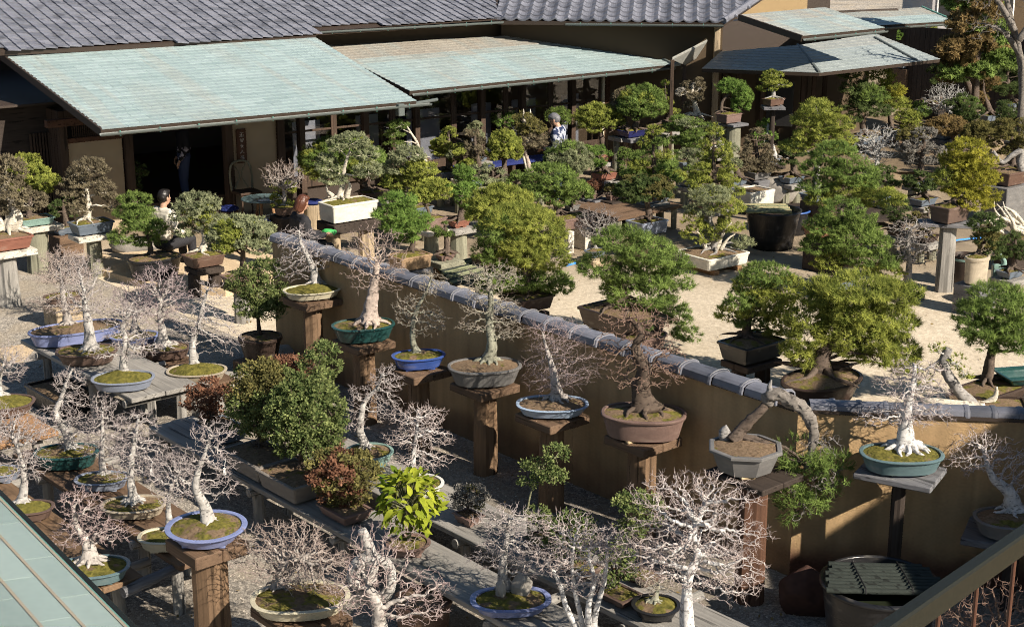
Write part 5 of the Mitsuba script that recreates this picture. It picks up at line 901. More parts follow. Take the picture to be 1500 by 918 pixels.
gl = thing('hanging_bonsai', 'dark bare shrub in the shade below the stair rail', 'shrub'); c0 = PY(1450, 890, 9.4); rgx = np.random.default_rng(8); tp = spline([[c0[0], c0[1], c0[2] - .5], [c0[0] + .02, c0[1], c0[2] - .2]], 6); limbs(gl, tp, np.linspace(.03, .02, 6), in_ellipsoid(rgx, 500, c0 + [0, 0, -.05], np.array([.42, .35, .3])), .035, 4, 'dark', rg=rgx); put(gl + '__trunk', sweep(np.array([[c0[0], c0[1], 0], [c0[0], c0[1], c0[2] - .2]]), .03, 8), 'm_bark', idx=BI['dark'])

# ================================================================ leafy bonsai of the garden behind the wall
B = dict(k='rect', d=.68)
def G(short, label, rim, on, pot, crown, sp, kind, st=('block', {}), trunk=None, rpx=(16, 7), **kw):
    """garden bonsai: the trunk runs from the pot to the crown's middle unless given; st = its stand"""
    b = crown if crown and np.ndim(crown[0]) == 0 else None
    if trunk is None: trunk = [(rim[0], rim[1] - 1), (rim[0] + 3, (rim[1] + b[3]) / 2), ((b[0] + b[2]) / 2, (b[1] + b[3]) / 2), ((b[0] + b[2]) / 2, b[1] + .25 * (b[3] - b[1]))]
    ever(short, label, rim, on, {**B, **pot}, trunk, rpx, crown, sp, kind, **{**dict(style='needle', size=.065, dens=520), **kw})
    if st: stand(short, f'{ {"block": "low weathered block", "beams": "pair of low timber beams", "post": "round log post", "table": "two legged wooden table"}[st[0]] } carrying the {short}', st[0], **st[1])
TF = dict(style='tuft', size=.045, dens=620)               # short tufts: junipers and far pines
BEAM, TAB = ('beams', dict(col='dark', rz=WAD)), ('table', dict(rz=38, r=.07, col='grey', pcol='greenish'))
POSTG = ('post', dict(rz=38, r=.11, col='white', pcol='greenish', thick=.07))
# left of the wall, by the entrance
G('red brown pot juniper', 'juniper with twisted cream deadwood in a terracotta pot, cut by the left edge', (2, 345, 92), .80, dict(c='terracotta', h=.24, moss=.2), None, 'brown', 'dome', ('post', dict(rz=38, r=.15, col='white', pcol='grey', off=(.03, 0), size=(.75, .5))), [(12, 338), (15, 310), (4, 280), (15, 262)], (26, 10), pads=[(-20, 228, 36, 278), (-15, 262, 40, 305), (22, 278, 68, 318), (-20, 290, 20, 320)], dead=[[(14, 336), (22, 310), (12, 288), (2, 272), 16], [(24, 338), (30, 318), (20, 300), (10, 292), 12], [(4, 334), (-4, 312), (8, 300), 12]], bark='dead', rz=38, **TF, core=False)
G('yellow green left juniper', 'yellow green juniper with a domed top and side pads behind the terracotta pot', (50, 318, 60), .72, dict(c='jade', h=.2, moss=.3), None, 'yellow', 'dome', ('post', dict(rz=38, r=.16, col='white', pcol='greenish', thick=.07, size=(.75, .45))), [(42, 316), (44, 290), (40, 255)], (12, 6), pads=[(14, 226, 60, 262), (30, 240, 70, 272), (45, 256, 90, 275), (48, 270, 75, 288), (18, 262, 45, 285)], rz=38, **TF)
G('white trunk juniper', 'brown green juniper in stepped cloud pads with stark white trunk in a grey box pot', (133, 324, 68), .66, dict(c='slate', h=.28, moss=.5), None, 'brown', 'dome', ('post', dict(rz=38, r=.105, col='white', pcol='greenish', off=(.02, 0), size=(.62, .42))), [(127, 322), (130, 300), (128, 280), (122, 262)], (16, 8), pads=[(106, 232, 158, 262), (97, 245, 125, 262), (92, 258, 132, 278), (135, 258, 160, 275), (86, 272, 118, 292), (140, 268, 172, 292), (112, 270, 135, 285), (95, 290, 120, 306), (110, 285, 135, 300), (150, 285, 178, 315), (98, 300, 135, 316)], bark='dead', rz=38, lump=.25, **TF, core=False)
G('black pot pine', 'tiered green pine in a black glazed pot before the seated visitor', (226, 376, 70), .10, dict(c='black', h=.36, k='oval', moss=.3), None, 'green', 'layer', ('block', {}), [(222, 372), (218, 350), (208, 325), (200, 295)], (12, 6), pads=[(175, 282, 220, 308), (168, 300, 225, 322), (178, 318, 238, 340), (160, 335, 200, 362), (210, 325, 245, 350), (195, 345, 240, 362)], size=.055)
G('dark red pot juniper', 'grey green juniper with a pale trunk in a dark red rectangular pot', (298, 372, 64), .42, dict(c='copperbrown', h=.30, moss=.5), None, 'silver', 'dome', ('table', dict(col='dark', pcol='dark', rz=38, r=.09)), [(296, 368), (300, 348), (292, 325), (288, 305)], (16, 7), pads=[(258, 282, 318, 318), (248, 300, 290, 330), (285, 312, 335, 340), (255, 328, 290, 350), (300, 330, 330, 350)], sp2='yellow', bark='dead', rz=38, **TF)
G('olive dome juniper', 'rounded olive juniper standing at the near end of the wall', (352, 402, 60), .55, dict(c='mauve', h=.2, moss=.3), (308, 312, 404, 392), 'silver', 'dome', ('post', dict(r=.10, pcol='grey')), sp2='yellow', n=20, **TF)
bare('brown twig bush', 'reddish brown bare twiggy bonsai beside the weathered log stands', (92, 432, 50), .30, PK('oval', 'brown', h=.2), [(92, 428), (95, 410), (100, 395)], (9, 4), [(60, 365, 128, 390), (55, 385, 135, 418)], 480, 'rusty', rz=38)
stand('brown twig bush', 'low weathered block carrying the reddish brown twiggy bonsai', 'block')
# front row of the garden
G('great olive pine', 'large spreading yellow green pine in a round dark pot close behind the wall\'s corner', (1204, 553, 122), .12, dict(k='round', c='dark', h=.24, t=.2, lip=.02, moss=.3, dome=.06), None, 'yellow', 'dome', ('beams', dict(col='brown', rz=WAD)), [(1200, 546), (1205, 520), (1225, 495), (1235, 470)], (44, 20), pads=[(1195, 398, 1310, 448), (1170, 410, 1225, 455), (1280, 410, 1350, 465), (1150, 445, 1215, 490), (1200, 430, 1290, 480), (1265, 450, 1345, 500), (1200, 465, 1260, 505), (1250, 480, 1310, 520), (1155, 478, 1205, 515), (1290, 495, 1350, 535), (1145, 500, 1190, 530), (1300, 520, 1345, 555), (1175, 425, 1240, 470), (1158, 512, 1212, 542), (1255, 508, 1312, 540), (1215, 500, 1262, 525)], size=.085, dens=430, flare=.8)
G('black tray pine', 'dense dark and yellow green pine in a black rectangular pot on a black stand', (1102, 498, 104), .32, dict(c='black', h=.30, moss=.3), None, 'yellow', 'dome', ('table', dict(col='dark', pcol='dark', rz=38, r=.09)), [(1092, 494), (1096, 470), (1105, 445)], (22, 10), pads=[(1085, 385, 1160, 425), (1075, 400, 1130, 440), (1120, 405, 1180, 450), (1062, 420, 1110, 460), (1100, 425, 1165, 470), (1050, 445, 1095, 475), (1115, 460, 1170, 500), (1078, 455, 1120, 490)], sp2='green', size=.055, dens=560)
G('cascading garden pine', 'big green pine with a long branch drooping right over the sand', (912, 455, 130), .28, dict(c='dark', h=.24, moss=.3, d=.55), None, 'green', 'dome', ('beams', dict(col='tan', rz=WAD)), [(908, 450), (912, 425), (905, 400), (915, 370)], (26, 12), pads=[(870, 332, 950, 375), (905, 345, 985, 395), (848, 370, 900, 415), (950, 365, 1012, 410), (885, 380, 945, 425), (930, 395, 985, 435), (880, 410, 925, 440), (960, 395, 1020, 430), (955, 430, 1005, 465), (975, 450, 1015, 480), (985, 475, 1028, 505)], rz=WAD, size=.075, dens=430)
G('mauve oval pine', 'small bare rimmed brown oval pot with dark soil under the drooping pine branch', (945, 490, 62), .20, dict(c='mauve', k='oval', h=.25), (925, 468, 960, 485), 'dark', 'one', BEAM, size=.04)
G('tall olive pine', 'tall dense rounded green pine behind the wall, in a dark brown box pot', (772, 432, 82), .26, dict(c='dark', h=.30, moss=.3), None, 'green', 'dome', BEAM, [(772, 428), (770, 400), (765, 370), (765, 335)], (26, 12), pads=[(715, 296, 800, 345), (700, 315, 770, 365), (760, 312, 828, 365), (705, 350, 765, 400), (770, 350, 834, 405), (735, 335, 800, 395), (710, 390, 760, 425), (760, 390, 830, 430), (800, 405, 840, 438), (690, 350, 730, 390), (730, 400, 790, 430), (700, 405, 745, 435)], sp2='yellow', size=.07, dens=520)
G('yellow dome behind', 'yellow green dome pine standing close behind the tall rounded pine', (722, 372, 70), .35, dict(c='brown', h=.22), (684, 268, 782, 352), 'yellow', 'dome', BEAM, size=.065)
G('right edge pine', 'broad dark green pine with layered sprays in a brown tray at the right edge', (1452, 566, 130), .18, dict(c='dark', h=.2, d=.55, moss=.5), None, 'green', 'dome', BEAM, [(1446, 558), (1450, 530), (1455, 500), (1460, 460)], (26, 12), pads=[(1420, 415, 1500, 455), (1395, 440, 1450, 480), (1440, 430, 1520, 475), (1400, 465, 1465, 500), (1450, 465, 1530, 505), (1420, 485, 1480, 520), (1480, 490, 1530, 525)], size=.075, dens=430, sp2='bright')
G('white box grove', 'multi trunked grey green pine in a shallow white stone box', (1042, 368, 112), .07, dict(c='stone', h=.20, d=.9, moss=.3, t=.04, wall=.03), None, 'silver', 'dome', ('beams', dict(col='orange', rz=38)), [(1046, 366), (1048, 345), (1040, 325), (1044, 300)], (20, 8), pads=[(1010, 272, 1070, 300), (1005, 295, 1050, 320), (1045, 290, 1090, 320), (1000, 325, 1052, 362), (1050, 320, 1090, 345), (1070, 345, 1102, 368), (1000, 310, 1030, 335)], sp2='yellow', bark='grey', size=.05, dead=[[(1050, 364), (1060, 340), (1072, 325), 8], [(1034, 366), (1028, 348), (1020, 338), 7], [(1056, 366), (1066, 350), (1078, 342), 6]], core=False)
G('layered olive pine', 'olive pine of many flat layers like a stepped cone', (1046, 292, 70), .55, dict(c='mauve', h=.2), (1003, 190, 1088, 285), 'yellow', 'layer', TAB, n=6, size=.05, dens=620, lump=.35)
G('tiered green pine', 'tall irregular green pine of stacked sprays beside the dark water tub', (1228, 410, 60), .12, dict(c='slate', h=.25), None, 'green', 'dome', BEAM, [(1225, 406), (1222, 370), (1235, 335), (1232, 305)], (16, 8), pads=[(1205, 290, 1262, 325), (1180, 315, 1240, 350), (1225, 310, 1285, 345), (1172, 345, 1225, 378), (1220, 335, 1300, 375), (1235, 365, 1315, 395), (1190, 370, 1235, 400), (1262, 385, 1322, 410)], sp2='yellow', size=.06)
G('sweeping green pine', 'green pine with one long branch sweeping to the right above the tubs', (1208, 330, 66), .50, dict(c='terracotta', h=.3), None, 'green', 'dome', ('block', {}), [(1206, 326), (1212, 300), (1222, 270), (1220, 240)], (18, 8), pads=[(1190, 208, 1255, 245), (1175, 232, 1225, 265), (1215, 235, 1272, 270), (1168, 258, 1215, 290), (1210, 262, 1275, 295), (1250, 275, 1322, 308), (1180, 282, 1225, 305)], sp2='yellow', size=.06)
G('tiered yellow pine', 'yellow green tiered pine with a leaning grey trunk before the tea house', (1200, 282, 60), .55, dict(c='slate', h=.2), None, 'yellow', 'dome', ('block', {}), [(1198, 278), (1196, 250), (1205, 215), (1198, 175)], (18, 7), pads=[(1170, 146, 1228, 178), (1160, 165, 1205, 188), (1190, 168, 1248, 196), (1160, 190, 1195, 212), (1188, 190, 1252, 218), (1142, 205, 1190, 225), (1200, 210, 1250, 230)], bark='grey', size=.055)
G('golden pine', 'golden yellow dome topped pine in a brown box pot on a tall split log', (1392, 300, 62), 1.02, dict(c='brown', h=.45, t=.12), None, 'gold', 'dome', None, [(1396, 298), (1402, 280), (1412, 255), (1415, 225)], (14, 6), pads=[(1390, 203, 1445, 235), (1378, 222, 1430, 252), (1410, 222, 1458, 256), (1368, 245, 1410, 278), (1400, 245, 1462, 275), (1385, 265, 1440, 295), (1430, 275, 1465, 300), (1405, 285, 1450, 312)], sp2='yellow', size=.055, dens=600)
stand('golden pine', 'tall weathered split log post with slate slab under the golden pine', 'post', col='slate', pcol='grey', r=.13, size=(.85, .4), rz=-10, thick=.05)
# middle and rear of the garden: name, label, rim, height of the stand, pot, crown box, leaf, kind
R = [
 ('white box juniper', 'silver green juniper with hollow bone white trunk in a pale stone box on posts', (510, 294, 86), .78, dict(c='stone', h=.34, d=.55, t=.05, wall=.02), None, 'silver', 'dome', None, dict(core=False, trunk=[(497, 290), (502, 268), (505, 245), (512, 222)], rpx=(15, 7), bark='dead', pads=[(490, 194, 538, 222), (515, 212, 555, 240), (462, 225, 500, 262), (520, 235, 560, 268), (470, 255, 510, 272), (480, 200, 510, 230)], dead=[[(508, 290), (512, 272), (506, 262), 9], [(488, 288), (480, 280), (478, 272), 8]], **TF)),
 ('broad rear pine', 'broad bright green pine behind the white trunked juniper', (545, 280, 44), .5, dict(c='brown', h=.3), (442, 198, 562, 285), 'green', 'dome', TAB, dict(sp2='yellow', n=26)),
 ('flat layered pine', 'bright green pine in three flat layers above a plain wooden box', (600, 372, 66), .42, dict(c='wood', h=.36, t=.08, d=.7), None, 'bright', 'dome', ('table', dict(rz=38, r=.08, col='slate', pcol='greenish')), dict(trunk=[(602, 368), (606, 345), (595, 320), (585, 300)], rpx=(12, 6), pads=[(560, 282, 608, 305), (548, 300, 612, 325), (562, 318, 625, 345), (575, 335, 612, 358), (598, 310, 632, 332)], size=.065)),
 ('mauve tray pine', 'small pine in a pinkish brown tray on a white plank', (632, 318, 46), .55, dict(c='mauve', h=.4, t=.1), None, 'yellow', 'dome', POSTG, dict(trunk=[(630, 316), (625, 302), (618, 290)], rpx=(8, 5), pads=[(600, 275, 640, 300), (615, 262, 660, 288)], **TF)),
 ('pale deadwood juniper', 'yellow green juniper with an arching grey deadwood trunk', (612, 302, 46), .45, dict(c='slate', h=.3), None, 'yellow', 'dome', TAB, dict(trunk=[(618, 300), (610, 280), (604, 255), (598, 232)], rpx=(12, 6), pads=[(572, 214, 622, 242), (562, 232, 605, 262), (590, 235, 640, 265), (560, 255, 600, 280), (600, 260, 650, 285), (625, 275, 662, 295)], dead=[[(622, 262), (630, 245), (618, 232), (606, 224), 9]], sp2='silver', **TF)),
 ('small layered pine', 'small dark layered pine leaning from a pale deadwood trunk by the glass doors', (610, 232, 40), .6, dict(c='brown', h=.25), None, 'green', 'dome', TAB, dict(core=False, trunk=[(614, 230), (612, 212), (602, 195), (594, 182)], rpx=(9, 4), bark='dead', pads=[(568, 176, 598, 192), (564, 190, 592, 204), (565, 205, 592, 218)], size=.05)),
 ('yellow pair left', 'yellow green juniper with blue ties, left of the brown tufted one', (655, 250, 44), .5, dict(c='slate', h=.3), (630, 177, 684, 238), 'yellow', 'cloud', TAB, TF),
 ('low yellow juniper', 'low yellow green juniper with open pale branches in front of the brown tufted one', (682, 262, 42), .45, dict(c='stone', h=.3), (648, 210, 706, 258), 'yellow', 'cloud', TAB, {**TF, 'sp2': 'silver'}),
 ('brown tufted juniper', 'brownish tufted juniper with white deadwood near the glass doors', (700, 262, 32), .5, dict(c='slate', h=.3), (676, 186, 716, 240), 'brown', 'cloud', TAB, TF),
 ('log top pine', 'bright green small pine on a thick mossy log stump', (672, 322, 34), .55, dict(c='terracotta', h=.3), (650, 245, 702, 312), 'bright', 'cloud', ('post', dict(rz=38, r=.13, pcol='greenish', col='grey')), {}),
 ('yellow barrel juniper', 'yellow green barrel shaped juniper in a brown oval pot', (735, 260, 46), .45, dict(c='copperbrown', h=.25, k='oval'), (714, 188, 764, 255), 'yellow', 'dome', TAB, TF),
 ('rear dome pine', 'pale green dome pine in front of the glass doors, beside the deadwood juniper', (738, 212, 30), .5, dict(c='brown', h=.3), (720, 157, 757, 195), 'bright', 'dome', TAB, dict(size=.05)),
 ('deadwood juniper', 'brown leaved juniper with cut white deadwood stubs, near the man in the patterned jacket', (782, 258, 44), .4, dict(c='brown', h=.3), None, 'brown', 'dome', TAB, dict(core=False, trunk=[(778, 256), (774, 240), (768, 215), (768, 190)], rpx=(13, 6), bark='pink', pads=[(752, 165, 785, 190), (745, 180, 775, 205), (770, 178, 798, 200), (760, 195, 800, 222), (782, 195, 810, 215)], dead=[[(768, 182), (767, 170), (767, 160), 5], [(778, 180), (777, 168), (777, 160), 5], [(772, 208), (776, 195), (778, 186), 5], [(774, 255), (768, 235), (766, 222), 6]], sp2='olive', **TF)),
 ('small rear pine', 'small green pine directly behind the man in the patterned jacket', (818, 210, 34), .5, dict(c='brown', h=.3), (800, 155, 836, 192), 'green', 'dome', TAB, dict(size=.05)),
 ('pale dome pine', 'pale yellow green dome pine right of the man in the patterned jacket', (880, 225, 40), .5, dict(c='terracotta', h=.3), (842, 150, 912, 205), 'yellow', 'dome', TAB, dict(size=.055)),
 ('grey green spreader', 'wide grey green pine with drooping sides, behind the tiny azalea trays', (850, 278, 50), .4, dict(c='brown', h=.25), (798, 204, 866, 274), 'silver', 'dome', TAB, dict(sp2='green', size=.05)),
 ('green right half', 'green pine close beside the wide grey green one', (885, 252, 40), .45, dict(c='terracotta', h=.3), (852, 208, 898, 252), 'bright', 'cloud', TAB, dict(size=.05)),
 ('low spreading pine', 'low spreading green pine in a pinkish tray with a white rim', (838, 316, 66), .36, dict(c='mauve', h=.28, d=.6), None, 'green', 'dome', ('beams', dict(col='white', rz=38)), dict(trunk=[(820, 312), (812, 296), (805, 275)], rpx=(14, 7), pads=[(772, 240, 835, 270), (760, 255, 808, 285), (805, 255, 855, 285), (770, 272, 815, 300), (830, 270, 868, 300), (800, 285, 840, 305)], size=.055)),
 ('blue pot round pine', 'tall rounded pale green pine in a deep blue pot', (926, 190, 44), 1.0, dict(c='navy', h=.25), (904, 122, 974, 192), 'green', 'dome', ('table', dict(rz=38, r=.06, col='slate')), dict(sp2='yellow', size=.05, n=26)),
 ('yellow rear pine', 'bright yellow green pine to the right of the deep blue pot', (975, 182, 36), 1.05, dict(c='brown', h=.3), (952, 121, 996, 165), 'yellow', 'layer', TAB, dict(size=.05, n=4)),
 ('grey brown juniper', 'grey brown juniper with white branches against the dark tea house', (1018, 170, 34), 1.15, dict(c='brown', h=.3), (993, 112, 1036, 164), 'brown', 'cloud', TAB, {**TF, 'bark': 'dead', 'sp2': 'grey'}),
 ('half dome pine', 'bright green windswept half dome pine in a mauve box on a round log', (1068, 166, 38), 1.25, dict(c='mauve', h=.4, t=.05, d=.7), None, 'bright', 'dome', ('post', dict(rz=38, r=.14, col='slate', pcol='greenish', thick=.05, off=(.1, 0), zg=.3)), dict(core=False, trunk=[(1056, 164), (1058, 150), (1068, 138), (1078, 130)], rpx=(8, 5), pads=[(1050, 116, 1085, 140), (1065, 118, 1095, 145), (1072, 130, 1103, 158), (1072, 145, 1098, 170)], size=.05, dens=700)),
 ('tiny layered pine', 'little layered olive pine in a red brown tray, alone against the tea house wall', (1133, 144, 34), 1.55, dict(c='copperbrown', h=.32, t=.1, d=.6), None, 'yellow', 'dome', ('post', dict(rz=0, r=.05, col='slate', pcol='dark', thick=.06, zg=.3)), dict(core=False, trunk=[(1133, 143), (1133, 132), (1130, 115)], rpx=(9, 4), bark='pale', pads=[(1118, 103, 1146, 118), (1112, 114, 1142, 126), (1110, 124, 1138, 136), (1132, 117, 1158, 130)], flare=1.2, **TF)),
 ('central tiered pine', 'full green pine with white inner branches at the centre of the garden', (958, 282, 50), .45, dict(c='slate', h=.3), (914, 190, 1000, 262), 'green', 'layer', TAB, dict(sp2='yellow', n=5)),
 ('dark bun pine', 'dark green bun shaped pine above a grey box with white deadwood', (948, 322, 62), .38, dict(c='greyblue', h=.36, t=.04, d=.7), (903, 254, 986, 308), 'dark', 'dome', ('block', {}), dict(sp2='olive', **TF)),
 ('chocolate dome', 'chocolate brown conical juniper above the white planter box', (1110, 250, 44), .45, dict(c='grey', h=.3), (1074, 192, 1142, 248), 'brown', 'layer', ('block', {}), {**TF, 'n': 6, 'dens': 700}),
 ('green grey pair', 'loose green pine with a small blue tie left of the round log post', (1005, 235, 44), .5, dict(c='slate', h=.3), (970, 165, 1050, 222), 'green', 'cloud', TAB, dict(sp2='silver', size=.05)),
 ('lichen branch tree', 'small tree with lichen covered pale branches under the half dome pine', (1052, 218, 28), .5, dict(c='brown', h=.3), (1035, 176, 1066, 210), 'silver', 'cloud', TAB, {**TF, 'bark': 'silver', 'dens': 260}),
 ('green tree below layered', 'small green pine with wired pale trunk below the little layered pine', (1130, 232, 28), .4, dict(c='slate', h=.3), (1105, 168, 1146, 222), 'bright', 'cloud', ('block', {}), {**TF, 'bark': 'silver'}),
 ('tall green pine group', 'tall dark green pine against the right end of the tea house', (1268, 200, 50), .5, dict(c='slate', h=.2), None, 'dark', 'dome', ('block', {}), dict(trunk=[(1266, 198), (1262, 175), (1258, 150), (1262, 120)], rpx=(14, 6), pads=[(1226, 96, 1260, 120), (1232, 118, 1275, 145), (1250, 125, 1300, 155), (1232, 145, 1275, 170), (1265, 150, 1305, 175), (1235, 165, 1262, 185)], sp2='green', size=.06)),
 ('yellow topped pine', 'pine with a bright yellow green top beside the dark pine at the tea house', (1308, 190, 40), .5, dict(c='slate', h=.2), None, 'yellow', 'dome', ('block', {}), dict(trunk=[(1306, 188), (1302, 165), (1295, 130)], rpx=(10, 5), pads=[(1268, 98, 1310, 125), (1282, 122, 1325, 145), (1285, 140, 1332, 165)], sp2='gold', size=.055)),
 ('low wide yellow pine', 'low pine stretching sideways before the grey bare bonsai', (1342, 205, 40), .4, dict(c='slate', h=.2), None, 'yellow', 'dome', ('block', {}), dict(trunk=[(1335, 203), (1325, 185), (1310, 178)], rpx=(10, 5), pads=[(1312, 160, 1350, 185), (1335, 150, 1362, 178), (1318, 178, 1355, 195)], sp2='green', size=.055)),
 ('grey leaved shrub', 'grey green small leaved tree on a thick dark trunk behind the golden pine', (1345, 262, 46), .45, dict(c='slate', h=.2), (1318, 182, 1388, 248), 'grey', 'cloud', TAB, {**TF, 'sp2': 'olive', 'rpx': (16, 8)}),
 ('rust azalea', 'rust brown azalea dome right of the grey bare bonsai', (1405, 222, 44), .4, dict(c='brown', h=.2), (1356, 168, 1418, 208), 'rust', 'dome', ('block', {}), TF),
 ('olive azalea right', 'olive brown azalea next to the rust brown one', (1438, 232, 44), .4, dict(c='brown', h=.2), (1410, 176, 1460, 222), 'olive', 'dome', ('block', {}), TF),
 ('dark azalea corner', 'dark brown azalea at the right edge above the twisting driftwood', (1480, 245, 54), .4, dict(c='copperbrown', h=.25), (1445, 165, 1518, 232), 'olive', 'cloud', ('block', {}), TF),
 ('hanging juniper', 'dark hanging juniper spilling over a beige cylinder pot', (1432, 375, 38), .42, dict(k='round', c='beige', h=.9, t=.08), None, 'dark', 'dome', ('block', {}), dict(trunk=[(1432, 372), (1438, 355), (1442, 335)], rpx=(10, 6), pads=[(1420, 312, 1468, 345), (1425, 338, 1470, 365), (1440, 358, 1472, 385)], sp2='olive', **TF)),
 ('moss azalea', 'small light green azalea behind the wall on a bench by the tall rounded pine', (652, 372, 30), .45, dict(c='mauve', h=.25), (634, 322, 670, 352), 'green', 'cloud', ('table', dict(rz=38, r=.05, col='greenish')), dict(size=.045)),
 ('tray azalea one', 'tiny reddish azalea in a small brown tray on the flat table', (872, 282, 24), .45, dict(c='mauve', h=.3), (858, 262, 886, 284), 'red', 'dome', ('block', {}), {**TF, 'size': .03}),
 ('tray azalea two', 'tiny olive azalea beside the reddish one on the flat table', (897, 285, 22), .45, dict(c='mauve', h=.3), (885, 268, 908, 284), 'olive', 'dome', ('block', {}), {**TF, 'size': .03}),
 ('small green tray', 'tiny green seedling tray in front of the low spreading pine', (838, 300, 24), .5, dict(c='grey', h=.3), (824, 278, 848, 296), 'bright', 'dome', ('block', {}), {**TF, 'size': .03}),
 ('entrance juniper', 'yellow green juniper before the entrance between the two visitors, with white twigs', (412, 318, 36), .35, dict(c='brown', h=.3), (396, 264, 438, 312), 'yellow', 'cloud', ('block', {}), {**TF, 'bark': 'dead'}),
 ('left dark shrub', 'dark leaved shrub behind the stark white trunk', (95, 332, 36), .3, dict(c='slate', h=.3), (74, 282, 112, 330), 'dark', 'cloud', ('block', {}), {**TF, 'sp2': 'azalea'}),
 ('porch shrub', 'thin leaved shrub at the foot of the entrance post', (196, 290, 30), .35, dict(c='brown', h=.3), (170, 238, 218, 284), 'dark', 'cloud', ('block', {}), {**TF, 'dens': 200}),
 ('small flat table pine', 'small green pine in the middle of the garden behind the low spreading one', (757, 298, 30), .4, dict(c='slate', h=.3), (742, 250, 775, 292), 'green', 'cloud', ('block', {}), dict(size=.05)),
 ('roof pine one', 'bright green pine beyond the tea house roof', (1325, 90, 34), 1.0, dict(c='slate', h=.3), (1306, 42, 1332, 66), 'bright', 'dome', ('block', {}), dict(size=.06)),
 ('roof pine two', 'yellow green pine with wide pads beside the tall brown conifer', (1372, 92, 34), .9, dict(c='slate', h=.3), (1352, 38, 1398, 80), 'yellow', 'cloud', ('block', {}), dict(size=.06)),
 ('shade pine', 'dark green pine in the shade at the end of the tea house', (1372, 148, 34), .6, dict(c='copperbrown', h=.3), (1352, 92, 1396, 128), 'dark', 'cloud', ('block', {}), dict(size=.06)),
 ('right rear pine', 'dark green pine below the tall brown conifer', (1420, 150, 34), .6, dict(c='copperbrown', h=.3), (1385, 62, 1432, 128), 'green', 'cloud', ('block', {}), dict(size=.06, sp2='dark')),
 ('rusty rear pine', 'olive brown conifer in the shade at the upper right', (1448, 168, 34), .5, dict(c='slate', h=.3), (1420, 108, 1462, 165), 'rust', 'cloud', ('block', {}), dict(size=.06, sp2='dark')),
] + [
 ('brown rear juniper', 'round brown juniper half hidden left of the tall rounded pale pine', (912, 190, 30), 1.0, dict(c='brown', h=.3), (895, 128, 926, 176), 'brown', 'dome', TAB, TF),
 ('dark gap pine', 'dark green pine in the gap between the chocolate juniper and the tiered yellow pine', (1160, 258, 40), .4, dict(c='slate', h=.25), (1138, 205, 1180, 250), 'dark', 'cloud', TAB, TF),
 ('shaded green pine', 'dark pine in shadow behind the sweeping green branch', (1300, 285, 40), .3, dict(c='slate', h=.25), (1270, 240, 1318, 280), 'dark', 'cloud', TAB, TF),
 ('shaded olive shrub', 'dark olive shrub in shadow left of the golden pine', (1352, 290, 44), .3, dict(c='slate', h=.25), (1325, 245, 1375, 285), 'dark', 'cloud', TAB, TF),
 ('corner hedge pine', 'dense dark pine filling the corner right of the tall conifer', (1478, 150, 40), .5, dict(c='slate', h=.2), (1440, 85, 1512, 150), 'dark', 'cloud', TAB, dict(n=22, size=.07)),
 ('corner green pine', 'fresh green pine between the conifer and the old bare tree', (1462, 75, 40), .8, dict(c='slate', h=.2), (1440, 22, 1482, 72), 'green', 'cloud', TAB, dict(n=18, size=.07)),
 ('under conifer pine', 'mixed green pine at the foot of the tall conifer', (1412, 196, 40), .5, dict(c='slate', h=.2), (1385, 132, 1440, 186), 'dark', 'cloud', TAB, dict(n=18, size=.06, sp2='green')),
 ('edge dark pine', 'dark pine at the right edge above the driftwood', (1490, 205, 44), .5, dict(c='slate', h=.2), (1462, 140, 1520, 198), 'dark', 'cloud', TAB, dict(n=16, size=.06)),
 ('centre filler pine', 'olive green pine between the central tiered pine and the layered olive one', (1012, 262, 40), .4, dict(c='slate', h=.25), (985, 208, 1032, 258), 'silver', 'cloud', TAB, dict(sp2='green', size=.05)),
 ('left row pine', 'olive pine behind the bright flat layered pine', (592, 300, 40), .4, dict(c='brown', h=.25), (560, 240, 602, 292), 'green', 'cloud', TAB, dict(size=.05)),
 ('front row silver pine', 'small grey green pine behind the yellow green dome', (722, 292, 34), .4, dict(c='slate', h=.25), (700, 240, 744, 284), 'silver', 'cloud', TAB, TF),
 ('shade bench pine', 'dark pine in the shadow below the end of the sweeping branch', (1318, 335, 40), .3, dict(c='dark', h=.25), (1292, 290, 1342, 330), 'dark', 'cloud', TAB, dict(size=.05)),  # this pine and the next azalea are added to darken a shadowed patch
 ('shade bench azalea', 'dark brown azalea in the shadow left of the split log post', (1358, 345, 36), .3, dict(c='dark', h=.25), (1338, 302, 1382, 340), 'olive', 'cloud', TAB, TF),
 ('rear row silver pine', 'silver green pine left of the chocolate juniper', (1078, 262, 36), .4, dict(c='slate', h=.25), (1056, 205, 1088, 252), 'silver', 'cloud', TAB, TF),
 ('window row pine', 'small olive pine in the row before the glass doors, right of the brown tufted one', (700, 228, 30), .5, dict(c='slate', h=.25), (684, 176, 714, 205), 'silver', 'cloud', TAB, TF),
 ('edge row pine', 'grey green pine at the right edge between the dark azalea and the pump', (1480, 395, 44), .2, dict(c='slate', h=.25), (1462, 330, 1512, 388), 'dark', 'cloud', TAB, dict(size=.05)),
 ('upper mid green pine', 'green pine above the dark bun shaped one', (918, 268, 34), .4, dict(c='slate', h=.25), (896, 216, 930, 262), 'green', 'cloud', TAB, dict(size=.05)),
]
for a in R: G(*a[:8], a[8], **a[9])
c, zb, w, d = STAND['white box juniper']; stand('white box juniper', 'dark slabs on two thick log posts under the pale stone box', 'table', col='dark', pcol='tan', rz=38, r=.12, size=(w * 1.05, d * 1.2), thick=.14)
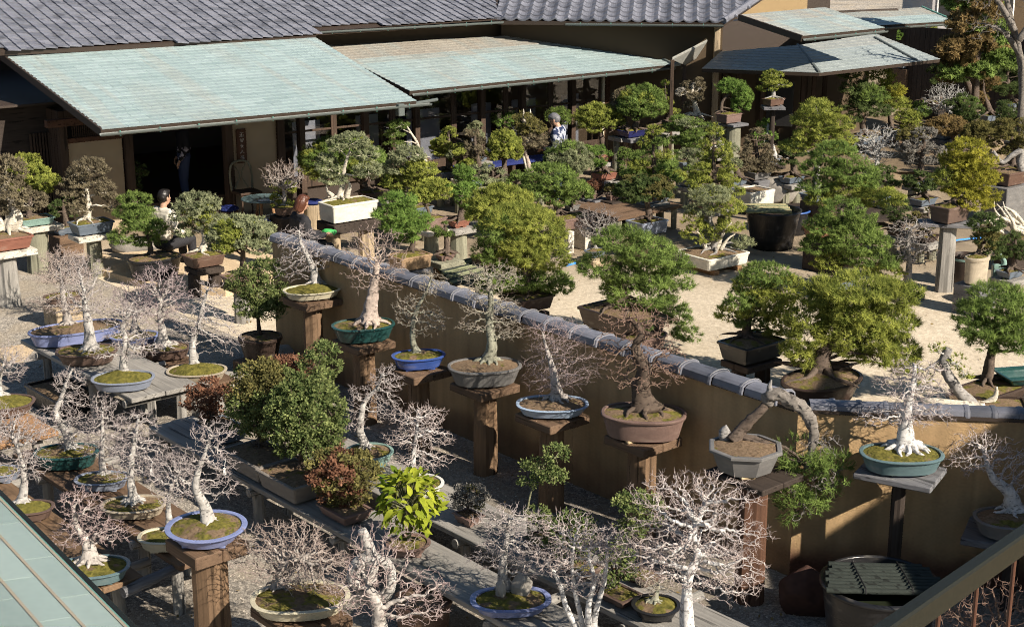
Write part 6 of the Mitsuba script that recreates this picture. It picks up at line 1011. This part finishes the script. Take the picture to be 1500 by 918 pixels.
# big conifer and the old bare tree in the upper right corner, planted in the ground
tc = thing('conifer_tree', 'tall feathery rust brown conifer in the upper right corner', 'tree'); c = PY(1432, 132, 33.0); rgx = np.random.default_rng(4)
pts = [np.array([c[0], c[1], 0]), PY(1432, 60, 33), PY(1433, -30, 33), PY(1434, -90, 33)]; tm, tp, tr = trunk_mesh(pts, .10, .03, 3, .3, n=30); part(tc, 'trunk', tm, 'm_bark', idx=BI['pine'], v=0, smooth=True)
cl = []
for k in range(46):
    u = k / 45; py = 108 - 170 * u; hw = (46 * (1 - .45 * u)) * rgx.uniform(.35, 1.0); a = rgx.uniform(0, 6.3); q = PY(1432 + math.cos(a) * hw, py + rgx.uniform(-8, 8), 33.0 + math.sin(a) * hw * .018); cl.append((q, np.array([.42, .42, .26]) * rgx.uniform(.6, 1.1)))
crown_parts(tc, cl, 0, tp, tr, 'rust', 'green', 'tuft', .11, 230, rgx, 8, .7, .9, 'pine')
tb = thing('bare_tree', 'old leafless grey tree with thick crooked limbs at the upper right edge', 'tree'); Yb = 30.0
pts = [np.array([PY(1497, 200, Yb)[0], Yb, 0]), PY(1498, 130, Yb), PY(1492, 70, Yb), PY(1480, 25, Yb), PY(1470, -20, Yb)]; tm, tp, tr = trunk_mesh(pts, .11, .05, 5, .3, n=26); part(tb, 'trunk', tm, 'm_bark', idx=BI['scaly'], v=0, smooth=True)
for k, px in enumerate(([(1494, 80), (1478, 55), (1462, 42), (1450, 38)], [(1486, 45), (1468, 12), (1455, -5), (1440, -12)], [(1492, 60), (1510, 30), (1520, 0)])):
    pp = spline([PY(x, y, Yb - .1 * k) for x, y in px], 12); part(tb, 'limb', sweep(pp, np.linspace(.07, .03, 12), 8, .25, k), 'm_bark', idx=BI['scaly'], v=0, smooth=True); cc = pp[-1]; limbs(tb, pp, np.linspace(.09, .03, 12), in_ellipsoid(rgx, 60, cc, np.array([.5, .5, .4])), .07, k, 'scaly', rg=rgx, tipr=.005, twig=.12)
# bare bonsai of the garden
GB = [('grey bare bonsai', 'silver grey bare bonsai with a leaning trunk at the end of the tea house', (1384, 192, 40), .45, PK('oval', 'slate', h=.2), [(1382, 190), (1384, 178), (1392, 166), (1380, 155)], (10, 6), [(1354, 122, 1418, 170)], 520, 'silver'),
      ('grey lilac bare bonsai', 'lilac grey bare bonsai in a cream pot before the tea house', (1283, 244, 42), .55, PK('rect', 'beige', h=.45, t=.1), [(1284, 242), (1285, 230), (1280, 215)], (10, 6), [(1252, 184, 1322, 238)], 560, 'silver'),
      ('gnarled grey bonsai', 'gnarled grey bare bonsai with a lichened trunk beside the split log post', (1326, 420, 30), .10, PK('rect', 'slate', h=.3), [(1328, 416), (1332, 385), (1330, 355), (1335, 335)], (15, 8), [(1298, 318, 1370, 360), (1300, 345, 1372, 392)], 420, 'grey'),
      ('dark twig bonsai', 'dark grey bare twiggy bonsai in the shade in the middle of the garden', (872, 366, 30), .12, PK('oval', 'slate', h=.25), [(872, 364), (872, 350), (874, 335)], (8, 5), [(842, 304, 908, 350)], 520, 'grey'),
      ('porch twig bonsai', 'pale bare branching bonsai beside the round table', (420, 302, 34), .55, PK('oval', 'brown', h=.3), [(418, 300), (416, 285), (414, 270)], (9, 5), [(384, 236, 446, 280)], 380, 'rusty'),
      ('roof bare bonsai', 'silver bare bonsai beyond the tea house roof', (1350, 92, 30), .95, PK('oval', 'slate', h=.3), [(1348, 90), (1346, 78), (1344, 66)], (7, 4), [(1328, 46, 1366, 80)], 320, 'silver')]
for s, lab, rim, on, pot, tk, rp, cr, n, bk_ in GB:
    bare(s, lab, rim, on, pot, tk, rp, cr, n, bk_, rz=38, step=.04, twig=.07, twigs=2, tipr=.0035); stand(s, f'low weathered block carrying the {s}', 'block', rz=38)
# driftwood style trunks
dw = thing('driftwood_bonsai', 'gnarled scaly pine trunk bending to the ground behind the wall, with a few yellow tufts', 'bonsai tree'); Y = P(1440, 590, .35)[1]
pp = spline([PY(a, b, Y) for a, b in ((1432, 600), (1415, 585), (1395, 560), (1382, 530), (1390, 510))], 30); part(dw, 'trunk', sweep(pp, np.linspace(.075, .04, 30), 14, .35, 5, freq=18), 'm_bark', idx=BI['grey'], v=0, smooth=True)
pp = spline([PY(a, b, Y) for a, b in ((1425, 598), (1445, 592), (1458, 580), (1460, 566))], 14); part(dw, 'deadwood', sweep(pp, np.linspace(.07, .012, 14), 10, .35, 6), 'm_bark', idx=BI['dead'], v=0, smooth=True)
pp = spline([PY(a, b, Y - .1) for a, b in ((1440, 598), (1400, 592), (1360, 588), (1330, 592))], 14); part(dw, 'deadwood', sweep(pp, np.linspace(.06, .03, 14), 10, .35, 7), 'm_bark', idx=BI['dead'], v=0, smooth=True)
rgx = np.random.default_rng(2); cl = [box3(b, Y + rgx.uniform(-.1, .1)) for b in ((1355, 500, 1395, 525), (1385, 515, 1420, 545), (1360, 525, 1395, 550), (1400, 535, 1428, 560), (1340, 545, 1370, 565))]; tp = spline([PY(a, b, Y) for a, b in ((1395, 560), (1382, 530), (1390, 510), (1380, 505))], 10)
crown_parts(dw, cl, 9, tp, np.full(10, .03), 'yellow', 'silver', 'needle', .05, 150, rgx, 4, .8, .6, 'silver')
c = PY(1445, 602, Y); part(dw, 'pot', put_at(pot_meshes('rect', .8, .45, .14), (c[0], c[1], .22), math.radians(-10)), 'm_pot', idx=PI_['dark']); part(dw, 'soil', put_at(soil_mesh('rect', .76, .41, .12, .03, 3), (c[0], c[1], .22), math.radians(-10)), 'm_soil', idx=0, v=.3, smooth=True)
k = thing('pot_stand', 'dark timber stand below the gnarled scaly pine trunk', 'stand'); part(k, 'beam', put_at(rbox(.9, .4, .22, .01), (c[0], c[1], .11), math.radians(-10)), 'm_wood', idx=WI['dark'], v=.4)
dd = thing('driftwood_bonsai', 'tangle of bone white driftwood branches at the right edge by the grey box pot', 'bonsai tree'); Y = P(1490, 345, .5)[1]
rgw = np.random.default_rng(12)
for k in range(13):
    x, y, e = 1497 + rgw.uniform(-8, 12), 346, rgw.uniform(-.12, .12); a = rgw.uniform(-2.6, -.7); q = [PY(x, y, Y + e)]
    for j in range(6): a += rgw.normal() * .55 + (.25 if y < 300 else 0) * (1 if a < -1.5 else -1); x += 11 * math.cos(a); y += 11 * math.sin(a); e += rgw.uniform(-.06, .06); q.append(PY(x, y, Y + e))
    part(dd, 'deadwood', sweep(spline(q, 18), np.linspace(rgw.uniform(.03, .05), .008, 18), 8, .35, k, freq=24), 'm_bark', idx=BI['dead'], v=0, smooth=True)
c = PY(1500, 352, Y); part(dd, 'pot', put_at(pot_meshes('rect', .8, .5, .2), (c[0], c[1], .32), math.radians(38)), 'm_pot', idx=PI_['mauve']); part(dd, 'soil', put_at(soil_mesh('rect', .76, .46, .18, .03, 3), (c[0], c[1], .32), math.radians(38)), 'm_soil', idx=0, v=.3, smooth=True)
k = thing('pot_stand', 'dark timber stand below the bone white driftwood', 'stand'); part(k, 'beam', put_at(rbox(.9, .4, .32, .01), (c[0], c[1], .16), math.radians(38)), 'm_wood', idx=WI['dark'], v=.4)
d3_ = thing('driftwood_bonsai', 'smooth grey twisting driftwood arching over a dark red pot at the right edge', 'bonsai tree'); Y = P(1478, 258, .8)[1]
part(d3_, 'deadwood', sweep(spline([PY(a, b, Y) for a, b in ((1455, 222), (1468, 238), (1482, 228), (1496, 222), (1494, 240), (1500, 255))], 26), np.linspace(.03, .07, 26), 9, .2, 3), 'm_bark', idx=BI['grey'], v=0, smooth=True)
c = PY(1478, 252, Y); part(d3_, 'pot', put_at(pot_meshes('rect', .55, .4, .22), (c[0], c[1], c[2] - .2), math.radians(38)), 'm_pot', idx=PI_['copperbrown']); part(d3_, 'soil', put_at(soil_mesh('rect', .5, .36, .2, .02, 3), (c[0], c[1], c[2] - .2), math.radians(38)), 'm_soil', idx=0, v=.2, smooth=True)
gb = thing('planter_box', 'plain grey box planter at the right edge below the dark red pot', 'planter'); c2 = P(1490, 290, .0); c2 = PY(1492, 285, Y - .3); part(gb, 'box', put_at(rbox(.75, .5, max(.3, c[2] - .22), .01), (c[0], c[1], (c[2] - .22) / 2), math.radians(38)), 'm_pot', idx=PI_['grey'])

# ================================================================ tubs, tables, tools
def lathe(t, base, c, prof, mat, idx=None, n=40, smooth=True, v=0.0):
    an = np.arange(n) * 2 * np.pi / n; return part(t, base, loft([np.c_[c[0] + np.cos(an) * r, c[1] + np.sin(an) * r, np.full(n, c[2] + z)] for r, z in prof]), mat, idx=idx, smooth=smooth, v=v)
tu = thing('water_tub', 'big black tapered water tub standing on the sand', 'tub'); c = P(1130, 362, 0); lathe(tu, 'bowl', c, [(.001, .0), (.33, .0), (.36, .2), (.44, .58), (.46, .60), (.46, .63), (.42, .63), (.40, .50)], 'm_pot', PI_['black']); lathe(tu, 'water', c, [(.41, .55), (.001, .5502)], 'm_water', smooth=False)
li = thing('bamboo_lid', 'pale green bamboo mat half covering the black water tub', 'lid')
for k in range(11): p = c + [0, 0, .66]; a = np.array([p[0] - .50 + .01 * (k % 3), p[1] - .36 + k * .055, p[2]]); part(li, 'pole', sweep(spline([a, a + [.36, .01, 0], a + [.72 + .01 * (k % 2), .0, 0]], 6), .026, 8), 'm_wood', idx=WI['straw'] if k % 4 == 1 else WI['bamboo'], v=k * .17 % 1, smooth=True)
pt = thing('plastic_tub', 'blue rimmed round plastic tub behind the black water tub', 'tub'); c = P(1160, 342, 0); lathe(pt, 'bowl', c, [(.001, .002), (.22, .002), (.26, .38), (.24, .38), (.23, .3)], 'm_pot', PI_['black']); lathe(pt, 'rim', c, [(.265, .381), (.29, .385), (.29, .41), (.25, .41), (.245, .36)], 'm_pot', PI_['plastic'])
ho = thing('garden_hose', 'blue garden hose looped on the ground behind the white box', 'hose'); q = [P(x, y, .015) for x, y in ((1215, 322), (1180, 318), (1180, 288), (1150, 292), (1128, 300), (1130, 310), (1165, 312), (1200, 305))]; put(ho + '__tube', sweep(spline(q, 60), .014, 8), 'm_hose', smooth=True)
ho = thing('garden_hose', 'short blue hose piece lying on the sand left of the cascading pine', 'hose'); put(ho + '__tube', sweep(spline([P(828, 389, .02), P(840, 386, .02), P(855, 383, .02)], 12), .02, 8), 'm_hose', smooth=True)
ho = thing('garden_hose', 'blue hose running behind the gnarled grey bonsai', 'hose'); put(ho + '__tube', sweep(spline([P(1335, 364, .05), P(1360, 360, .12), P(1400, 352, .08), P(1440, 348, .02)], 24), .014, 8), 'm_hose', smooth=True)
wb = thing('planter_box', 'cream painted planter box with dark soil below the chocolate brown juniper', 'planter'); c = P(1103, 277, .42); z0 = .08
part(wb, 'box', put_at(pot_meshes('rect', .62, .50, .34, .03, .008, .03), (c[0], c[1], z0), math.radians(38)), 'm_pot', idx=PI_['stone']); part(wb, 'soil', put_at(soil_mesh('rect', .56, .44, .32, .02, 4), (c[0], c[1], z0), math.radians(38)), 'm_soil', idx=0, v=.1, smooth=True)
for s in (-1, 1): part(wb, 'foot', put_at(put_at(rbox(.08, .4, .08, .005), (s * .2, 0, 0)), (c[0], c[1], .04), math.radians(38)), 'm_wood_cross', idx=WI['dark'], v=.2)
for k, (x, y, w, d, h, s, lab) in enumerate(((1140, 282, 1.0, .7, .62, 51, 'flat topped tan rock right of the cream planter box'), (1290, 112, .0, 0, 0, 0, ''), (1345, 170, .55, .4, .45, 52, 'grey rock before the tea house wall at its right end'), (1150, 232, .9, .6, .4, 53, 'tan rock at the terrace edge below the little layered pine'), (1085, 238, .5, .4, .3, 54, 'pale rock at the foot of the round log post'),
        (1425, 432, .5, .4, .3, 55, 'flat brown rock under the beige cylinder pot'), (1225, 165, .5, .35, .35, 56, 'pale rock by the dark pine at the tea house'), (700, 330, .5, .35, .2, 57, 'low grey stone left of the yellow green dome pine'), (200, 362, .9, .35, .36, 58, 'low tan rock edging the raised path'))):
    if w == 0: continue
    q = P(x, y, h * .3); t = thing('boulder', lab, 'stone'); m = rock(w, d, h, s); put(t + '__stone', (m[0] + q, m[1]), 'm_rock', idx=0, v=0.0, smooth=True)
# flat tables that carry the small trays
for k, (pts, z, lab) in enumerate((([(835, 300), (930, 285), (1000, 300), (905, 320)], .42, 'low flat tan display table with tiny azalea trays'), ([(905, 245), (960, 238), (975, 250), (915, 258)], .40, 'low tan bench behind the central tiered pine'), ([(1120, 300), (1262, 292), (1330, 318), (1180, 330)], .2, 'low dark platform behind the sweeping green pine'))):
    t = thing('low_table', lab, 'table'); q = np.array([P(x, y, z) for x, y in pts]); q = q[::-1] if np.cross(q[1] - q[0], q[2] - q[0])[2] < 0 else q; part(t, 'top', loft([q - [0, 0, .05], q], cap0=True, cap1=True), 'm_wood_cross', idx=WI['brown' if k < 2 else 'dark'], v=.3 * k); ctr = q.mean(0)
    for p in q: p = ctr + (p - ctr) * .85; part(t, 'leg', put_at(rbox(.09, .09, z - .05), (p[0], p[1], (z - .05) / 2)), 'm_wood_post', idx=WI['greenish'], v=.5)
t = thing('low_table', 'long green bamboo slatted bench just behind the wall', 'table')
for k in range(13):
    u = k / 12; a, b = P(640 + 2 * k, 392 + 2.1 * k, .36), P(700 - 1.0 * k + 2 * k, 377 + 2.4 * k, .36); part(t, 'pole', sweep(np.array([a, (a + b) / 2, b]), .026, 8), 'm_wood_cross', idx=WI['bamboo'] if k % 3 else WI['darkbamboo'], v=k * .13 % 1, smooth=True)
for x, y in ((648, 396), (700, 384), (700, 412)): q = P(x, y, .3); part(t, 'leg', put_at(rbox(.08, .08, .32), (q[0], q[1], .16)), 'm_wood_post', idx=WI['greenish'], v=.5)
ln = thing('stone_lantern', 'teal glazed square tray edge at the right border beside the driftwood', 'tray'); c = P(1500, 545, .5); part(ln, 'tray', put_at(pot_meshes('rect', .55, .42, .1, .3), (c[0], c[1], .40), .2), 'm_pot', idx=PI_['teal']); part(ln, 'stand', put_at(rbox(.3, .25, .4), (c[0], c[1], .199)), 'm_wood', idx=WI['dark'])
gp = thing('water_pump', 'pale green cast iron hand pump beside the beige cylinder pot', 'pump'); Y = P(1460, 418, 0)[1]; q = lambda x, y: PY(x, y, Y)
part(gp, 'body', put_at(rbox(.11, .10, .36, .012), q(1458, 404)), 'm_pot', idx=PI_['jade']); part(gp, 'handle', sweep(spline([q(1466, 395), q(1471, 385), q(1466, 374), q(1463, 372)], 14), np.linspace(.05, .025, 14), 8), 'm_pot', idx=PI_['jade'], smooth=True); part(gp, 'plate', put_at(rbox(.06, .012, .09, .002), q(1458, 409) - [0, .052, 0]), 'm_black')
bk = thing('bucket', 'dark brown bucket with a green hoop beside the split log post', 'bucket'); c = P(1412, 418, 0); lathe(bk, 'body', c, [(.001, .002), (.20, .002), (.23, .46), (.20, .46), (.19, .3)], 'm_pot', PI_['dark']); lathe(bk, 'hoop', c, [(.232, .40), (.24, .405), (.24, .43), (.232, .435)], 'm_pot', PI_['jade'])
cq = thing('coral_stone', 'small orange brown coral like plant ball on the ground beside the pump', 'plant'); c = P(1478, 412, .12); m = rock(.30, .26, .20, 44); put(cq + '__ball', (m[0] + c, m[1]), 'm_leaf', idx=np.full(len(m[0]), FI['rust'] + .85), v=.8)
# entrance furniture
rt = thing('round_table', 'small round glass topped table beside the entrance', 'table'); c = P(386, 292, .68); lathe(rt, 'top', c, [(.001, .0), (.36, .0), (.37, .012), (.36, .024), (.001, .025)], 'm_pot', PI_['pewter'])
for k in range(3): a = k * 2.1 + .4; part(rt, 'leg', sweep(np.array([c + [.12 * math.cos(a), .12 * math.sin(a), 0], [c[0] + .24 * math.cos(a), c[1] + .24 * math.sin(a), 0]]), .025, 8), 'm_wood_post', idx=WI['orange'], v=.2)
pp_ = thing('paper_sheet', 'white sheet of paper lying on the round table', 'paper'); put(pp_ + '__sheet', put_at(rbox(.21, .14, .003, .0005), c + [.05, -.2, .028], .3), 'm_white')
ch = thing('wooden_chair', 'dark wooden chair with a curved splat back against the wall', 'chair'); c = fw(fu(362, 290, .35), .35, 0); q = lambda u, v, z: c + FD * u + FN * v + [0, 0, z]
part(ch, 'seat', put_at(rbox(.42, .40, .04), q(0, 0, .44), FA), 'm_wood', idx=WI['frame']); part(ch, 'back_frame', sweep(spline([q(-.2, -.18, .44), q(-.21, -.21, .75), q(-.15, -.23, .92), q(0, -.24, .96), q(.15, -.23, .92), q(.21, -.21, .75), q(.2, -.18, .44)], 24), .02, 8), 'm_wood_post', idx=WI['greenish'], smooth=True)
for s in (-1, 1): part(ch, 'splat', sweep(spline([q(s * .13, -.20, .48), q(s * .02, -.22, .7), q(s * .12, -.235, .93)], 10), .013, 6), 'm_wood_post', idx=WI['greenish'])
for a in (-.18, .18):
    for b in (-.17, .17): part(ch, 'leg', sweep(np.array([q(a, b, 0), q(a * .95, b * .95, .43)]), .018, 8), 'm_wood_post', idx=WI['frame'])
for x, y, lab, body in ((335, 306, 'stool with a blue cushion just outside the doorway', 'warm'), (381, 326, 'white drum stool with a blue cushion near the round table', None), (458, 296, 'wooden drum stool with a blue cushion behind the brown haired visitor', 'tan')):
    t = thing('drum_stool', lab, 'stool'); c = P(x, y, .45); c[2] = 0; lathe(t, 'body', c, [(.001, .0), (.15, .0), (.155, .42), (.001, .421)], 'm_wood_post' if body else 'm_white', WI[body] if body else 0, smooth=False); lathe(t, 'cushion', c, [(.13, .423), (.17, .44), (.17, .47), (.12, .495), (.001, .50)], 'm_cloth_blue')
bb = thing('window_bench', 'low bench covered in dark blue cloth along the glass doors', 'bench'); a, b = fu(640, 200, .5), fu(800, 190, .5); part(bb, 'seat', fbox(a, b, .35, .75, .38, .44), 'm_cloth_blue')
for u in np.linspace(a + .2, b - .2, 4): part(bb, 'leg', fbox(u - .04, u + .04, .4, .7, 0, .379), 'm_wood_post', idx=WI['frame'])
db = thing('planter_box', 'dark rectangular trough in the shade under the far left bench', 'planter'); c = P(90, 580, .14); part(db, 'box', put_at(pot_meshes('rect', .8, .5, .24, .06), (c[0], c[1], 0.0), WA), 'm_pot', idx=PI_['black']); part(db, 'soil', put_at(soil_mesh('rect', .75, .45, .21, .02, 2), (c[0], c[1], 0.0), WA), 'm_soil', idx=0, v=.1, smooth=True)
db = thing('planter_box', 'reddish brown plastic pot on the ground below the plank bench, bottom centre', 'planter'); c = P(620, 905, .14); part(db, 'pot', put_at(pot_meshes('round', .44, .44, .32, .1), (c[0], c[1] , 0.0), WA), 'm_pot', idx=PI_['copperbrown'], smooth=True); part(db, 'soil', put_at(soil_mesh('round', .40, .40, .29, .02, 2), (c[0], c[1], 0.0), WA), 'm_soil', idx=0, v=.1, smooth=True)
# ================================================================ people
import manifold3d as m3
_s = m3.Manifold.sphere(1.0, 20)
def ball(p, r): return _s.scale([r * q for q in (1, 1, 1)] if np.ndim(r) == 0 else list(map(float, r))).translate(list(map(float, p)))
def body(bones, ell=0.022, it=8):
    ms = [m3.Manifold.batch_hull([ball(p, r) for p, r in b]) for b in bones]; u = m3.Manifold.batch_boolean(ms, m3.OpType.Add).refine_to_length(ell).to_mesh(); t = trimesh.Trimesh(u.vert_properties[:, :3], u.tri_verts, process=True); trimesh.smoothing.filter_taubin(t, iterations=it); return np.array(t.vertices), np.array(t.faces)
def person(label, base, face, J, top, legs, hair, hairlong=False, jacket_len=.0, collar=True):
    """J: joints in the person's own frame (x right, y forward, z up); face: heading in radians"""
    k = thing('person', label, 'person'); g = lambda m: put_at(m, base, face); h = np.array(J['head']); n = np.array(J['neck']); pv_ = np.array(J['pelvis']); fw_ = np.array(J.get('look', [0, 1, 0]), float); fw_ /= np.linalg.norm(fw_); rt_ = np.cross(fw_, [0, 0, 1]); rt_ /= np.linalg.norm(rt_); up_ = np.cross(rt_, fw_)
    hd = lambda x, y, z: h + rt_ * x + fw_ * y + up_ * z; sk = [[(h + up_ * .02, (.074, .088, .10)), (hd(0, .02, -.06), (.056, .066, .06))], [(n, .052), (h - up_ * .05, .05)], [(hd(0, .085, -.01), .012), (hd(0, .100, -.028), .014)], [(hd(-.078, -.005, -.01), (.012, .018, .03))], [(hd(.078, -.005, -.01), (.012, .018, .03))], [(hd(-.022, .088, -.062), .008), (hd(.022, .088, -.062), .008)],
        [(n - [0, 0, .08], (.11, .08, .06)), (pv_ + [0, 0, .12], (.11, .08, .08))], [(pv_, (.13, .095, .09)), (pv_ + [0, 0, .16], (.11, .08, .08))]]
    clo, lg_ = [], []
    for s in ('l', 'r'):
        sg_ = -1 if s == 'l' else 1; sh, el, wr = (np.array(J[q + s], float) for q in ('sh', 'el', 'wr')); sk += [[(sh, .052), (el, .040)], [(el, .038), (wr, .026)]]; clo += [[(sh, .072), (el, .058)], [(el, .056), (wr + (el - wr) * .12, .044)]]
        d_ = (wr - el) / np.linalg.norm(wr - el); sd = np.cross(d_, [.3, .2, 1]); sd /= np.linalg.norm(sd); nr2 = np.cross(d_, sd); pm = wr + d_ * .075; sk.append([(wr + d_ * .01, .024), (pm + sd * .022, .016), (pm - sd * .022, .016)])
        for f in range(4): o_ = sd * (.03 - .02 * f); L_ = (.062, .075, .072, .055)[f]; k1 = pm + o_ + d_ * L_ * .5 + nr2 * .008; sk += [[(pm + o_, .0095), (k1, .009)], [(k1, .009), (k1 + d_ * L_ * .4 + nr2 * .03, .0075)]]
        tb_ = wr + d_ * .03 + sd * .028; sk += [[(tb_, .012), (tb_ + sd * .025 + d_ * .03, .010)], [(tb_ + sd * .025 + d_ * .03, .010), (tb_ + sd * .022 + d_ * .06 + nr2 * .015, .0085)]]
        hp_, kn, an_ = (np.array(J[q + s], float) for q in ('hip', 'kn', 'an')); sk += [[(hp_, .085), (kn, .058)], [(kn, .056), (an_, .038)], [(an_ - [0, 0, .03], .036), (an_ + [sg_ * .02, .15, -.055], (.04, .05, .028))]]; lg_ += [[(hp_, .10), (kn, .072)], [(kn, .070), (an_ + [0, 0, .03], .055)]]
    clo += [[(np.array(J['shl']) , .07), (np.array(J['shr']), .07), (n - [0, 0, .06], .075)], [(np.array(J['shl']) - [0, 0, .03], (.07, .09, .07)), (np.array(J['shr']) - [0, 0, .03], (.07, .09, .07)), (pv_ + [0, 0, .10 - jacket_len], (.165, .125, .08))]]
    if collar: clo.append([(n - [0, 0, .03], (.075, .07, .03)), (n + [0, .0, .0], (.066, .064, .02))])
    part(k, 'body', g(body(sk, .024, 5)), 'm_skin', smooth=True); jm = body(clo); jm = (jm[0] + (nfbm(jm[0] * [16, 16, 9], 3, 9)[:, None] - .5) * .03 * (jm[0] - [0, 0, 0]) / (np.linalg.norm(jm[0][:, :2], axis=1, keepdims=True) + .05) * [1, 1, 0], jm[1]); part(k, 'jacket', g(jm), top, smooth=True); part(k, 'trousers', g(body(lg_ + [[(pv_, (.155, .12, .11)), (pv_ + [0, 0, .06], (.15, .115, .08))]])), legs, smooth=True)
    hb = [[(hd(0, -.012, .045), (.084, .094, .085)), (hd(0, -.03, .01), (.083, .085, .09))], [(hd(0, .045, .085), (.066, .045, .035)), (hd(0, -.02, .08), (.075, .07, .05))]]
    if hairlong: hb += [[(hd(-.07, -.02, .0), (.024, .06, .07)), (hd(-.062, -.025, -.10), (.022, .05, .04))], [(hd(.07, -.02, .0), (.024, .06, .07)), (hd(.062, -.025, -.10), (.022, .05, .04))], [(hd(0, -.07, .0), (.075, .035, .07)), (hd(0, -.075, -.10), (.065, .03, .05))]]
    hm = body(hb, .012, 3); hv = hm[0] + (nfbm(hm[0] * [45, 45, 18], 2, 3)[:, None] - .5) * .014; part(k, 'hair', g((hv, hm[1])), hair, smooth=True)
    for s in (-1, 1): part(k, 'eye', g(join([(np.array(trimesh.creation.icosphere(1, .0085).vertices) + hd(s * .030, .084, .0), np.array(trimesh.creation.icosphere(1, .0085).faces))])), 'm_black', smooth=True)
    return k
STANDJ = dict(head=(0, .03, 1.57), neck=(0, 0, 1.42), pelvis=(0, 0, .90), shl=(-.18, 0, 1.36), shr=(.18, 0, 1.36), ell=(-.24, -.03, 1.08), elr=(.24, -.03, 1.08), wrl=(-.22, .10, .86), wrr=(.22, .10, .86), hipl=(-.09, 0, .88), hipr=(.09, 0, .88), knl=(-.10, .03, .48), knr=(.10, .03, .48), anl=(-.10, 0, .085), anr=(.10, 0, .085))
SITJ = dict(head=(0, .06, 1.18), neck=(0, .02, 1.02), pelvis=(0, 0, .50), shl=(-.18, .02, .96), shr=(.18, .02, .96), ell=(-.25, .06, .70), elr=(.25, .06, .70), wrl=(-.14, .28, .62), wrr=(.14, .28, .62), hipl=(-.09, 0, .48), hipr=(.09, 0, .48), knl=(-.12, .42, .50), knr=(.12, .42, .50), anl=(-.12, .44, .085), anr=(.12, .44, .085))
def seat_for(label, base):
    t = thing('drum_stool', label, 'stool'); lathe(t, 'body', np.array([base[0], base[1], 0]), [(.001, .0), (.15, .0), (.15, .36), (.001, .361)], 'm_wood_post', WI['tan'], smooth=False)
def head_at(px, py, J): q = P(px, py, J['head'][2]); return q
b = head_at(236, 290, SITJ); b = np.array([b[0], b[1], 0]); person('seated visitor with short dark hair and a cream jacket, seen from behind', b, math.radians(-40), SITJ, 'm_jacket', 'm_black_cloth', 'm_hair'); seat_for('wooden stool under the visitor in the cream jacket', b)
J2 = {**SITJ, 'wrl': (-.12, .40, .66), 'wrr': (.14, .36, .70), 'look': (0, 1, -.35)}; b = head_at(437, 298, J2); b = np.array([b[0], b[1], 0]); person('seated visitor with brown bobbed hair in black clothes, looking down', b, math.radians(-60), J2, 'm_black_cloth', 'm_black_cloth', 'm_hair_brown', True); seat_for('wooden stool under the brown haired visitor', b)
bg = thing('bag', 'small bright green bag held in the brown haired visitor\'s lap', 'bag'); c_, s_ = math.cos(math.radians(-60)), math.sin(math.radians(-60)); q = b + np.array([c_ * .02 - s_ * .46, s_ * .02 + c_ * .46, .70]); m = rock(.24, .12, .12, 71, 2); put(bg + '__cloth', (m[0] + q, m[1]), 'm_green_bag', smooth=True)
J3 = {**STANDJ, 'look': (0, 1, -.55), 'head': (0, .07, 1.55), 'elr': (.22, .02, 1.10), 'wrr': (.10, .26, 1.22), 'wrl': (-.12, .24, 1.02)}; b = head_at(818, 176, J3); b = np.array([b[0], b[1], 0]); person('grey haired man in glasses and a patterned blue and white jacket, head bent, among pines', b, math.radians(70), J3, 'm_pattern', 'm_denim', 'm_hair_grey')
J4 = {**STANDJ, 'look': (0, 1, -.3)}; b = fw(fu(270, 240, -.7), -.7, .0); person('dark haired person in a dark patterned coat standing in the doorway', b + [0, 0, .1], FA + math.pi / 2 - .3, J4, 'm_dark_pattern', 'm_denim', 'm_hair')
scene['m_dark_pattern'] = princ(mikit.proc(lambda p, n, uv: mix((.015, .015, .02), (.40, .38, .45), smoothstep(.56, .62, fbm(p.x * 13, p.y * 13, p.z * 13, 2)) * smoothstep(1.25, 1.1, p.z))), .8, .2)

# fallen leaves on the yard and the sand
rg = np.random.default_rng(77); n = 900; a = np.r_[rg.uniform(-3, 9, 600), rg.uniform(-5, 8, 300)]; b = np.r_[rg.uniform(-5.5, -.2, 600), rg.uniform(.5, 9, 300)]; pz = W0[None] + E1 * a[:, None] + E2 * b[:, None]; pz[:, 2] = .014
v, f, u, h = leaves(pz, np.c_[rg.normal(size=(n, 2)), np.zeros(n)], .045, .026, 1, .25, rg, 'rust', rg.uniform(.2, .8, n), rg.uniform(0, .6, n)); v[:, 2] = np.abs(v[:, 2] - .014) + .014
put('fallen_leaves', (v, f), 'm_leaf', idx=u, v=h); labels['fallen_leaves'] = {'kind': 'stuff', 'label': 'brown fallen leaves scattered over the gravel and sand', 'category': 'leaves'}
